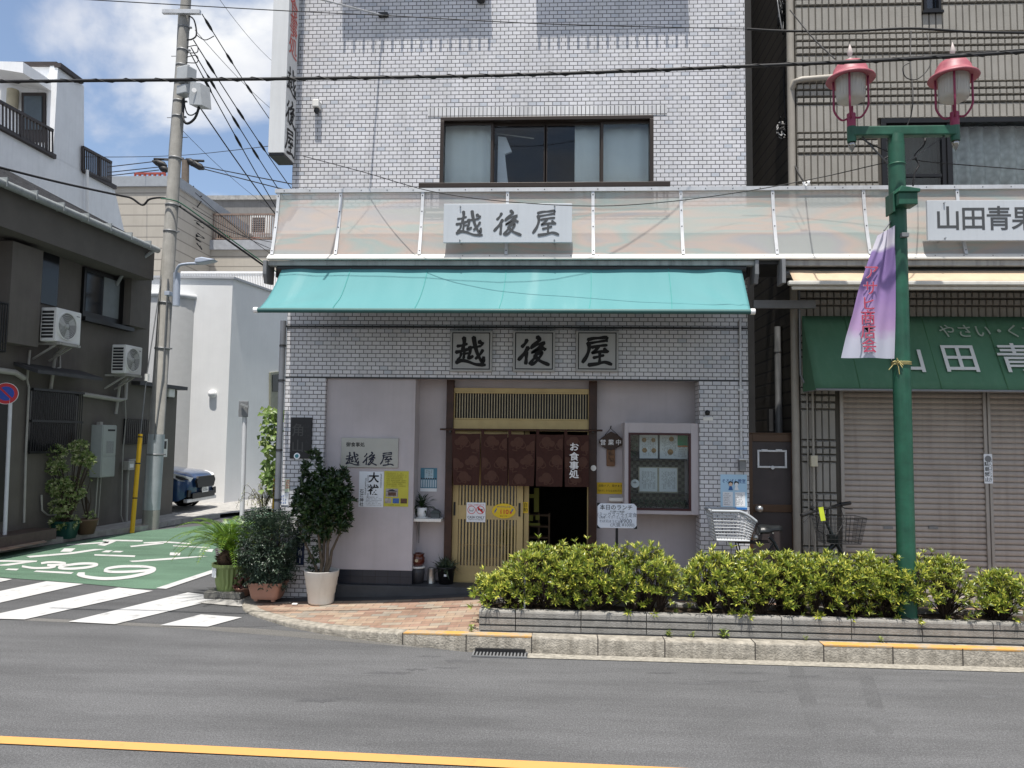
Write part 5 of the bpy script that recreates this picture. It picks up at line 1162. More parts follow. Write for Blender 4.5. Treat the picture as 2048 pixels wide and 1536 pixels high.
def azalea(cx, top, hw, seed, label, low=1218, dens=1.):
    rg = random.Random(seed); Y = 7.52; c = P(cx, 1150, Y); R = hw*Y/FPX; zt = P(cx, top, Y).z; z0 = PZ1-.03
    t = thing('azalea_bush', label, 'shrub', (c.x, Y, z0), 'bushes in the roadside planter')
    b = MB(); st = MB(); H = zt-z0
    # shoots: stems fan out from a few roots, rosettes on their ends
    roots = [V((c.x+rg.uniform(-.6, .6)*R, Y+rg.uniform(-.08, .08), z0)) for _ in range(7)]
    lobes = [(V((rg.uniform(-.75, .75)*R, rg.uniform(-.13, .13), H*rg.uniform(.35, .85))), rg.uniform(.13, .2)) for _ in range(9)]
    tips = []; n = int(390*dens*max(.6, R/.35)); k = 0
    while len(tips) < n and k < 40000:
        k += 1
        p = V((rg.uniform(-1.05, 1.05)*R, rg.uniform(-.30, .27), rg.uniform(.03, 1.0)*H))
        edge = (abs(p.x)/R)**3*.25+((p.y-(-.01))/.3)**2*.2
        lim = H*(1-edge)*(1-.17*abs(math.sin(p.x*8+seed)*math.cos(p.y*7+p.x*3+seed)))-.05*rg.random()**2
        if p.z > lim: continue
        inl = any((p-q).length < r_ for q, r_ in lobes)
        shell = p.z > lim-.16 or p.y < -.17 or abs(p.x) > R*.85
        if p.z < H*.33 and rg.random() > (.42 if p.z > H*.14 else .15): continue
        if not shell and rg.random() > .4: continue
        if not inl and rg.random() > .55: continue
        tips.append(p+V((c.x, Y, z0)))
    for _ in range(7):
        q = rg.choice(tips); u = V((q.x+rg.uniform(-.03, .03), q.y-.02, z0+H*rg.uniform(.88, 1.03)))
        if abs(q.x-c.x) < R*.9 and q.z > z0+H*.6: st.tube([q, u], [.003, .002], 0, 4, False); tips.append(u)
    for p in tips:
        o = p-V((c.x, Y+.05, z0+H*.25)); ax = (o.normalized()+V((0, -.25, .75))).normalized()
        rosette(b, p, ax, rg, .060, .0145, rg.randint(7, 10), 1.0)
        if rg.random() < .45:
            ro = min(roots, key=lambda q: (q-p).length+rg.random()*.2); m_ = (ro+p)/2+V((rg.uniform(-.05, .05), rg.uniform(-.03, .03), .04))
            st.tube([ro, m_, p], [.006, .004, .0022], 0, 4, False)
    b.build('leaves', AZ, t); st.build('stems', STEM, t)
LB = [(1003,1140,52,'small low azalea bush at the left end of the roadside planter'), (1085,1082,72,'azalea bush under the open dark doorway, next to the low one'), (1186,1084,72,'yellowest azalea bush under the right door post'),
  (1288,1084,60,'azalea bush below the glass menu showcase, left of the break in the hedge'), (1433,1098,61,'azalea bush right of the break in the hedge, under the white bicycle basket'), (1535,1096,72,'azalea bush in front of the brown side gate and bicycle saddle'),
  (1640,1096,74,'azalea bush below the bicycle handlebar and front basket'), (1738,1102,64,'azalea bush just left of the green lamp post foot'), (1842,1104,88,'wide azalea bush hiding the foot of the green lamp post'),
  (1993,1134,36,'small isolated azalea bush at the right edge of the photo')]
for i, (cx, top, hw, lb) in enumerate(LB): azalea(cx, top, hw, 100+i, lb, dens=.72 if i == 0 else 1.05)
# marker stake and weeds
b = MB(); p = P(1050, 1190, 7.5); z1 = P(1050, 1146, 7.5).z; b.tube([(p.x, 7.4, PZ1-.05), (p.x, 7.4, z1)], .008, 0, 8); tag(b.build('marker_stake', WHITE), 'thin white stake stuck in the planter soil among the leaves', 'stake')
WEED = leafmat('weed_leaf', (.10, .16, .02), (.2, .27, .04), (.3, .34, .08), .25)
for i, (px, n, s_, lb) in enumerate(((1339, 16, .07, 'small round-leaved weed in the joint at the foot of the planter'), (1385, 12, .05, 'flat pale weed beside the planter foot'), (1447, 22, .09, 'tall weed rising against the planter wall'), (942, 18, .06, 'weed at the left end of the planter foot'), (1612, 10, .04, 'tiny dry weed by the yellow kerb start'), (1762, 12, .05, 'dry weed on the yellow painted kerb'))):
    rg = random.Random(i+40); p = P(px, 1265, 7.2); p.z = .152; b = MB()
    for k in range(n):
        d = rdir(rg, .8); q = p+V((rg.uniform(-.02, .02), rg.uniform(-.012, .01), rg.random()*s_*.8)); leaf(b, q, d, V((0, 0, 1)), s_*rg.uniform(.4, .7), s_*.25, .2, .2)
    for k in range(4): b.tube([p, p+V((rg.uniform(-.02, .02), 0, s_))], .0015, 0, 4, False)
    tag(b.build('weed', WEED), lb, 'weed')

# ================================================================== LAMP POST
LY = 7.39
GRNP = mat('green_post_paint', (.014, .085, .050), .5, .38, 5, .06, 40, streak=.55, streakcol=(.035, .105, .072)); PINKP = mat('faded_red_paint', (.32, .085, .11), .5, .25, 7, streak=.5, streakcol=(.40, .15, .16)); PURP = mat('magenta_paint', (.22, .022, .065), .42, .1)
lp = P(1807, 900, LY); lx = lp.x
lamp = thing('street_lamp', 'green shopping street lamp post with two pink-capped lanterns on a crossbar', 'street lamp', (lx, LY, .3))
za = P(1806, 263, LY).z
b = MB(); b.tube([(lx, LY, .2), (lx, LY, 2.2), (lx, LY, za-.3), (lx, LY, za-.12)], [.083, .080, .076, .074], 0, 20)
zc = P(1806, 330, LY).z; b.lathe([(.076, -.01), (.082, -.006), (.082, .006), (.076, .01)], (lx, LY, zc), 0, 20); b.tube([(lx, LY, za-.14), (lx, LY, za-.03)], [.078, .07], 0, 4); b.lathe([(.105, 0), (.105, .015), (.088, .03), (.083, .06)], (lx, LY, .3), 0, 20)
b.build('pole', GRNP, lamp)
lx0, lx1 = P(1703, 260, LY).x, P(1910, 260, LY).x
b = MB(); b.box(lx0, lx1, LY-.045, LY+.045, za-.05, za+.045); b.build('crossbar', GRNP, lamp, .012)
b = MB()
for x in (lx0, lx1): b.bar((x+(.1 if x < lx else -.1), LY, za-.05), (lx+(-.08 if x < lx else .08), LY, za-.32), .012, .012)
b.build('brace', DARKM, lamp)
x0, x1, z0, z1 = pr(1789, 378, 1831, 414, LY-.1)
b = MB(); b.box(x0+.0, x1-.02, LY-.19, LY-.03, z0, z1-.06); b.prism([(x0-.015, LY-.21, z1-.06), (x0+.02, LY-.21, z1+.0), (x1+.0, LY-.21, z1-.03), (x1-.005, LY-.21, z1-.06)], (0, .2, 0)); b.box(x0-.02, x0, LY-.12, LY+.06, z0-.05, z1-.03); b.build('junction_box', GRNP, lamp, .006)
b = MB(); q = P(1809, 470, LY-.1); b.box(q.x-.03, q.x+.035, LY-.12, LY-.05, q.z-.02, q.z+.02); b.build('bracket', GREYM, lamp, .003)
FROST, tt, pp = newmat('frosted_lantern'); pp.inputs['Base Color'].default_value = (.62, .61, .56, 1); pp.inputs['Roughness'].default_value = .4
tl = nd(tt, 'ShaderNodeBsdfTranslucent', i_Color=(.75, .74, .7, 1)); m1 = nd(tt, 'ShaderNodeMixShader'); m1.inputs[0].default_value = .45
tt.links.new(pp.outputs[0], m1.inputs[1]); tt.links.new(tl.outputs[0], m1.inputs[2]); tt.links.new(m1.outputs[0], tt.nodes['Material Output'].inputs[0])
for x, cxp in ((lx0, 1703), (lx1, 1910)):
    oy = 0; zz = lambda py: P(cxp, py+(0 if cxp < 1800 else -3), LY).z
    b = MB(); zb = zz(285); b.tube([(x, LY, zb), (x, LY, za+.05)], .042, 0, 16); b.build('end_sleeve', GRNP, lamp, .004)
    b = MB(); b.lathe([(.0, 0), (.02, .03), (.035, .07), (.035, .1), (.0, .1)], (x, LY, zb-.1), 0, 14); b.build('pendant', glassmat('amber_glass', (.5, .42, .2), .6, .1), lamp)
    b = MB(); zn = za+.05; b.tube([(x, LY, zn), (x, LY, zz(228))], .041, 0, 16)
    Rb, zbrim = .155, zz(158)
    nk = b.build('neck', PURP, lamp, .004)
    cap = MB(); zd = zz(160); R = .228; hd = zz(122)-zd
    cap.lathe([(.0, -.012+.03), (.14, .0+.015), (R-.01, -.012), (R, 0), (R-.008, .016), (.185, .042), (.165, .06), (.155, hd*.55), (.12, hd*.84), (.05, hd*.98), (.0, hd)], (x, LY, zd), 0, 32)
    lan = cap.build('lantern_cap', PINKP, lamp)
    b = MB()
    for i in range(4):
        w = math.pi/4+.35+i*math.pi/2; dx, dy = math.cos(w), math.sin(w); z0_ = zz(236)
        pts = smooth_line([(x+dx*.03, LY+dy*.03, z0_-.0), (x+dx*.09, LY+dy*.09, z0_-.005), (x+dx*Rb*.97, LY+dy*Rb*.97, z0_+.09), (x+dx*Rb, LY+dy*Rb, z0_+.2), (x+dx*Rb, LY+dy*Rb, zbrim)], 4)
        b.tube(pts, .0105, 0, 8)
    b.build('cage', PURP, lamp)
    b = MB(); gz0, gz1 = zz(204), zz(156); b.lathe([(0, 0), (.10, .0), (.128, .018), (.132, .06), (.135, gz1-gz0)], (x, LY, gz0), 0, 28)
    for k in range(28):
        w = k/28*6.283; b.tube([(x+.132*math.cos(w), LY+.132*math.sin(w), gz0+.05), (x+.134*math.cos(w), LY+.134*math.sin(w), gz1)], .003, 0, 4, False)
    b.build('diffuser', FROST, lamp)
    b = MB(); b.lathe([(.05, 0), (.055, .012), (.025, .03), (.008, .04), (.02, .07), (.027, .095), (.012, .15), (0, .19)], (x, LY, zd+hd-.01), 0, 14); b.build('finial', mat('pale_finial', (.55, .48, .45), .4, .15), lan)
# banner
BN, tt, pp = newmat('banner_print'); u_ = nd(tt, 'ShaderNodeTexCoord'); nz_ = nd(tt, 'ShaderNodeTexNoise', i_Scale=3.2, i_Detail=3.); sp = nd(tt, 'ShaderNodeSeparateXYZ')
tt.links.new(u_.outputs['Object'], nz_.inputs['Vector']); tt.links.new(u_.outputs['Object'], sp.inputs[0])
ad = nd(tt, 'ShaderNodeMath', operation='MULTIPLY_ADD'); ad.inputs[1].default_value = .42; tt.links.new(nz_.outputs['Fac'], ad.inputs[0]); tt.links.new(sp.outputs['Z'], ad.inputs[2])
dv = nd(tt, 'ShaderNodeMath', operation='MULTIPLY'); dv.inputs[1].default_value = .62; tt.links.new(ad.outputs[0], dv.inputs[0])
r = nd(tt, 'ShaderNodeValToRGB'); e = r.color_ramp.elements; e[0].position = .0; e[0].color = (.42, .45, .52, 1); e[1].position = 1; e[1].color = (.2, .11, .32, 1); r.color_ramp.interpolation = 'LINEAR'
for ps, c in ((.24, (.44, .44, .52)), (.32, (.40, .27, .45)), (.48, (.30, .19, .40)), (.66, (.19, .12, .30)), (.77, (.22, .15, .34)), (.80, (.55, .53, .58)), (.93, (.42, .38, .5))): k = e.new(ps); k.color = (*c, 1)
tt.links.new(dv.outputs[0], r.inputs[0]); tt.links.new(r.outputs[0], pp.inputs['Base Color']); pp.inputs['Roughness'].default_value = .7
BNY = LY-.04; bl = [(1757,470),(1745,500),(1732,536),(1717,580),(1705,630),(1692,674),(1682,716)]; br2 = [(1788,452),(1789,500),(1790,536),(1790,580),(1790,630),(1790,674),(1790,717)]
ban = thing('shopping_street_banner', 'purple banner with red vertical characters hanging from the green lamp post', 'banner', V((P(1740, 717, BNY).x, BNY, P(1740, 717, BNY).z)))
blp, brp = [P(x, y, BNY) for x, y in bl], [P(x, y, BNY) for x, y in br2]
def banf(u, v):
    k = min(5.999, max(0, (1-v)*6)); i = int(k); t = k-i
    a = blp[i].lerp(blp[i+1], t); c = brp[i].lerp(brp[i+1], t); p = a.lerp(c, u); f = 1-v*.3
    p.y += .03*math.sin(u*9+v*2.5)*(.5+.5*u)+.02*math.sin(u*17-v*4)*v-.02*math.sin(math.pi*u); return p
b = MB(); b.grid(banf, 40, 30); b.build('cloth', BN, ban)
RB = mat('banner_red', (.42, .05, .10), .7); WB = mat('banner_white', (.5, .42, .52), .7)
for ch, py, px in zip('アサヒ商店会', (546, 578, 609, 637, 665, 693), (1743, 1741, 1737, 1736, 1737, 1739)):
    p = P(px, py, BNY-.07)
    u = (px-1700)/90
    text(ch, .148, WB, p+V((0, .004, 0)), ban, 'lettering_outline', bold=.008); text(ch, .148, RB, p, ban, 'lettering', bold=.002)
b = MB(); b.tube([P(1789, 432, LY), P(1768, 461, LY-.02)], .008, 0, 6); b.tube([P(1768, 461, LY-.02), P(1768, 473, BNY)], .004, 0, 5); b.build('hanger', GREYM, ban)
b = MB(); zc = P(1806, 727, LY).z
for dz in (-.012, .0, .012): b.lathe([(.084, -.004), (.09, 0), (.084, .004)], (lx, LY, zc+dz), 0, 20)
rg = random.Random(3)
for i in range(9): q = V((lx-.07, LY-.06, zc)); d = rdir(rg); d.y = -abs(d.y)*.4; b.tube([q, q+d*.04+V((0, -.01, 0)), q+d*.085+V((0, 0, -.03))], .004, 0, 5)
tag(b.build('knotted_cord', mat('straw_cord', (.45, .38, .16), .8)), 'yellowish cord knotted round the green lamp post at the banner foot', 'cord')

# ================================================================== BICYCLE behind the hedge
BKY = 8.35
bk = thing('bicycle', 'black bicycle with a wire front basket and a white wicker-like rear basket behind the hedge', 'bicycle', (P(1560, 1100, BKY).x, BKY, .15))
g = lambda px, py, y=BKY: P(px, py, y)
bbx = g(1590, 1100).x; wr = .30; rwx = g(1492, 1100).x; fwx = g(1700, 1100).x; ax_z = .15+wr
for x in (rwx, fwx):
    b = MB(); b.lathe([(wr-.025, -.018), (wr, -.012), (wr+.005, 0), (wr, .012), (wr-.025, .018), (wr-.03, 0), (wr-.025, -.018)], (x, BKY, ax_z), 0, 36, (0, 1, 0)); wh = b.build('wheel', RUBBER, bk)
    b = MB()
    for i in range(14): w = i*math.pi/7; b.tube([(x, BKY, ax_z), (x+math.cos(w)*(wr-.03), BKY+.01*(-1)**i, ax_z+math.sin(w)*(wr-.03))], .0018, 0, 4, False)
    b.tube([(x, BKY-.05, ax_z), (x, BKY+.05, ax_z)], .02, 0, 8); b.build('spokes', STEEL, wh)
hd = g(1668, 1078); hd2 = g(1655, 1050); st_ = g(1548, 1085)
bb_ = V((bbx, BKY, .15+.28)); sp_ = g(1538, 1074)
BKF = mat('black_frame_paint', (.010, .014, .016), .3, .1)
b = MB(); b.tube([bb_, hd+V((0, 0, -.06))], .026, 0, 10); b.tube([bb_, st_, sp_], [.02, .017, .014], 0, 8); b.tube([g(1652, 1043), hd, V((fwx-.06, BKY, ax_z+.28)), V((fwx, BKY, ax_z))], [.016, .022, .018, .014], 0, 8)
for s_ in (-.05, .05): b.tube([bb_+V((0, s_*.5, 0)), V((rwx, BKY+s_, ax_z))], .011, 0, 6); b.tube([st_, V((rwx, BKY+s_, ax_z))], .010, 0, 6)
b.box(hd.x-.06, hd.x+.03, BKY-.04, BKY+.04, hd.z-.04, hd.z+.05); b.build('frame', BKF, bk)
b = MB(); h0, h1 = P(1603, 1031, 8.1), P(1700, 1006, 8.55)
b.tube([h0, P(1640, 1019, 8.25), P(1655, 1017, BKY), P(1672, 1011, 8.45), h1], .014, 0, 8); b.tube([P(1655, 1017, BKY), g(1655, 1050)], .016, 0, 8); b.tube([h0, P(1622, 1024, 8.17)], .021, 0, 10); b.tube([P(1680, 1009, 8.48), h1], .021, 0, 10)
b.tube([P(1628, 1022, 8.2), P(1612, 1040, 8.1), P(1607, 1044, 8.08)], .006, 0, 6); b.tube([P(1682, 1012, 8.48), P(1690, 1017, 8.5), P(1705, 1018, 8.55)], .006, 0, 6); b.tube([P(1626, 1018, 8.2), P(1622, 1014, 8.2)], .028, 0, 10); b.build('handlebar', BLACK, bk)
b = MB(); b.tube([P(1640, 1024, 8.25), P(1634, 1060, 8.2), g(1655, 1072)], .004, 0, 5); b.tube([P(1680, 1014, 8.48), P(1690, 1040, 8.4), P(1670, 1075, 8.3)], .004, 0, 5); b.build('brake_cable', RUBBER, bk)
q = P(1644, 1028, 8.2); b = MB(); b.obox(q, (.024, 0, .004), (0, .003, 0), (.012, 0, -.07)); b.build('tag', mat('fluorescent_tag', (.62, .72, .05), .6), bk)
# saddle
b = MB(); s0 = g(1515, 1054); L = g(1563, 1054).x-s0.x; prof = [(0, .085, .0), (.12, .10, .012), (.35, .095, .012), (.6, .05, .006), (.85, .03, .008), (1, .015, .0)]
vs = []; 
for (u, hw, dz) in prof:
    for k in range(10):
        w = math.pi*k/9; vs.append((s0.x+L*u, BKY-hw*math.cos(w), s0.z-.025+dz+.03*math.sin(w)+(-.045*(1-math.sin(w)) if u < .6 else -.02*(1-math.sin(w)))))
b.add(vs, [(i*10+k, i*10+k+1, (i+1)*10+k+1, (i+1)*10+k) for i in range(5) for k in range(9)]+[tuple(range(10))], 0, True); b.build('saddle', mat('saddle_vinyl', (.012, .014, .015), .35, .1), bk, solid=.02)
b = MB()
for px in (1524, 1535, 1546): q = P(px, 1066, BKY-.09); b.disc(q, .008, (0, -1, 0), .006, 0, 10)
b.build('rivet', STEEL, bk)
# front wire basket
b = MB(); WB_ = []
def wire_basket(b, c, a, bb, h, tp, n1, n2, r_):
    def ring(t): sx_, sy_ = a*(1-tp*(1-t)), bb*(1-tp*(1-t)); z = c.z+h*t; return [V((c.x+i*sx_, c.y+j*sy_, z)) for i, j in ((-1, -1), (1, -1), (1, 1), (-1, 1), (-1, -1))]
    for t in [i/n1 for i in range(n1+1)]: b.tube(ring(t), r_*(1.8 if t in (0., 1.) else 1), 0, 5, False)
    lo, hi = ring(0), ring(1)
    for e in range(4):
        for i in range(n2): u = i/n2; b.tube([lo[e].lerp(lo[e+1], u), hi[e].lerp(hi[e+1], u)], r_, 0, 4, False)
    for i in range(1, n2): b.tube([lo[0].lerp(lo[1], i/n2), lo[3].lerp(lo[2], i/n2)], r_, 0, 4, False)
x0, x1, z0, z1 = pr(1636, 1034, 1726, 1086, BKY); wire_basket(b, V(((x0+x1)/2, BKY+.05, z0)), (x1-x0)/2, .16, z1-z0, .22, 6, 11, .0022); b.build('front_basket', DARKM, bk)
# white rear basket, slatted, with a high thick rim
b = MB(); x0, x1, z0, z1 = pr(1417, 1020, 1504, 1078, BKY); WBK = mat('white_basket', (.50, .515, .53), .45, .06); GRB = mat('grey_rim', (.33, .35, .37), .4)
def rbk(u, v, s_): # u along x, v height
    xl, xr = x0+.028*(1-v)*2, x1-.03*(1-v)*2; top = z1 if u < .62 else z1-(u-.62)**1.5*.42
    return V((xl+(xr-xl)*u, BKY+s_*(.17-.04*(1-v)), z0+(top-z0)*v))
for s_ in (-1, 1):
    for i in range(9):
        v = i/9; pts = [rbk(u/12, v, s_) for u in range(13)]; b.tube(pts, .0052, 0, 5, False)
    for i in range(13): u = i/12; b.tube([rbk(u, 0, s_), rbk(u, 1, s_)], .004, 0, 5, False)
    b.tube([rbk(u/16, 1, s_) for u in range(17)], .016, 1, 8); b.tube([rbk(u/16, 0, s_) for u in range(17)], .012, 0, 6)
for v in [i/9 for i in range(10)]:
    for u in (0, 1): b.tube([rbk(u, v, -1), rbk(u, v, 1)], .006 if v < .95 else .012, 0, 5, False)
for j in range(8): s_ = -1+2*j/7; b.tube([rbk(0, 0, s_), rbk(0, 1, s_)], .004, 0, 5, False); b.tube([rbk(0, 0, s_), rbk(1, 0, s_)], .004, 0, 5, False); b.tube([rbk(1, 0, s_), rbk(1, 1, s_)], .004, 0, 5, False)
b.tube([rbk(0, 1, -1), rbk(0, 1, 1)], .016, 1, 8); b.tube([rbk(1, 1, -1), rbk(1, 1, 1)], .016, 1, 8)
b.build('rear_basket', [WBK, GRB], bk)
b = MB(); zr = P(1470, 1082, BKY).z
for s_ in (-.06, .06): b.tube([(rwx-.2, BKY+s_, zr), (rwx+.25, BKY+s_, zr)], .007, 0, 6); b.tube([(rwx-.1, BKY+s_, zr), (rwx, BKY+s_, ax_z)], .006, 0, 6)
b.box(rwx-.1, rwx+.15, BKY-.05, BKY+.05, zr-.02, zr-.005); b.build('rear_rack', BLACK, bk)
q = P(1511, 1075, BKY-.06); b = MB(); b.lathe([(0, -.03), (.03, -.02), (.034, .0), (.02, .025), (0, .03)], q, 0, 14, (1, 0, 0)); b.build('lock', STEEL, bk)

# ================================================================== CORNER PLANTS
BARK = mat('bark', (.11, .085, .06), .9, .3, 25, .4, 40)
# sago palm
p = P(458, 1168, 9.15); p.z = .085
BRK = mat('grey_brick', (.16, .155, .14), .9, .3, 12, .4)
for i, (dx, dy, lb) in enumerate(((-.12, -.03, 'left grey paving block under the green palm pot'), (.13, -.05, 'right grey paving block under the green palm pot'))):
    b = MB(); b.obox(p+V((dx, dy, -.035)), (.12, .015*(-1)**i, 0), (-.02*(-1)**i, .15, 0), (0, 0, .035)); tag(b.build('paving_block', BRK, None, .006), lb, 'block', 'blocks under the palm pot')
t_ = thing('sago_palm', 'sago palm with bright arching fronds in a ribbed green plastic pot', 'plant', p)
b = MB(); GPOT = mat('green_plastic', (.19, .25, .085), .5, .1, 5, streak=.15)
n = 40; prof = [(.135, 0), (.15, .08), (.175, .26), (.178, .285), (.205, .286), (.207, .32), (.19, .32), (.182, .27)]
vs = []
for r_, z in prof:
    for j in range(n): w = 2*math.pi*j/n; k = r_+(.006*(-1)**j if .02 < z < .27 else 0); vs.append(p+V((k*math.cos(w), k*math.sin(w), z)))
b.add(vs, [(i*n+j, i*n+(j+1) % n, (i+1)*n+(j+1) % n, (i+1)*n+j) for i in range(len(prof)-1) for j in range(n)]); b.lathe([(.183, .28), (0, .29)], p, 1, n); b.build('pot', [GPOT, SOIL], t_)
x_ = p+V((-.13, -.135, .22)); b = MB(); b.obox(x_, (.035, -.03, 0), (.003, .003, 0), (0, 0, .055)); b.build('pot_label', PAPER, t_)
b = MB(); rg = random.Random(4); b.lathe([(.12, .28), (.15, .34), (.14, .41), (.08, .47), (0, .49)], p, 0, 16)
for i in range(120): w = rg.random()*6.28; z = rg.uniform(.3, .46); q = p+V((.13*math.cos(w), .13*math.sin(w), z)); leaf(b, q, V((math.cos(w), math.sin(w), .8)), V((0, 0, 1)), .07, .03)
b.build('trunk', mat('sago_trunk', (.06, .035, .02), .9, .4, 30), t_)
SAGO = leafmat('sago_leaf', (.045, .11, .008), (.095, .19, .012), (.2, .30, .03), .25, .35)
b = MB(); k = 46
for i in range(k):
    w = i*2.399+.4; el = .22+1.05*(i/k); L = rg.uniform(.56, .76); o = p+V((0, 0, .43)); pts = []
    for j in range(15):
        t = j/14; a = el+.35-t*t*.75; pts.append(o+V((math.cos(w)*L*t*math.cos(a*.75), math.sin(w)*L*t*math.cos(a*.75), L*t*math.sin(a)*(1-.12*t))))
    b.tube(pts, [.006-.0003*j for j in range(15)], 0, 5, False)
    for j in range(2, 15):
        t = (pts[j]-pts[j-1]).normalized(); s_ = t.cross(V((0, 0, 1))).normalized(); u_ = s_.cross(t)
        for h in (0, .5):
            q = pts[j-1].lerp(pts[j], h); ll = .125*math.sin(math.pi*min(1, .22+.72*(j+h)/15))
            for sg in (-1, 1): leaf(b, q, t*.75+s_*sg*.75+u_*.25, u_, ll, .012, .2, .1)
b.build('fronds', SAGO, t_)
# nandina in a terracotta planter
p = G(534, 1193, .045); p.y = 8.82; p.x = P(535, 1190, 8.82).x; TERRA = mat('terracotta_plastic', (.36, .19, .135), .55, .1, 5, streak=.25, streakcol=(.3, .2, .16))
t_ = thing('nandina_bush', 'dark feathery bush in a pinkish terracotta planter with small feet', 'shrub', p)
b = MB(); w0, w1, d0, d1, h = .15, .19, .12, .15, .215
def rrect(cx, cy, a, bb, z, r_=.04):
    o = []
    for sx_, sy_, a0 in ((1, 1, 0), (-1, 1, 1.5708), (-1, -1, 3.1416), (1, -1, 4.7124)):
        for k in range(5): w = a0+1.5708*k/4; o.append(V((cx+sx_*(a-r_)+r_*math.cos(w), cy+sy_*(bb-r_)+r_*math.sin(w), z)))
    return o
rings = [rrect(p.x, p.y, a, c, p.z+z) for a, c, z in ((w0, d0, .025), (w0+.01, d0+.01, .05), (w1, d1, h-.03), (w1+.014, d1+.014, h-.03), (w1+.014, d1+.014, h), (w1-.01, d1-.01, h), (w1-.012, d1-.012, h-.05))]
n = len(rings[0]); vs = [q for rg_ in rings for q in rg_]; b.add(vs, [(i*n+j, i*n+(j+1) % n, (i+1)*n+(j+1) % n, (i+1)*n+j) for i in range(len(rings)-1) for j in range(n)]+[tuple(range(n))[::-1]], 0, False); b.add([q+V((0, 0, .0)) for q in rings[-1]], [tuple(range(n))], 1)
for sx_ in (-1, 1):
    for sy_ in (-1, 1): b.box(p.x+sx_*.1-.02, p.x+sx_*.1+.02, p.y+sy_*.08-.02, p.y+sy_*.08+.02, p.z, p.z+.03)
b.build('planter', [TERRA, SOIL], t_)
def bush(t, p, lobes, n, m, l, w, seed, mode='ros', up=.3, k=5):
    rg = random.Random(seed); b = MB(); tips = []
    tot = sum(r_[3] for r_ in lobes)
    for (c, rx, rz, wt) in lobes:
        for i in range(int(n*wt/tot)):
            d = rdir(rg); r_ = rg.uniform(.35, 1)**.45; q = p+V(c)+V((d.x*rx*r_, d.y*rx*r_, d.z*rz*r_)); tips.append(q)
            ax = (d+V((0, 0, up))+rdir(rg)*.5).normalized()
            if mode == 'ros': rosette(b, q, ax, rg, l, w, k, 1.0)
            else:
                s_ = ax.cross(V((0, 0, 1))).normalized() if abs(ax.z) < .98 else V((1, 0, 0)); u_ = s_.cross(ax)
                for j in range(k):
                    o = q+ax*(l*.6*j/1); 
                    for sg in (-1, 1): leaf(b, o, ax*.6+s_*sg*.8+rdir(rg)*.2, u_, l*rg.uniform(.7, 1.1), w, .2, .25)
    b.build('leaves', m, t); return tips
NAN = leafmat('nandina_leaf', (.014, .03, .018), (.03, .055, .032), (.085, .12, .075), .12, .4)
tips = bush(t_, p, [((0, 0, .62), .32, .36, 3), ((-.05, .02, .38), .26, .22, 1.4), ((.12, .0, .75), .26, .24, 1.5), ((-.14, 0, .8), .22, .22, 1.1), ((.1, -.05, .4), .24, .22, 1)], 1500, NAN, .05, .017, 31, 'pin', .1, 3)
b = MB(); rg = random.Random(5)
for i in range(60): q = tips[i*7 % len(tips)]; o = p+V((rg.uniform(-.08, .08), rg.uniform(-.06, .06), .18)); b.tube([o, (o+q)/2+V((0, 0, .08)), q], [.005, .004, .002], 0, 4, False)
b.build('stems', STEM, t_)
# bush in the white pot
p = P(642, 1195, 8.68); p.z = zs(p.x)+.006
t_ = thing('potted_osmanthus', 'dark glossy bush with bare trunk in a white ribbed pot by the pink panel', 'shrub', p)
b = MB(); WP = mat('white_pot', (.68, .665, .62), .6, .07, 4, .05, streak=.3, streakcol=(.38, .36, .31)); b.lathe([(0, .01), (.135, 0), (.145, .02), (.152, .11), (.158, .115), (.168, .2), (.174, .205), (.182, .29), (.188, .295), (.196, .365), (.198, .37), (.186, .37), (.18, .3), (0, .31)], p, 0, 36); b.build('pot', WP, t_)
b = MB(); b.disc(p+V((0, 0, .305)), .178, (0, 0, 1), .02, 0, 24); b.build('soil', SOIL, t_)
b = MB()
for (dx, dy, tx, ty, h) in ((-.02, 0, .01, .02, .62), (.03, .01, .06, 0, .66), (.0, -.03, -.02, -.03, .6), (.05, -.02, .1, .03, .58), (-.05, 0, -.12, 0, .5)):
    q0 = p+V((dx, dy, .3)); q1 = p+V((tx, ty, h)); q2 = q1+V((tx*1.6, ty*2, .4)); b.tube([q0, (q0+q1)/2+V((.015, 0, 0)), q1, q2], [.022, .019, .016, .006], 0, 7)
rg = random.Random(77)
b.build('trunk', BARK, t_)
OSM = leafmat('osmanthus_leaf', (.008, .022, .007), (.018, .045, .012), (.05, .085, .02), .12, .3)
bush(t_, p, [((-.03, 0, 1.15), .29, .25, 3.0), ((.15, 0, 1.33), .16, .19, 1.1), ((-.14, 0, 1.5), .11, .24, .8), ((-.22, 0, 1.1), .12, .22, .9), ((.1, 0, .92), .2, .18, .9), ((-.08, 0, .84), .16, .2, .8), ((.22, 0, 1.1), .11, .22, .9)], 800, OSM, .07, .026, 32, 'ros', .35, 7)
b = MB(); rg = random.Random(6)
for i in range(38): q = p+V((rg.uniform(-.14, -.02), rg.uniform(-.06, .06), rg.uniform(.36, .62))); rosette(b, q, rdir(rg, .5), rg, .05, .02, 4)
b.build('low_shoots', OSM, t_)
q = p+V((-.2, -.16, 1.56)); b = MB(); q = P(594, 912, 8.5); b.disc(q, .035, (0, -1, .2), .006, 0, 16); b.disc(q+V((0, -.007, 0)), .022, (0, -1, .2), .002, 1, 12); tag(b.build('round_tag', [PAPER, mat('teal_dot', (.05, .2, .22), .6)]), 'small round white tag caught at the top of the dark bush', 'tag')
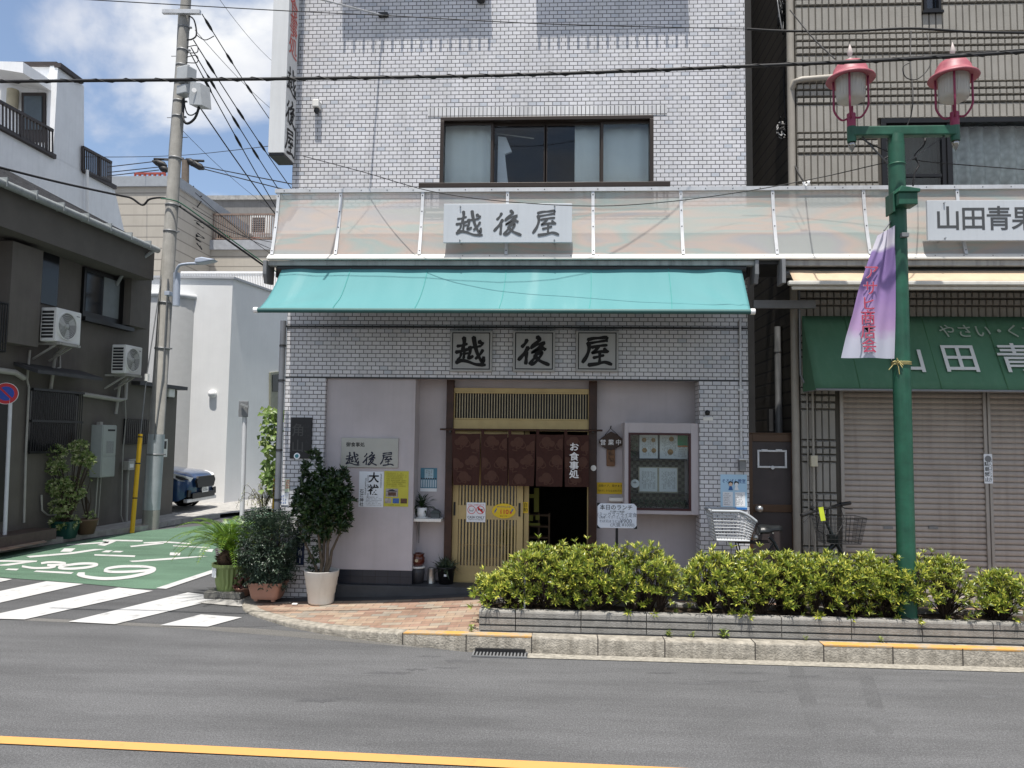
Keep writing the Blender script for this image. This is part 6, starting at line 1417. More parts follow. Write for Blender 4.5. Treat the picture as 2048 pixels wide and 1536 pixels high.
p = P(590, 1196, 8.6); p.z = zs(p.x)+.004; b = MB(); b.box(p.x-.03, p.x+.03, p.y-.02, p.y+.02, p.z, p.z+.018); tag(b.build('small_stone', WHITEPL, None, .005), 'small white chip on the pavement at the foot of the white pot', 'stone')
# small red-leaved plant between pots
p = P(487, 1165, 9.1); p.z = .03; t_ = thing('red_leaved_plant', 'small red-leaved plant in a pinkish pot between the palm and the dark bush', 'plant', p)
b = MB(); pot(b, p, .07, .1, .1, 0, .015); b.build('pot', [TERRA, SOIL], t_); bush(t_, p, [((0.02, 0, .16), .13, .1, 1)], 70, leafmat('red_leaf', (.09, .03, .035), (.18, .06, .06), (.10, .10, .05), .15), .04, .02, 33, 'ros', .4, 5)
p = P(505, 1120, 9.35); p.z = .03; t_ = thing('dark_potted_shrub', 'dim reddish-green shrub in a dark pot behind the palm and the feathery bush', 'shrub', p)
b = MB(); pot(b, p, .1, .13, .28, 0, .02); b.build('pot', [DARKM, SOIL], t_); bush(t_, p, [((0, 0, .5), .2, .2, 1)], 150, leafmat('dull_leaf', (.03, .03, .015), (.06, .06, .03), (.12, .06, .05), .15), .05, .02, 34, 'ros', .4, 5)
# ================================================================== LEFT SIDE OF THE STREET
HA = V((-8.88, 17.37, 0)); _h = math.radians(3.4); HD = V((math.sin(_h), math.cos(_h), 0)); HN = V((math.cos(_h), -math.sin(_h), 0))
def L(px, py, off=0., A=None):
    A = A or HA; d = ray(px, py); k = ((A-CAMP).dot(HN)+off)/d.dot(HN); return CAMP+d*k
def lr(x0, y0, x1, y1, off=0.):
    xm, ym = (x0+x1)/2, (y0+y1)/2
    return (L(x0, ym, off)-HA).dot(HD), (L(x1, ym, off)-HA).dot(HD), L(xm, y1, off).z, L(xm, y0, off).z
def H(s, o, z): return HA+HD*s+HN*o+V((0, 0, z))
def lbox(b, s0, s1, o0, o1, z0, z1, mi=0): return b.obox(H((s0+s1)/2, (o0+o1)/2, (z0+z1)/2), HD*(s1-s0)/2, HN*(o1-o0)/2, V((0, 0, (z1-z0)/2)), mi)
STUC = mat('grey_stucco', (.135, .122, .108), .9, .12, 2.5, .25, 150, streak=.25, streakcol=(.09, .08, .07)); STUCB = mat('brown_stucco_band', (.12, .11, .098), .9, .1, 3, .2, 150)
ROOFM = mat('dark_roof', (.045, .045, .048), .6, .25, 6, .2, 30); WINB = mat('dark_window', (.012, .013, .016), .15, .2, 3)
hs1 = (L(345, 1000)-HA).dot(HD); hs2 = (L(302, 600)-HA).dot(HD); hs0 = -11.0
hz2 = L(150, 760).z; EO = .55
et = L(150, 430, EO).z; eb = L(150, 505, EO).z
house = thing('grey_house', 'dark grey stucco house with a box eave on the left side of the side street', 'house', H(-4, 0, 0))
zf1 = L(335, 770).z
b = MB(); lbox(b, hs0, hs1, -4, 0, 0, zf1-.1); lbox(b, hs0, hs2, -4, -.001, zf1-.1, et-.1); b.build('wall', STUC, house)
b = MB(); lbox(b, hs0, (L(308, 530, EO)-HA).dot(HD), -.5, EO, eb, et-.0); b.build('eave', STUCB, house)
b = MB(); se = (L(310, 505, EO+.1)-HA).dot(HD)
b.add([H(hs0, EO+.06, et), H(se, EO+.06, et), H(se-1.2, -2.2, et+1.45), H(hs0, -2.2, et+1.45)], [(0, 1, 2, 3)]); b.add([H(hs0, EO+.06, et-.03), H(se, EO+.06, et-.03), H(se, EO+.06, et), H(hs0, EO+.06, et)], [(0, 1, 2, 3)])
for i in range(44): s = hs0+(se-hs0)*i/44; b.bar(H(s, EO+.05, et+.012), H(min(s, se-1.2), -2.15, et+1.45), .05, .03)
b.build('roof', ROOFM, house)
b = MB(); b.tube([H(hs0, EO+.13, et-.03), H(se+.05, EO+.13, et-.05)], .065, 0, 10)
for i in range(14): s = hs0+(se-hs0)*(i+.5)/14; b.obox(H(s, EO+.13, et-.02), HD*.012, HN*.075, V((0, 0, .075)))
dpx = L(296, 600, .1); b.tube([H(se-.1, EO+.13, et-.1), H(se-.3, .2, et-.55), H(se-.35, .06, eb-.2)], .035, 0, 8); b.build('gutter', mat('pale_gutter', (.28, .30, .30), .5, .15, 6, streak=.4, streakcol=(.12, .13, .13)), house)
# lean-to roof edge at the right end
b = MB(); q0, q1 = L(283, 742, .15), L(362, 770, .15); a = (q0-HA).dot(HD); 
b.obox(H((a+hs1)/2, -.3, zf1-.05), HD*((hs1-a)/2+.1), HN*.5, V((0, 0, .04))); b.build('lean_to_roof', ROOFM, house)
# boxes for the rain shutters, windows
def hbox(name, px, o, m, parent=house, o0=0, bev=0, mi=0): s0, s1, z0, z1 = lr(*px, o); b = MB(); lbox(b, s0, s1, o0, o, z0, z1); return b.build(name, m, parent, bev), s0, s1, z0, z1
hbox('shutter_box', (20, 490, 82, 690), .28, STUC); hbox('shutter_box', (262, 538, 299, 655), .22, STUC)
w_, s0, s1, z0, z1 = hbox('window', (84, 505, 117, 610), .03, WINB)
w_, s0, s1, z0, z1 = hbox('window', (167, 548, 262, 645), .06, BLK); zc = z0
b = MB(); sm = s0+(s1-s0)*.37; lbox(b, s0+.06, sm, .06, .065, z0+.12, z1-.08, 0); lbox(b, sm+.03, s1-.4, .06, .065, z0+.12, z1-.08, 1); b.build('pane', [WINB, mat('frosted_pane', (.16, .18, .18), .4, .1)], w_)
b = MB(); lbox(b, s0-.05, s1+.02, 0, .16, z0-.08, z0); b.build('sill', BLK, w_)
w_, s0, s1, z0, z1 = hbox('grille_window', (56, 782, 155, 904), .04, WINB)
b = MB(); k = 22
for i in range(k+1): s = s0+(s1-s0)*i/k; b.tube([H(s, .12, z0), H(s, .12, z1)], .008, 0, 5)
for z in (z0, z0+(z1-z0)*.5, z1): lbox(b, s0-.03, s1+.03, .1, .14, z-.02, z+.02)
b.build('bars', BLK, w_)
w_, s0, s1, z0, z1 = hbox('grille_window', (249, 838, 296, 888), .03, WINB); b = MB()
for i in range(13): s = s0+(s1-s0)*i/12; b.tube([H(s, .07, z0), H(s, .07, z1)], .008, 0, 5)
b.build('bars', BLK, w_)
s0, s1, z0, z1 = lr(58, 745, 190, 765, .3); b = MB(); b.obox(H((s0+s1)/2, .22, z1+.02), HD*(s1-s0)/2, HN*.24+V((0, 0, -.07)), V((0, 0, .03))); b.build('window_hood', ROOFM, house)
hbox('door', (-30, 800, 16, 1045), .03, mat('dark_door', (.02, .016, .014), .5, .2))
b = MB(); s0, s1, z0, z1 = lr(-30, 640, 12, 700, .35)
for i in range(9): s = s0+(s1-s0)*i/8; b.tube([H(s, .35, z0), H(s, .35, z1+.3)], .012, 0, 5)
for z in (z0, z1+.3): b.tube([H(s0, .35, z), H(s1, .35, z), H(s1, .02, z)], .018, 0, 6)
b.build('balcony_rail', BLK, house)
PVC = mat('grey_white_pipe', (.36, .35, .32), .5, .12, 6)
def lpipe(name, pts, r, m=PVC): b = MB(); b.tube([L(x, y, o) for x, y, o in pts], r, 0, 8); return b.build(name, m, house)
lpipe('pipe', [(163, 788, .08), (240, 800, .08), (250, 798, .08), (252, 750, .08)], .045); lpipe('pipe', [(-20, 738, .1), (30, 745, .1), (48, 756, .1)], .05)
lpipe('pipe', [(60, 700, .06), (54, 760, .06), (58, 775, .06), (52, 900, .05), (48, 1045, .05)], .02); lpipe('pipe', [(118, 690, .06), (120, 735, .06), (100, 742, .06), (60, 735, .06)], .022)
lpipe('pipe', [(250, 800, .05), (252, 840, .05), (246, 900, .05), (242, 1030, .05), (247, 1046, .05)], .012); lpipe('pipe', [(270, 920, .06), (258, 920, .06), (255, 960, .06), (253, 1044, .06)], .025)
lpipe('pipe', [(83, 990, .05), (84, 1020, .05), (95, 1030, .05), (130, 1030, .05)], .018)
s0, s1, z0, z1 = lr(247, 924, 270, 945, .1); 
def boxed(name, label, cat, px, o0, o1, m, bev=.006):
    s0, s1, z0, z1 = lr(*px, o1); t = thing(name, label, cat, H((s0+s1)/2, o0, z0)); b = MB(); lbox(b, s0, s1, o0, o1, z0, z1); b.build('housing', m, t, bev); return t, s0, s1, z0, z1
t_, s0, s1, z0, z1 = boxed('water_heater', 'pale grey wall-mounted water heater between the pot plants and the utility pole', 'water heater', (203, 850, 231, 954), .0, .24, mat('heater_grey', (.36, .385, .37), .5, .06, streak=.1), .012)
b = MB(); zc = z0+(z1-z0)*.40; lbox(b, s0+.02, s1-.01, .24, .248, zc+.01, z1-.02, 0); lbox(b, s0+.02, s1-.01, .24, .248, z0+.02, zc-.01, 0); lbox(b, s0+(s1-s0)*.35, s1-.06, .25, .254, z1-.12, z1-.085, 1); lbox(b, s0+(s1-s0)*.3, s1-.08, .249, .251, zc+.06, zc+.3, 2); b.build('cover', [MATS['heater_grey'], BLACK, mat('grey_label', (.28, .29, .29), .6, .3, 60)], t_, .004)
b = MB(); lbox(b, s0+.08, s0+.16, .05, .13, z1, z1+.06); b.tube([H(s0+.1, .12, z0), H(s0+.1, .1, .15)], .014); b.tube([H(s0+.2, .12, z0), H(s0+.2, .1, .15)], .01); b.build('connection', PVC, t_)
t_, s0, s1, z0, z1 = boxed('intercom', 'small white intercom panel on the grey house corner beside the parked car', 'intercom', (323, 878, 335, 914), .0, .04, WHITEPL); b = MB(); lbox(b, s0+.05, s1-.05, .04, .045, z0+(z1-z0)*.45, z1-.05); b.build('screen', BLACK, t_)
t_, s0, s1, z0, z1 = boxed('vent_hood', 'small white curved vent hood high on the grey house corner', 'vent', (338, 776, 351, 795), .0, .14, WHITEPL, .03); b = MB(); lbox(b, s0+.02, s1-.02, .02, .13, z0-.01, z0); b.build('opening', BLACK, t_)
t_, s0, s1, z0, z1 = boxed('gas_meter', 'small pale gas meter on the grey wall beside the yellow guy cover', 'meter', (257, 922, 269, 940), .02, .14, PVC); b = MB(); lbox(b, s0+.04, s1-.04, .14, .145, z0+.05, z1-.06); b.build('dial', WHITE, t_)
ACW = mat('ac_white', (.76, .76, .73), .45, .05, streak=.1, streakcol=(.45, .43, .38))
def aircon(label, px, side):
    o1 = .50; s0, s1, z0, z1 = lr(*px, o1); o0 = o1-.30
    t = thing('air_conditioner', label, 'air conditioner', H((s0+s1)/2, o0, z0), 'outdoor units on the grey house')
    b = MB(); lbox(b, s0, s1, o0, o1, z0, z1); b.build('casing', ACW, t, .015)
    sf = s0+(s1-s0)*.42; zm = (z0+z1)/2; R = (z1-z0)*.42
    b = MB(); c = H(sf, o1+.0, zm); b.lathe([(R*1.02, 0), (R*1.02, .02), (R*.94, .022), (R*.94, .004)], c, 0, 30, HN); b.build('fan_ring', ACW, t)
    b = MB(); b.lathe([(0, .003), (R*.94, .003)], c, 0, 30, HN, False); b.build('fan_opening', mat('fan_shadow', (.16, .16, .155), .6, .2), t)
    b = MB(); b.lathe([(R*.2, .005), (R*.2, .015), (0, .016)], c, 0, 20, HN)
    for k in range(3): w = k*2.09+.5; u = HD*math.cos(w)+V((0, 0, math.sin(w))); v = HD*(-math.sin(w))+V((0, 0, math.cos(w))); b.add([c+HN*.01+u*R*.18, c+HN*.012+u*R*.85-v*R*.25, c+HN*.008+u*R*.85+v*R*.3, c+HN*.008+u*R*.3+v*R*.25], [(0, 1, 2, 3)])
    b.build('fan', mat('fan_grey', (.42, .42, .41), .5, .05), t)
    b = MB()
    for k in range(6): r_ = R*(.3+.12*k); b.lathe([(r_-.003, .02), (r_, .024), (r_+.003, .02)], c, 0, 30, HN)
    b.build('guard', ACW, t)
    b = MB(); k = 8
    for i in range(k): z = z0+.05+(z1-z0-.1)*(i+.5)/k; lbox(b, s0-.004, s0+.003, o0+.03, o1-.05, z-.02, z+.022)
    b.build('side_vent', mat('vent_dark', (.03, .03, .03), .6), t)
    b = MB(); lbox(b, s1-(s1-s0)*.2, s1-.05, o1, o1+.004, z1-.09, z1-.075); b.build('nameplate', GREYM, t)
    b = MB()
    for s in (s0+.12, s1-.12): b.bar(H(s, .0, z0-.03), H(s, o1+.06, z0-.03), .04, .04); b.bar(H(s, .0, z0-.3), H(s, o1-.08, z0-.05), .03, .03)
    lbox(b, s0+.05, s1-.05, o1-.02, o1+.05, z0-.05, z0-.01); b.build('bracket', PVC, t)
    b = MB(); b.tube([H(s1-.1, .3, z0), H(s1-.1, .1, z0-.2), H(s1-.1, .05, z0-.8)], .03, 0, 8); b.build('hose', PVC, t)
aircon('white outdoor air conditioner on the grey house, nearer one beside the shutter box', (112, 620, 162, 687), 0); aircon('white outdoor air conditioner on the grey house, farther one beside the utility pole', (251, 692, 284, 749), 0)
# house kerb, step, pavement strip on the left
b = MB(); e0 = k0; 
def KP(px, py, z=0): q = G(px, py, z); return q
lk = [G(-200, 1146), G(0, 1106), G(120, 1086), G(205, 1072), G(282, 1063), G(330, 1053), G(385, 1043), G(440, 1036)]
lk = [V((q.x, q.y, 0)) for q in lk]
top = []
for q in lk: top.append(q+V((-.16, 0, 0)))
vs = []
for q, t2 in zip(lk, top): 
    back = V((-12.0, q.y-.2, .11)); vs += [q, q+V((0, 0, .10)), t2+V((0, 0, .105)), back]
b.add(vs, [(i*4+j, (i+1)*4+j, (i+1)*4+j+1, i*4+j+1) for i in range(len(lk)-1) for j in range(3)]); struct(b.build('left_kerb', CONC))
b = MB(); b.add([lk[-1]+V((0, 0, .09)), lk[-2]+V((0, 0, .1)), V((-20, 17.3, .1)), V((-20, 21.5, .1)), V((-6, 22.5, .09))], [tuple(range(5))]); struct(b.build('carport_floor', CONC))
s0 = (L(-60, 1060)-HA).dot(HD); s1 = (L(65, 1070)-HA).dot(HD); b = MB(); lbox(b, s0, s1, -.1, .45, .1, .28); tag(b.build('door_step', mat('brown_tile', (.085, .06, .05), .6, .25, 10)), 'low dark tiled step at the grey house door, behind the no-parking sign', 'step')
b = MB(); q = [G(-40, 1108, .112), G(10, 1101, .112), G(95, 1084, .112), G(60, 1066, .112), G(-40, 1075, .112)]; b.add(q, [tuple(range(5))]); struct(b.build('brick_strip', PAVER))
# potted plants by the house
VAR = leafmat('variegated_leaf', (.10, .17, .04), (.24, .31, .10), (.5, .5, .28), .25)
def px_on(px, py, z=.1): return G(px, py, z)
p = G(127, 1083, .0); p.z = .03; p.x += .02
t_ = thing('potted_variegated_shrub', 'tall yellow-green shrub in a dark green box planter against the grey house', 'plant', p)
b = MB(); rings = [rrect(p.x, p.y, a, a*.8, p.z+z, .05) for a, z in ((.15, .03), (.2, .3), (.215, .3), (.215, .34), (.19, .34), (.185, .28))]; n = 20; vs = [q for r_ in rings for q in r_]; b.add(vs, [(i*n+j, i*n+(j+1) % n, (i+1)*n+(j+1) % n, (i+1)*n+j) for i in range(5) for j in range(n)]+[tuple(range(n))[::-1]]); b.add(rings[-1], [tuple(range(n))], 1)
b.build('planter', [mat('dark_green_plastic', (.012, .06, .045), .4, .1), SOIL], t_)
rgx = lambda px, py: L(px, py, .55)-p
lob = [(P(px, py, p.y)-p, rx, rz, w) for px, py, rx, rz, w in ((130, 1045, .22, .12, 1), (125, 1010, .22, .16, 1.2), (120, 975, .2, .15, 1), (115, 935, .18, .12, .8), (150, 985, .14, .12, .6), (165, 915, .15, .12, .7), (158, 895, .13, .1, .5), (110, 905, .16, .12, .6), (178, 920, .1, .1, .3), (140, 965, .14, .1, .5))]
tips = bush(t_, p, lob, 560, VAR, .075, .032, 51, 'ros', .3, 7)
b = MB()
for i in range(0, len(tips), 9): q = tips[i]; b.tube([p+V((random.uniform(-.06, .06), 0, .3)), (p+q)/2+V((.03, 0, .2)), q], [.014, .01, .004], 0, 5, False)
b.build('stems', STEM, t_)
p = G(172, 1068, .1); t_ = thing('potted_bare_shrub', 'brown pot with a mostly bare shrub against the grey house, right of the green planter', 'plant', p); b = MB(); pot(b, p, .13, .19, .28, 0, .03); b.build('pot', [mat('brown_pot', (.12, .075, .05), .6, .15), SOIL], t_)
b = MB(); rg = random.Random(9)
for i in range(9): q = p+V((rg.uniform(-.2, .15), rg.uniform(-.1, .1), rg.uniform(.6, 1.2))); b.tube([p+V((0, 0, .25)), (p+q)/2+V((rg.uniform(-.08, .08), 0, .2)), q], [.012, .008, .003], 0, 5, False)
b.build('stems', STEM, t_); bush(t_, p, [((.08, 0, .35), .12, .06, 1), ((-.05, 0, 1.0), .15, .2, .5)], 40, VAR, .05, .02, 52)
b = MB(); rg = random.Random(12); q0 = G(8, 1065, .11)
for i in range(40): leaf(b, q0+V((rg.uniform(-.15, .15), rg.uniform(-.1, .1), rg.uniform(.1, .4))), rdir(rg, .4), V((0, 0, 1)), .09, .035)
b.tube([q0, q0+V((.02, 0, .3))], .006); tag(b.build('weed_clump', VAR), 'small pale-leaved sprig at the far left beside the no-parking sign pole', 'plant')
# ================================================================== NO PARKING SIGN
p = G(8, 1104); t_ = thing('no_parking_sign', 'round blue and red no-parking sign on a thin white pole at the left edge', 'road sign', V((p.x, p.y, 0)))
top = P(21, 790, p.y); b = MB(); b.tube([V((p.x, p.y, 0)), top+V((0, 0, .1))], .03, 0, 12); b.build('pole', mat('white_pole', (.62, .63, .65), .4, .08), t_)
c = P(12, 787, p.y-.05); R = .178; fc = (CAMP-c); fc.z = 0; fc.normalize(); fc = (fc+V((.0, -.6, 0))).normalized(); sd_ = fc.cross(V((0, 0, 1))).normalized()*-1
b = MB(); b.lathe([(0, -.012), (R, -.012), (R, 0), (0, 0)], c, 0, 40, fc, False); b.build('plate', WHITE, t_); b = MB(); b.lathe([(R*.66, .0012), (R*.96, .0012)], c, 0, 40, fc, False); b.obox(c+fc*.003, (sd_*.70+V((0, 0, -.70)))*R*.72, (sd_*.7+V((0, 0, .7)))*R*.085, fc*.0008); b.build('red_ring', mat('sign_red', (.50, .02, .03), .4, .05), t_); b = MB(); b.lathe([(0, .001), (R*.665, .001)], c, 0, 40, fc, False); b.build('blue_disc', mat('sign_blue', (.015, .06, .38), .4, .05), t_)
# ================================================================== UTILITY POLES
UB = G(300, 1058); UY = UB.y; UT = P(372, 0, UY); UD = (UT-UB)
def upt(py, dx=0): # a point on the pole axis at image height
    k = (1058-py)/1058.0; return P(300+72*k+dx, py, UY)
POLEC = mat('pole_concrete', (.30, .29, .265), .85, .15, 5, .2, 60, streak=.5, streakcol=(.15, .145, .135)); up_ = thing('utility_pole', 'tall leaning concrete utility pole at the grey house corner', 'utility pole', V((UB.x, UB.y, 0)))
b = MB(); b.tube([UB+V((0, 0, -.1)), UB+UD*.17, UB+UD*.171, UB+UD, UB+UD*1.35], [.165, .158, .15, .105, .09], 0, 22); b.build('shaft', POLEC, up_)
b = MB(); b.tube([UB+UD*.035, UB+UD*.172], [.1665, .1605], 0, 22, False); b.build('painted_sleeve', mat('pale_blue_wrap', (.38, .41, .43), .6, .12, 6, streak=.3), up_)
b = MB()
for k in (.135, .33, .415, .55, .6, .69, .77, .8, .835, .87, .9, .945): q = UB+UD*k; r_ = .165-.06*k; b.lathe([(r_-.01, -.02), (r_+.008, -.02), (r_+.008, .02), (r_-.01, .02)], q, 0, 18, UD); b.box(q.x+r_, q.x+r_+.06, q.y-.02, q.y+.02, q.z-.015, q.z+.015)
b.build('band', GREYM, up_)
b = MB(); q = upt(22); b.obox(P(363, 24, UY-.14), V((.43, -.03, -.03)), V((0, .04, 0)), V((0, 0, .045))); b.build('crossarm', ALU, up_, .004)
b = MB(); b.tube([upt(18, -12), upt(120, -10), upt(300, -12), upt(600, -6)], .022, 0, 6); b.tube([upt(560, 8)+V((0, -.12, 0)), upt(750, 10)+V((0, -.1, 0)), upt(880, 4)+V((0, -.15, 0))], .016, 0, 6); b.build('conduit', GREYM, up_)
EB = mat('equipment_grey', (.42, .44, .45), .5, .08, 4, streak=.15)
b = MB(); q = P(373, 152, UY-.22); b.obox(q, V((.14, -.05, 0)), V((.05, .12, 0)), V((0, 0, .17))); q = P(371, 182, UY-.2); b.obox(q, V((.13, -.05, 0)), V((.05, .1, 0)), V((0, 0, .1))); b.build('equipment_box', EB, up_, .02); q = P(399, 192, UY-.2); b = MB(); b.obox(q, V((.16, -.05, -.03)), V((.05, .12, 0)), V((-.03, 0, .24))); b.disc(q+V((-.04, -.16, .05)), .05, (.3, -1, 0), .004, 1, 16); b.build('equipment_box', [EB, WHITE], up_, .02)
for pts_, r_ in (([upt(190, 8), P(366, 235, UY-.2), P(375, 247, UY-.2), P(390, 236, UY-.2), P(398, 214, UY-.2)], .028), ([upt(175, 5), P(372, 222, UY-.1), P(385, 230, UY-.1), P(402, 215, UY-.1)], .014), ([upt(30, 5), P(388, 40, UY-.1), P(393, 68, UY-.1), P(385, 78, UY-.1), upt(80, 6)], .016), ([P(393, 70, UY), P(410, 80, UY), P(428, 72, UY)], .01), ([upt(95, 6), P(393, 91, UY-.1), P(394, 105, UY-.1), upt(105, 8)], .01), ([upt(115, 6), P(393, 111, UY-.1), P(394, 125, UY-.1), upt(125, 8)], .01)):
    b = MB(); b.tube(smooth_line(pts_, 4), r_, 0, 6); b.build('looped_cable', RUBBER, up_)
b = MB()
for y, s_ in ((112, -1), (235, -1), (275, 1), (150, 1), (320, -1)): q = upt(y); b.tube([q, q+V((s_*.24, 0, 0))], .008, 0, 5)
b.build('step_bolt', GREYM, up_)
# guy wire and yellow cover
g0 = G(264, 1066); t_ = thing('guy_wire', 'stay wire of the utility pole with a yellow plastic cover near the ground', 'guy wire', V((g0.x, g0.y, 0))); gy = g0.y; q1 = P(281, 868, gy+.1); q2 = P(293, 755, gy+.2); q3 = upt(490, -6)
b = MB(); b.tube([V((g0.x, g0.y, 0)), q1], .045, 0, 12); b.build('cover', mat('guard_yellow', (.68, .40, .015), .45, .08, 5), t_)
b = MB()
for k in (.35, .7, .97): q = V((g0.x, g0.y, 0)).lerp(q1, k); b.lathe([(.046, -.012), (.049, 0), (.046, .012)], q, 0, 12, q1-g0)
b.build('black_band', BLACK, t_)
b = MB(); b.tube([q1, q2, q3], .012, 0, 6); b.build('wire', GREYM, t_); b = MB(); b.tube([P(293, 762, gy+.2), P(293.5, 748, gy+.2)], .05, 0, 8); b.build('insulator', WHITEPL, t_)
# street light arm on the pole
SLB = mat('pale_blue_paint', (.42, .47, .56), .4, .06); t_ = thing('led_street_light', 'pale blue LED street light on a curved arm fixed to the utility pole', 'street light', P(350, 612, UY-.2))
b = MB(); b.tube(smooth_line([P(352, 610, UY-.25), P(350, 560, UY-.3), P(356, 534, UY-.35), P(372, 528, UY-.4), P(404, 527, UY-.5)], 5), .028, 0, 10); b.build('arm', SLB, t_)
b = MB(); q = P(415, 523, UY-.55); b.prism([P(398, 530, UY-.52), P(400, 521, UY-.52), P(412, 518.5, UY-.52), P(438, 523, UY-.52), P(432, 526, UY-.52), P(410, 530, UY-.52)], (0, -.22, 0)); b.build('lamp_head', SLB, t_, .02)
b = MB(); b.tube([P(352, 612, UY-.25), P(354, 546, UY-.25)], .07, 0, 16); b.box(*sorted([P(342, 590, UY).x, P(352, 590, UY).x]), UY-.28, UY-.1, P(345, 595, UY).z, P(345, 587, UY).z); b.build('ballast_canister', SLB, t_, .006)
# far pole with transformers
t_ = thing('utility_pole', 'distant darker utility pole with dense wires behind the leaning one', 'utility pole', P(367, 700, 29)); FPY = 29.0; q0 = P(366, 620, FPY); q1 = P(371, 322, FPY)
b = MB(); b.tube([V((q0.x, FPY, 0)), q0, q1], [.2, .19, .14], 0, 14); b.build('shaft', mat('far_pole_brown', (.16, .13, .105), .85, .2), t_)
b = MB()
for (x0, y0, x1, y1) in ((305, 322, 333, 332), (318, 334, 336, 342), (378, 322, 408, 338), (372, 318, 392, 330)):
    a, c = P(x0, y0, FPY), P(x1, y1, FPY); b.tube([a, a.lerp(c, .35), a.lerp(c, .75), c], [.04, .13, .14, .05], 0, 10)
b.tube([P(308, 318, FPY), P(408, 322, FPY)], .05, 0, 6); b.build('insulator', RUBBER, t_)
b = MB(); rg = random.Random(21)
for (x, y) in ((362, 375), (372, 395), (380, 430), (362, 450), (376, 470), (385, 390), (360, 420)):
    q = P(x, y, FPY-.2); b.box(q.x-.18, q.x+.18, FPY-.3, FPY-.05, q.z-.14, q.z+.14)
b.build('equipment_box', EB, t_); b = MB()
for i in range(26):
    x, y = rg.uniform(352, 395), rg.uniform(370, 500); pts = [P(x, y, FPY-.3), P(x+rg.uniform(-14, 18), y+rg.uniform(4, 16), FPY-.3), P(x+rg.uniform(-18, 24), y+rg.uniform(-8, 10), FPY-.3)]; b.tube(smooth_line(pts, 4), .022, 0, 4, False)
b.build('looped_cable', RUBBER, t_)
# ================================================================== WHITE STAIR-TOWER BUILDING (upper left)
WA = HA-HN*2.3; WL = lambda x, y, o=0.: L(x, y, o, WA)
WST = mat('white_siding', (.82, .83, .84), .7, .06, 3, streak=.15, streakcol=(.46, .47, .48)); BRM = mat('brown_trim', (.045, .035, .032), .5, .15)
wb = thing('white_house', 'white building with a stair tower and brown roof railings above the grey house roof', 'building', V((WA.x, WA.y, 0)))
b = MB()
poly = [WL(-120, 190), WL(107, 312), WL(167, 344), WL(228, 374), WL(262, 520), WL(270, 800), WL(-120, 800)]
b.prism(poly, -HN*.25); b.build('wall', WST, wb)
b = MB(); poly = [WL(106, 313), WL(116, 131), WL(159, 163), WL(168, 172), WL(168, 345)]; b.prism(poly, -HN*.2, 0)
st_ = (WL(113, 250)-HA).dot(HD); A3 = HA+HD*st_
def WP_(px, py, o=0.): d = ray(px, py); k = ((A3-CAMP).dot(HD)+o)/d.dot(HD); return CAMP+d*k
poly = [WP_(-30, 165), WP_(-2, 160), WP_(26, 131), WP_(115, 131), WP_(106, 313), WP_(-30, 260)]; b.prism(poly, HD*.15, 0); b.build('stair_tower', WST, wb)
b = MB(); b.bar(WP_(-4, 160), WP_(26, 130), .14, .1); b.bar(WP_(25, 130), WP_(117, 130), .14, .09); b.bar(WL(115, 130), WL(161, 164), .16, .1); b.build('trim', BRM, wb)
for q_ in (((-60, 224), (108, 314)), ((164, 341), (229, 375))): b = MB(); b.bar(WL(*q_[0]), WL(*q_[1]), .12, .1); b.build('trim', BRM, wb)
b = MB(); q = [WP_(9, 158, -.0), WP_(86, 158), WP_(86, 170), WP_(9, 170)]; b.prism([WP_(3, 160, 0), WP_(106, 163), WP_(106, 184), WP_(20, 170)], -HD*.9, 0); b.build('door_canopy', WST, wb)
b = MB(); b.prism([WP_(46, 187), WP_(93, 187), WP_(93, 285), WP_(46, 285)], -HD*.05, 0); dr = b.build('door', BRM, wb); b = MB(); b.prism([WP_(53, 195), WP_(88, 195), WP_(88, 262), WP_(53, 262)], -HD*.08, 0); b.build('pane', mat('door_glass_grey', (.08, .10, .11), .2, .1), dr)
def rail(x0, t0, c0, x1, t1, c1, n, parent):
    b = MB(); a, c, d, e = WL(x0, t0, .05), WL(x1, t1, .05), WL(x0, c0, .05), WL(x1, c1, .05); b.bar(a, c, .07, .06)
    b.bar(d, e, .05, .05)
    for i in range(n+1): u = i/n; b.bar(a.lerp(c, u), d.lerp(e, u), .028 if i % 8 else .06, .028)
    b.build('railing', BRM, parent)
rail(-80, 160, 213, 105, 261, 311, 26, wb); rail(165, 294, 341, 222, 325, 364, 14, wb)
b = MB(); b.tube([WL(174, 340, .08), WL(175, 430, .08)], .04, 0, 8); b.build('pipe', WHITE, wb); b = MB(); b.tube([WP_(26, 180, -.1), WP_(24, 215, -.1)], .12, 0, 10); b.build('beige_post', mat('beige_post', (.5, .45, .33), .6), wb)
# ================================================================== BEIGE AND CONCRETE BUILDINGS BEHIND
BEI = brick('beige_siding', [(.42, .385, .33), (.46, .42, .36)], (.24, .22, .19), 60., .42, .025, .7, dirt=.1)
def bldg(name, label, cat, px, Y, dep, m, z0=0.):
    x0, x1, _, z1 = pr(*px, Y); t = thing(name, label, cat, ((x0+x1)/2, Y, 0)); b = MB(); b.box(x0, x1, Y, Y+dep, z0, z1); b.build('wall', m, t); return t, x0, x1, z1
t_, x0, x1, z1 = bldg('beige_building', 'beige sided building with a red metal frame on its roof behind the white stair-tower building', 'building', (180, 374, 345, 700), 27, 8, BEI)
b = MB(); b.box(x0-.1, x1+.1, 26.9, 35.1, z1, z1+.38); b.build('parapet', mat('grey_parapet', (.30, .32, .34), .6, .1), t_)
b = MB(); a, c = P(270, 357, 28), P(330, 357, 28); zt = P(300, 347, 28).z
for i in range(7): u = a.lerp(c, i/6); b.bar(V((u.x, 28, z1+.3)), V((u.x, 28, zt)), .06, .06); 
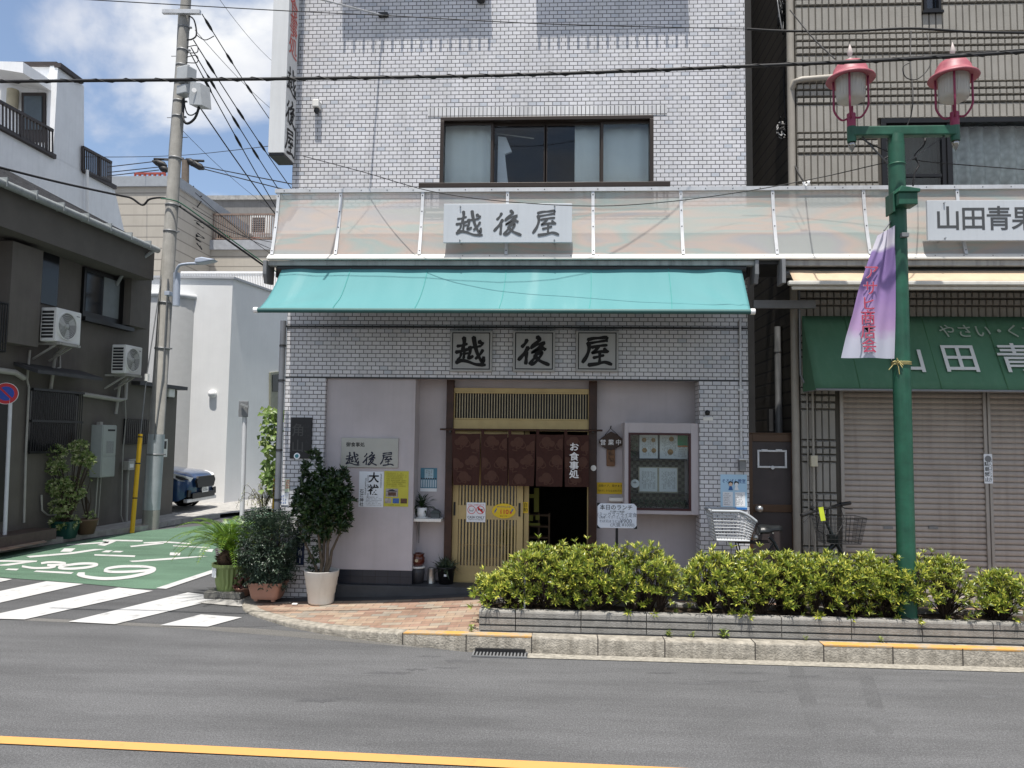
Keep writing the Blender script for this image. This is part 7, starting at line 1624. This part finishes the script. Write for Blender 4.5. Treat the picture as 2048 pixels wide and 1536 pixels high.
for i in range(6): u, v = a.lerp(c, i/6), a.lerp(c, (i+1)/6); b.bar(V((u.x, 28, z1+.35)), V((v.x, 28, zt)), .05, .05)
b.bar(V((a.x, 28, zt)), V((c.x, 28, zt)), .07, .07); b.build('red_frame', mat('rusty_red', (.30, .06, .045), .7, .2), t_)
t_, x0, x1, z1 = bldg('beige_annex', 'low beige sided building with a grey slab edge behind the pale house', 'building', (330, 500, 640, 760), 30, 10, BEI); b = MB(); b.box(x0, x1+.1, 29.9, 40, z1, P(450, 481, 30).z); b.build('slab', mat('slab_grey', (.33, .34, .36), .7, .15), t_)
zs_ = P(450, 481, 30).z
b = MB(); xa, xb = P(392, 440, 30.1).x, P(566, 440, 30.1).x; zt = P(470, 429, 30.1).z
for i in range(40): x = xa+(xb-xa)*i/39; b.bar((x, 30.1, zs_), (x, 30.1, zt), .03, .03)
b.bar((xa, 30.1, zt), (xb, 30.1, zt), .07, .07); b.bar((xa, 30.1, zs_+.1), (xb, 30.1, zs_+.1), .05, .05); b.build('railing', mat('rust_railing', (.22, .16, .13), .7, .25), t_)
b = MB(); x0, x1, z0, z1 = pr(500, 430, 541, 467, 31); b.box(x0, x1, 31, 31.6, z0, z1, 0)
for i in range(8): z = z0+(z1-z0)*(.1+.1*i); b.box(x0+.1, x1-.25, 30.98, 31, z, z+.05, 1)
b.build('condenser', [ACW, DARKM], t_, .02); b = MB(); rg = random.Random(4)
for i in range(16): x = P(rg.uniform(425, 540), 470, 30.8).x; b.box(x, x+rg.uniform(.3, .9), 30.6, 31, zs_, zs_+rg.uniform(.1, .4), rg.randint(0, 1))
b.build('clutter', [mat('red_tarp', (.28, .08, .05), .8, .3), mat('dark_clutter', (.06, .055, .05), .8, .3)], t_)
CONB = mat('grey_concrete_wall', (.21, .20, .19), .9, .2, 1.2, .1, 20, streak=.35)
t_, x0, x1, z1 = bldg('concrete_building', 'dark concrete block with a plain flat top far behind the utility pole', 'building', (395, 400, 700, 700), 34, 10, CONB); b = MB(); b.box(x0-.1, x1, 33.9, 44, z1, z1+.2); b.build('coping', CONC, t_); b = MB(); x0, x1, z0, z1 = pr(372, 385, 397, 440, 33.5); b.box(x0, x1, 33.5, 34.5, z0, z1); b.build('window_bay', mat('pale_bay', (.35, .4, .43), .4, .2), t_)
b = MB(); x0, x1, z0, z1 = pr(420, 455, 480, 482, 33.95); b.box(x0, x1, 33.9, 33.99, z0, z1); b.build('dark_opening', DARKM, t_)
# ================================================================== WHITE RENDERED HOUSE (middle)
WHY = 20.56; PLA = mat('white_render', (.74, .74, .735), .85, .05, 1.2, .05, 40, streak=.1, streakcol=(.5, .51, .53)); 
ws = thing('rendered_house', 'smooth pale rendered house with a curved bay behind the parked blue car', 'house', (-9.5, WHY, 0))
xc_ = P(457, 780, WHY).x; zt = P(460, 558, WHY).z; ang = math.radians(11); fd = V((math.sin(ang), math.cos(ang), 0)); fx = V((-1, -.06, 0)).normalized(); C0 = V((xc_, WHY, 0))
b = MB(); W0 = 7.0; b.prism([C0, C0+fx*W0, C0+fx*W0+fd*12, C0+fd*12], (0, 0, zt)); b.build('wall', PLA, ws)
b = MB(); b.prism([C0+V((.05, -.05, 0)), C0+fx*W0+V((0, -.05, 0)), C0+fx*W0+fd*12, C0+fd*12.1+V((.05, 0, 0))], (0, 0, .06))
for i in range(len(b.v)): b.v[i] = b.v[i]+V((0, 0, zt))
b.build('roof_edge', mat('roof_edge_grey', (.42, .43, .45), .6, .1), ws)
q = P(372, 800, WHY-.1); b = MB(); R = 1.0; b.lathe([(R, .1), (R, P(372, 596, WHY-.3).z)], V((q.x-.75, WHY+.45, 0)), 0, 40); b.build('curved_bay', mat('bay_render', (.52, .52, .515), .85, .05), ws)
b = MB(); zb_ = P(372, 596, WHY-.3).z; b.lathe([(0, 0), (R+.05, 0), (R+.05, .13), (0, .16)], V((q.x-.75, WHY+.45, zb_)), 0, 40); b.build('bay_roof', mat('bay_roof_white', (.55, .56, .57), .6), ws)
q = P(427, 788, WHY); b = MB(); q = q+V((0, -.05, 0)); q.y = WHY-.02; b.lathe([(.0, .12), (.10, .11), (.105, .0)], q, 0, 20, (0, -1, 0)); b.build('vent', WHITE, ws)
# window on the shaded side
def SP(px, py): d = ray(px, py); n = V((fd.y, -fd.x, 0)); k = (C0-CAMP).dot(n)/d.dot(n); return CAMP+d*k
b = MB(); b.prism([SP(538, 745), SP(556, 743), SP(556, 826), SP(538, 822)], V((.05, 0, 0))); w_ = b.build('window', mat('olive_frame', (.25, .25, .19), .5), ws); b = MB(); b.prism([SP(541, 750), SP(554, 748), SP(554, 783), SP(541, 783)], V((.07, 0, 0))); b.build('pane', WINB, w_)
b = MB(); n = 60; za = zt+.06; ra, rb_ = P(362, 556, WHY+3), P(560, 556, WHY+3); zt2 = P(450, 545, WHY+3).z
for i in range(n+1): x = ra.x+(rb_.x-ra.x)*i/n; b.bar((x, WHY+3, za), (x, WHY+3, zt2), .03, .03)
b.bar((ra.x, WHY+3, zt2), (rb_.x, WHY+3, zt2), .08, .06); b.bar((ra.x, WHY+3, za+.12), (rb_.x, WHY+3, za+.12), .05, .05); b.build('roof_railing', WHITE, ws)
# ================================================================== PARKED CAR
CB, tt, pp = newmat('blue_car_paint'); pp.inputs['Base Color'].default_value = (.012, .052, .15, 1); pp.inputs['Metallic'].default_value = .35; pp.inputs['Roughness'].default_value = .3; pp.inputs['Coat Weight'].default_value = 1.0; pp.inputs['Coat Roughness'].default_value = .04
CGL = glassmat('car_glass', (.3, .34, .36), .7); BPL = mat('black_plastic', (.014, .014, .015), .55, .1); CHR = mat('chrome', (.6, .6, .6), .15, .03, metal=.95)
cy0 = 18.6; nose = P(433, 975, cy0+.72).x; car = thing('parked_car', 'dark blue SUV parked nose-out beside the grey house', 'car', (nose-2.3, cy0, .1))
def CP(u, w, z): return V((nose-u, cy0+w, .1+z)) # u metres back from the nose, w across, z up
st = [(0.0, .62, .42, .74), (.06, .74, .34, .86), (.16, .82, .27, .92), (.35, .87, .24, .965), (.7, .9, .24, 1.0), (1.1, .91, .24, 1.05), (1.35, .91, .24, 1.10), (1.42, .91, .24, 1.11), (2.6, .92, .24, 1.1), (3.8, .92, .25, 1.12), (4.4, .88, .3, 1.1), (4.62, .8, .42, .95)]
prof = [(-1, .0), (-1.0, .25), (-1.0, .55), (-.97, .8), (-.9, .93), (-.7, .985), (-.35, 1.), (0, 1.01), (.35, 1.), (.7, .985), (.9, .93), (.97, .8), (1, .55), (1, .25), (1, 0)]
b = MB(); vs = []; k = len(prof)
for (u, hw, zb, zt_) in st:
    for (w, h) in prof: vs.append(CP(u+(.05*abs(w)**3 if u < .3 else 0), w*hw*(1-.04*(1-h)), zb+(zt_-zb)*h))
b.add(vs, [(i*k+j, i*k+j+1, (i+1)*k+j+1, (i+1)*k+j) for i in range(len(st)-1) for j in range(k-1)]+[tuple(range(k))[::-1], tuple(range((len(st)-1)*k, len(st)*k))], 0, True); b.build('body', CB, car)
b = MB(); cab = [(1.3, .84, 1.08), (2.05, .70, 1.62), (2.7, .70, 1.68), (3.7, .68, 1.62), (4.4, .72, 1.12)]
vs = []
for (u, hw, z) in cab: vs += [CP(u, -hw, z), CP(u, -hw*.6, z+.03), CP(u, hw*.6, z+.03), CP(u, hw, z)]
base = []
b.add(vs, [(i*4+j, i*4+j+1, (i+1)*4+j+1, (i+1)*4+j) for i in range(1, 3) for j in range(3)], 0, True)
for sg in (-1, 1):
    for (a, c) in ((( 1.3, .86, 1.08), (2.05, .7, 1.63)), ((2.75, .87, 1.08), (2.75, .7, 1.66)), ((4.35, .84, 1.1), (3.7, .68, 1.62))): b.bar(CP(a[0], sg*a[1], a[2]), CP(c[0], sg*c[1], c[2]), .09, .06)
b.build('roof', CB, car)
b = MB(); b.quad(*[CP(*q) for q in ((1.32, -.8, 1.1), (1.32, .8, 1.1), (2.05, .66, 1.62), (2.05, -.66, 1.62))])
for sg in (-1, 1): b.quad(*[CP(*q) for q in ((1.4, sg*.87, 1.1), (4.3, sg*.86, 1.1), (3.7, sg*.68, 1.6), (2.08, sg*.7, 1.6))])
b.quad(*[CP(*q) for q in ((4.4, -.75, 1.12), (4.4, .75, 1.12), (3.72, .66, 1.6), (3.72, -.66, 1.6))]); b.build('window', CGL, car)
b = MB(); b.prism([CP(-.012+.0, w, z) for w, z in ((-.42, .83), (.42, .83), (.50, .72), (.42, .56), (-.42, .56), (-.50, .72))], (.05, 0, 0)); gr = b.build('grille', BPL, car)
b = MB()
for z in (.62, .69, .76): b.box(nose+.012, nose+.02, cy0-.42, cy0+.42, .1+z-.008, .1+z+.008)
b.prism([CP(-.03, .05*math.cos(i*.5236)*1.5, .70+.03*math.sin(i*.5236)*1.3) for i in range(12)], (.02, 0, 0)); b.build('bar', CHR, gr)
b = MB(); b.box(nose+.0, nose+.02, cy0-.6, cy0+.6, .1+.30, .1+.44); b.box(nose-.12, nose-.02, cy0-.78, cy0+.78, .1+.22, .1+.3, 1); b.build('lower_bumper', [BPL, ALU], car, .01)
b = MB(); b.box(nose+.035, nose+.045, cy0-.165, cy0+.165, .1+.43, .1+.585); pl = b.build('number_plate', WHITE, car, .003)
b = MB(); scribble(b, 0, .26, 0, .1, 0, 2, .05, 0, False, 3); b.v = [V((nose+.047-q.y*0, cy0-.13+q.x, .1+.455+q.z)) for q in b.v]; b.build('plate_mark', GREYM, pl)
HLM = glassmat('headlight_lens', (.85, .9, .95), .55, .05)
for sg in (-1, 1):
    b = MB(); pts = [(.03, .52, .80), (.12, .76, .86), (.40, .885, .93), (.46, .895, .87), (.22, .845, .74), (.06, .6, .71)]
    vs = [CP(u, sg*w, z)+V((.015, sg*.012, 0)) for u, w, z in pts]; b.prism(vs, (-.03, -sg*.03, 0)); hl = b.build('headlight', mat('headlight_silver', (.78, .80, .82), .2, .1, metal=.15), car, .006)
    b = MB(); vs = [CP(u, sg*w, z)+V((.02, sg*.018, 0)) for u, w, z in ((.08, .64, .76), (.16, .77, .82), (.3, .86, .87), (.3, .865, .82), (.17, .79, .76))]; b.prism(vs, (-.01, -sg*.01, 0)); b.build('lamp_unit', BPL, hl)
    b = MB(); b.prism([CP(-.0+.04, sg*w, z)+V((.015, sg*.02, 0)) for w, z in ((.56, .5), (.72, .52), (.74, .36), (.6, .34))], (-.04, 0, 0)); b.build('fog_lamp_recess', BPL, car)
    for u in (.88, 3.72):
        b = MB(); c = CP(u, sg*.86, .35); b.lathe([(.2, -.1), (.33, -.1), (.355, -.06), (.355, .06), (.33, .1), (.2, .1)], c, 0, 28, (0, 1, 0)); wl = b.build('wheel', RUBBER, car)
        b = MB(); b.lathe([(0, sg*.06), (.06, sg*.07), (.2, sg*.09), (.215, sg*.1)], c, 0, 24, (0, 1, 0))
        b.build('rim', CHR, wl); b = MB(); b.lathe([(.37, -.02), (.42, -.02), (.42, .02), (.37, .02), (.37, -.02)], CP(u, sg*.905, .36), 0, 26, (0, 1, 0), True, 0, 6.2832); b.build('wheel_arch', BPL, car)
    b = MB(); q = CP(1.5, sg*1.0, 1.14); b.obox(q, (.05, 0, 0), (0, .11, 0), (0, 0, .07)); b.build('mirror', CB, car, .03)
# ================================================================== THINGS BEHIND THE CORNER POTS
p = P(488, 1010, 12.4); t_ = thing('traffic_mirror_pole', 'white pole with a small dark bracket plate at its top behind the palm', 'pole', V((p.x, 12.4, 0))); b = MB(); q = P(490, 812, 12.4); b.tube([V((p.x-.02, 12.4, 0)), q], .038, 0, 12); b.build('pole', MATS['white_pole'], t_); b = MB(); b.obox(P(487, 818, 12.35), (.07, .02, 0), (0, .012, 0), (0, 0, .13)); b.build('plate', GREYM, t_, .004); b = MB(); b.lathe([(.06, -.02), (.06, .02)], P(490, 814, 12.4), 0, 12); b.bar(P(482, 808, 12.3), P(497, 814, 12.3), .03, .03); b.build('clamp', STEEL, t_)
p = P(553, 1005, 12.0); b = MB(); b.tube([V((p.x, 12, .0)), V((p.x, 12, .45)), P(554, 932, 12.0)], [.07, .07, .05], 0, 12); tag(b.build('pole_guard', MATS['guard_yellow']), 'yellow protective sleeve behind the shop downpipe', 'guard')
BIGL = leafmat('broad_leaf', (.07, .13, .02), (.14, .22, .045), (.26, .32, .10), .3)
p = P(545, 1010, 11.6); p.z = .02; t_ = thing('climbing_vine', 'broad-leaved green vine climbing beside the shop downpipe', 'plant', p); b = MB(); rg = random.Random(61)
for i in range(190):
    w = rg.random()**1.3; q = P(rg.gauss(546-18*min(w, 1)*(1 if w < .5 else .4), 9 if w < .55 else 6), 822+165*w+rg.uniform(-10, 10), 11.6+rg.uniform(-.25, .25)); d = rdir(rg); d.z = -abs(d.z)*.6; leaf(b, q, d, V((.2, -1, .4)), rg.uniform(.08, .15), rg.uniform(.07, .12), .1, .2)
b.build('leaves', BIGL, t_); b = MB(); b.tube([p, P(556, 900, 11.6), P(545, 830, 11.6)], .012, 0, 6); b.tube([P(556, 900, 11.6), P(520, 890, 11.6)], .008, 0, 5); b.build('stems', STEM, t_)
p = P(527, 1004, 11.9); t_ = thing('potted_willowy_shrub', 'thin pale willowy shrub in a small brown pot behind the corner plants', 'plant', V((p.x, 11.9, .35))); p = V((p.x, 11.9, .45)); b = MB(); pot(b, p, .1, .14, .2, 0, .02); b.build('pot', [MATS['brown_pot'], SOIL], t_); b = MB(); st2 = MB(); rg = random.Random(62)
for i in range(40):
    w = rg.uniform(-.32, .26); q = p+V((w, rg.uniform(-.15, .15), rg.uniform(.45, .85))); pts = smooth_line([p+V((0, 0, .15)), p+V((w*.3, 0, .45)), q, q+V((w*.3, 0, -.15))], 5); st2.tube([V(x) for x in pts], .003, 0, 4, False)
    for k in range(4, len(pts)): leaf(b, V(pts[k]), rdir(rg, -.3), V((0, 0, 1)), .06, .012)
b.build('leaves', leafmat('pale_leaf', (.16, .18, .07), (.28, .29, .14), (.4, .40, .25), .3), t_); st2.build('stems', STEM, t_)
b = MB(); b.box(p.x-.5, p.x+.7, 11.75, 12.1, .42, .45); 
for x in (-.45, .65): b.box(p.x+x-.02, p.x+x+.02, 11.8, 12.05, 0, .42)
tag(b.build('plant_stand', DARKM), 'low dark stand carrying the willowy pot behind the corner plants', 'stand')
# ================================================================== WIRES
def wire(label, pts, r, sag=0., spiral=0, cat='cable', m=RUBBER, name='power_cable', sl=()):
    q = [P(*p) if len(p) == 3 else V(p) for p in pts]
    if len(q) == 2 and sag:
        n = 14; a, c = q; q = [a.lerp(c, i/n)-V((0, 0, sag*4*(i/n)*(1-i/n))) for i in range(n+1)]
    elif len(q) > 2: q = [V(x) for x in smooth_line([tuple(x) for x in q], 6)]
    b = MB(); b.tube(q, r, 0, 6 if r < .02 else 9)
    for t in sl:
        f = t*(len(q)-1); k = int(f); a = q[k].lerp(q[k+1], f-k); d = (q[k+1]-q[k]).normalized(); b.tube([a-d*.22, a-d*.1, a+d*.1, a+d*.22], [r, .032, .032, r], 0, 8)
    if spiral:
        tot = 0; acc = [0]
        for a, c in zip(q, q[1:]): tot += (c-a).length; acc.append(tot)
        pts = []; N = int(tot*14)
        for i in range(N):
            d = tot*i/N; k = max(j for j in range(len(acc)) if acc[j] <= d); k = min(k, len(q)-2); t = (d-acc[k])/max(1e-6, acc[k+1]-acc[k]); w = 2*math.pi*d/spiral
            pts.append(q[k].lerp(q[k+1], t)+V((0, math.cos(w), math.sin(w)))*(r+.004))
        b.tube(pts, .0045, 0, 4, False)
    return tag(b.build(name, m), label, cat, 'overhead cables')
wire('thick black cable wound with a spiral wire across the whole street front', [(-80,166,6.8),(0,163,6.8),(520,158,6.8),(1024,150,6.8),(1480,133,6.8),(1800,119,6.8),(2150,97,6.8)], .0155, 0, .31)
wire('thinner black cable running just above the thick spiral cable at the right', [(1560,128,7.0),(1800,116,7.0),(2150,92,7.0)], .009)
wire('black cable crossing the ribbed building above both lanterns', [(1494,58,8.3),(1570,62,8.3),(1700,62,8.2),(1822,57,8.1),(1950,64,8.1),(2150,67,8.1)], .0135)
wire('thin line high across the sky and the top of the tiled wall', [(120,-4,7.5),(540,20,7.5),(770,31,7.5),(1100,48,7.5),(1495,58,8.2)], .005)
wire('thin wire dipping from the tall box sign over the canopy sign to the lamp post', [(606,312,8.9),(730,345,8.4),(860,382,8.0),(1000,402,7.8),(1180,412,7.7),(1330,404,7.6),(1495,382,7.55),(1640,355,7.5),(1750,330,7.5),(1790,322,7.5)], .0045)
wire('thin wire leaving the lamp post top to the right', [(1824,318,7.5),(1870,325,7.5),(2060,340,7.5)], .005)
wire('thin drop wire hanging from the upper cable to the lamp crossbar', [(1822,62,8.1),(1821,130,7.8),(1826,190,7.5),(1822,230,7.5),(1812,256,7.5)], .006)
wire('short twisted lead beside the lamp drop wire', [(1853,66,8.1),(1862,105,7.9),(1858,135,7.7),(1835,158,7.6),(1812,155,7.6),(1806,135,7.6),(1820,125,7.6)], .005)
wire('diagonal wire from the gap bundle down to the left lantern', [(1580,20,8.6),(1625,75,8.0),(1670,118,7.4)], .007)
wire('loose wires at the lamp post below the crossbar', [(1850,272,7.5),(1848,290,7.45),(1830,310,7.42),(1838,330,7.4),(1830,345,7.4),(1826,372,7.4)], .009)
wire('looped lead on the left of the lamp post head', [(1716,274,7.5),(1750,292,7.45),(1790,312,7.4),(1776,326,7.4),(1768,318,7.4),(1785,310,7.4)], .006)
wire('cable hanging down the gap with loops', [(1575,90,9.5),(1568,150,9.4),(1572,240,9.3),(1590,330,9.0),(1612,370,8.6)], .010)
for i, (x0, y0, x1, y1, r, lb) in enumerate(((404,28,600,320,.011,'upper right cable leaving the pole crossarm down behind the shop'), (387,80,640,455,.012,'cable from the pole neck to behind the shop, second from the top'), (382,95,640,500,.012,'dark cable with joint sleeves from the pole, third from the top'),
      (380,105,640,560,.012,'lowest of the sleeved cables from the pole'), (400,215,640,540,.014,'cable from the grey boxes on the pole down to the right'), (390,60,570,240,.006,'fine line from the pole top towards the box sign'), (440,0,560,135,.005,'fine line in the upper sky left of the box sign'), (362,258,560,430,.005,'fine line from mid pole to behind the shop corner'))):
    wire(lb, [(x0, y0, UY), (x1, y1, 22)], r, .12, sl={0: (.05, .22, .4), 1: (.1, .3, .46), 2: (.12, .28, .42), 3: (.1, .3), 4: ()}.get(i, ()))
wire('black service cable from the far left edge to the leaning pole', [(-60,318,12.5),(0,335,13),(120,365,14),(235,390,15),(262,396,15.2),(285,410,15.3),(300,398,15.3),(330,396,15.37),(355,410,15.4),(420,455,15.6),(540,540,16.5)], .022)
wire('green tied cable crossing the leaning pole into the street', [(322,397,15.2),(345,400,15.2),(370,412,15.4),(450,470,16),(575,560,17)], .013, m=mat('green_cable', (.03, .12, .07), .6))
wire('thin horizontal line from the left edge to the far pole', [(-40,306,20),(200,314,24),(372,310,29),(540,292,24)], .012)
for i, (y0, y1) in enumerate(((334,322),(345,334),(352,340))): wire(('upper','middle','lower')[i]+' thin line from the far left building to the distant pole insulators', [(215,y0,27),(318,y1,29)], .018)
for i, (y0, x1, y1) in enumerate(((332,620,375),(336,620,392))): wire(('upper','lower')[i]+' line from the distant pole to the right behind the shop', [(400,y0,29),(x1,y1,26)], .02)
for i, (x0, y0, x1, y1) in enumerate(((240,418,350,402),(245,438,345,425),(250,462,345,442),(255,478,345,460),(385,415,560,505),(388,440,575,490),(390,385,560,520))): wire(('first','second','third','fourth','fifth','sixth','seventh')[i]+' fine line in the tangle around the distant pole, counted from the upper left', [(x0,y0,27),(x1,y1,29)], .012, .1)
t_ = thing('cable_bundle', 'tangled black and white cable bundle at the top of the gap beside the ribbed building', 'cable bundle', P(1568, 60, 9.2)); b = MB(); rg = random.Random(91)
def tangle(b, cx, cy, w, h, n, Y, r):
    for i in range(n):
        pts = [P(cx+rg.uniform(-w, w), cy+rg.uniform(-h, h), Y+rg.uniform(-.1, .1)) for _ in range(4)]; b.tube([V(x) for x in smooth_line([tuple(x) for x in pts], 5)], r, rg.choice((0, 0, 1)), 5, False)
tangle(b, 1566, 25, 12, 40, 16, 9.2, .008); b.build('cables', [RUBBER, mat('grey_lead', (.3, .3, .3), .6)], t_)
t_ = thing('cable_bundle', 'lower tangled cable bundle halfway down the gap beside the ribbed building', 'cable bundle', P(1566, 260, 9.2)); b = MB(); tangle(b, 1564, 255, 12, 22, 13, 9.2, .008); b.build('cables', [RUBBER, MATS['grey_lead']], t_)
t_ = thing('wire_insulators', 'three small white insulators on the lead above the canopy at the ribbed building', 'insulator', P(1612, 370, 8.5)); b = MB()
for dx, dy in ((-4, 0), (0, 4), (5, -2)): b.lathe([(0, -.025), (.02, -.02), (.012, 0), (.02, .02), (0, .025)], P(1612+dx, 368+dy, 8.5), 0, 10)
b.build('insulator', WHITE, t_)
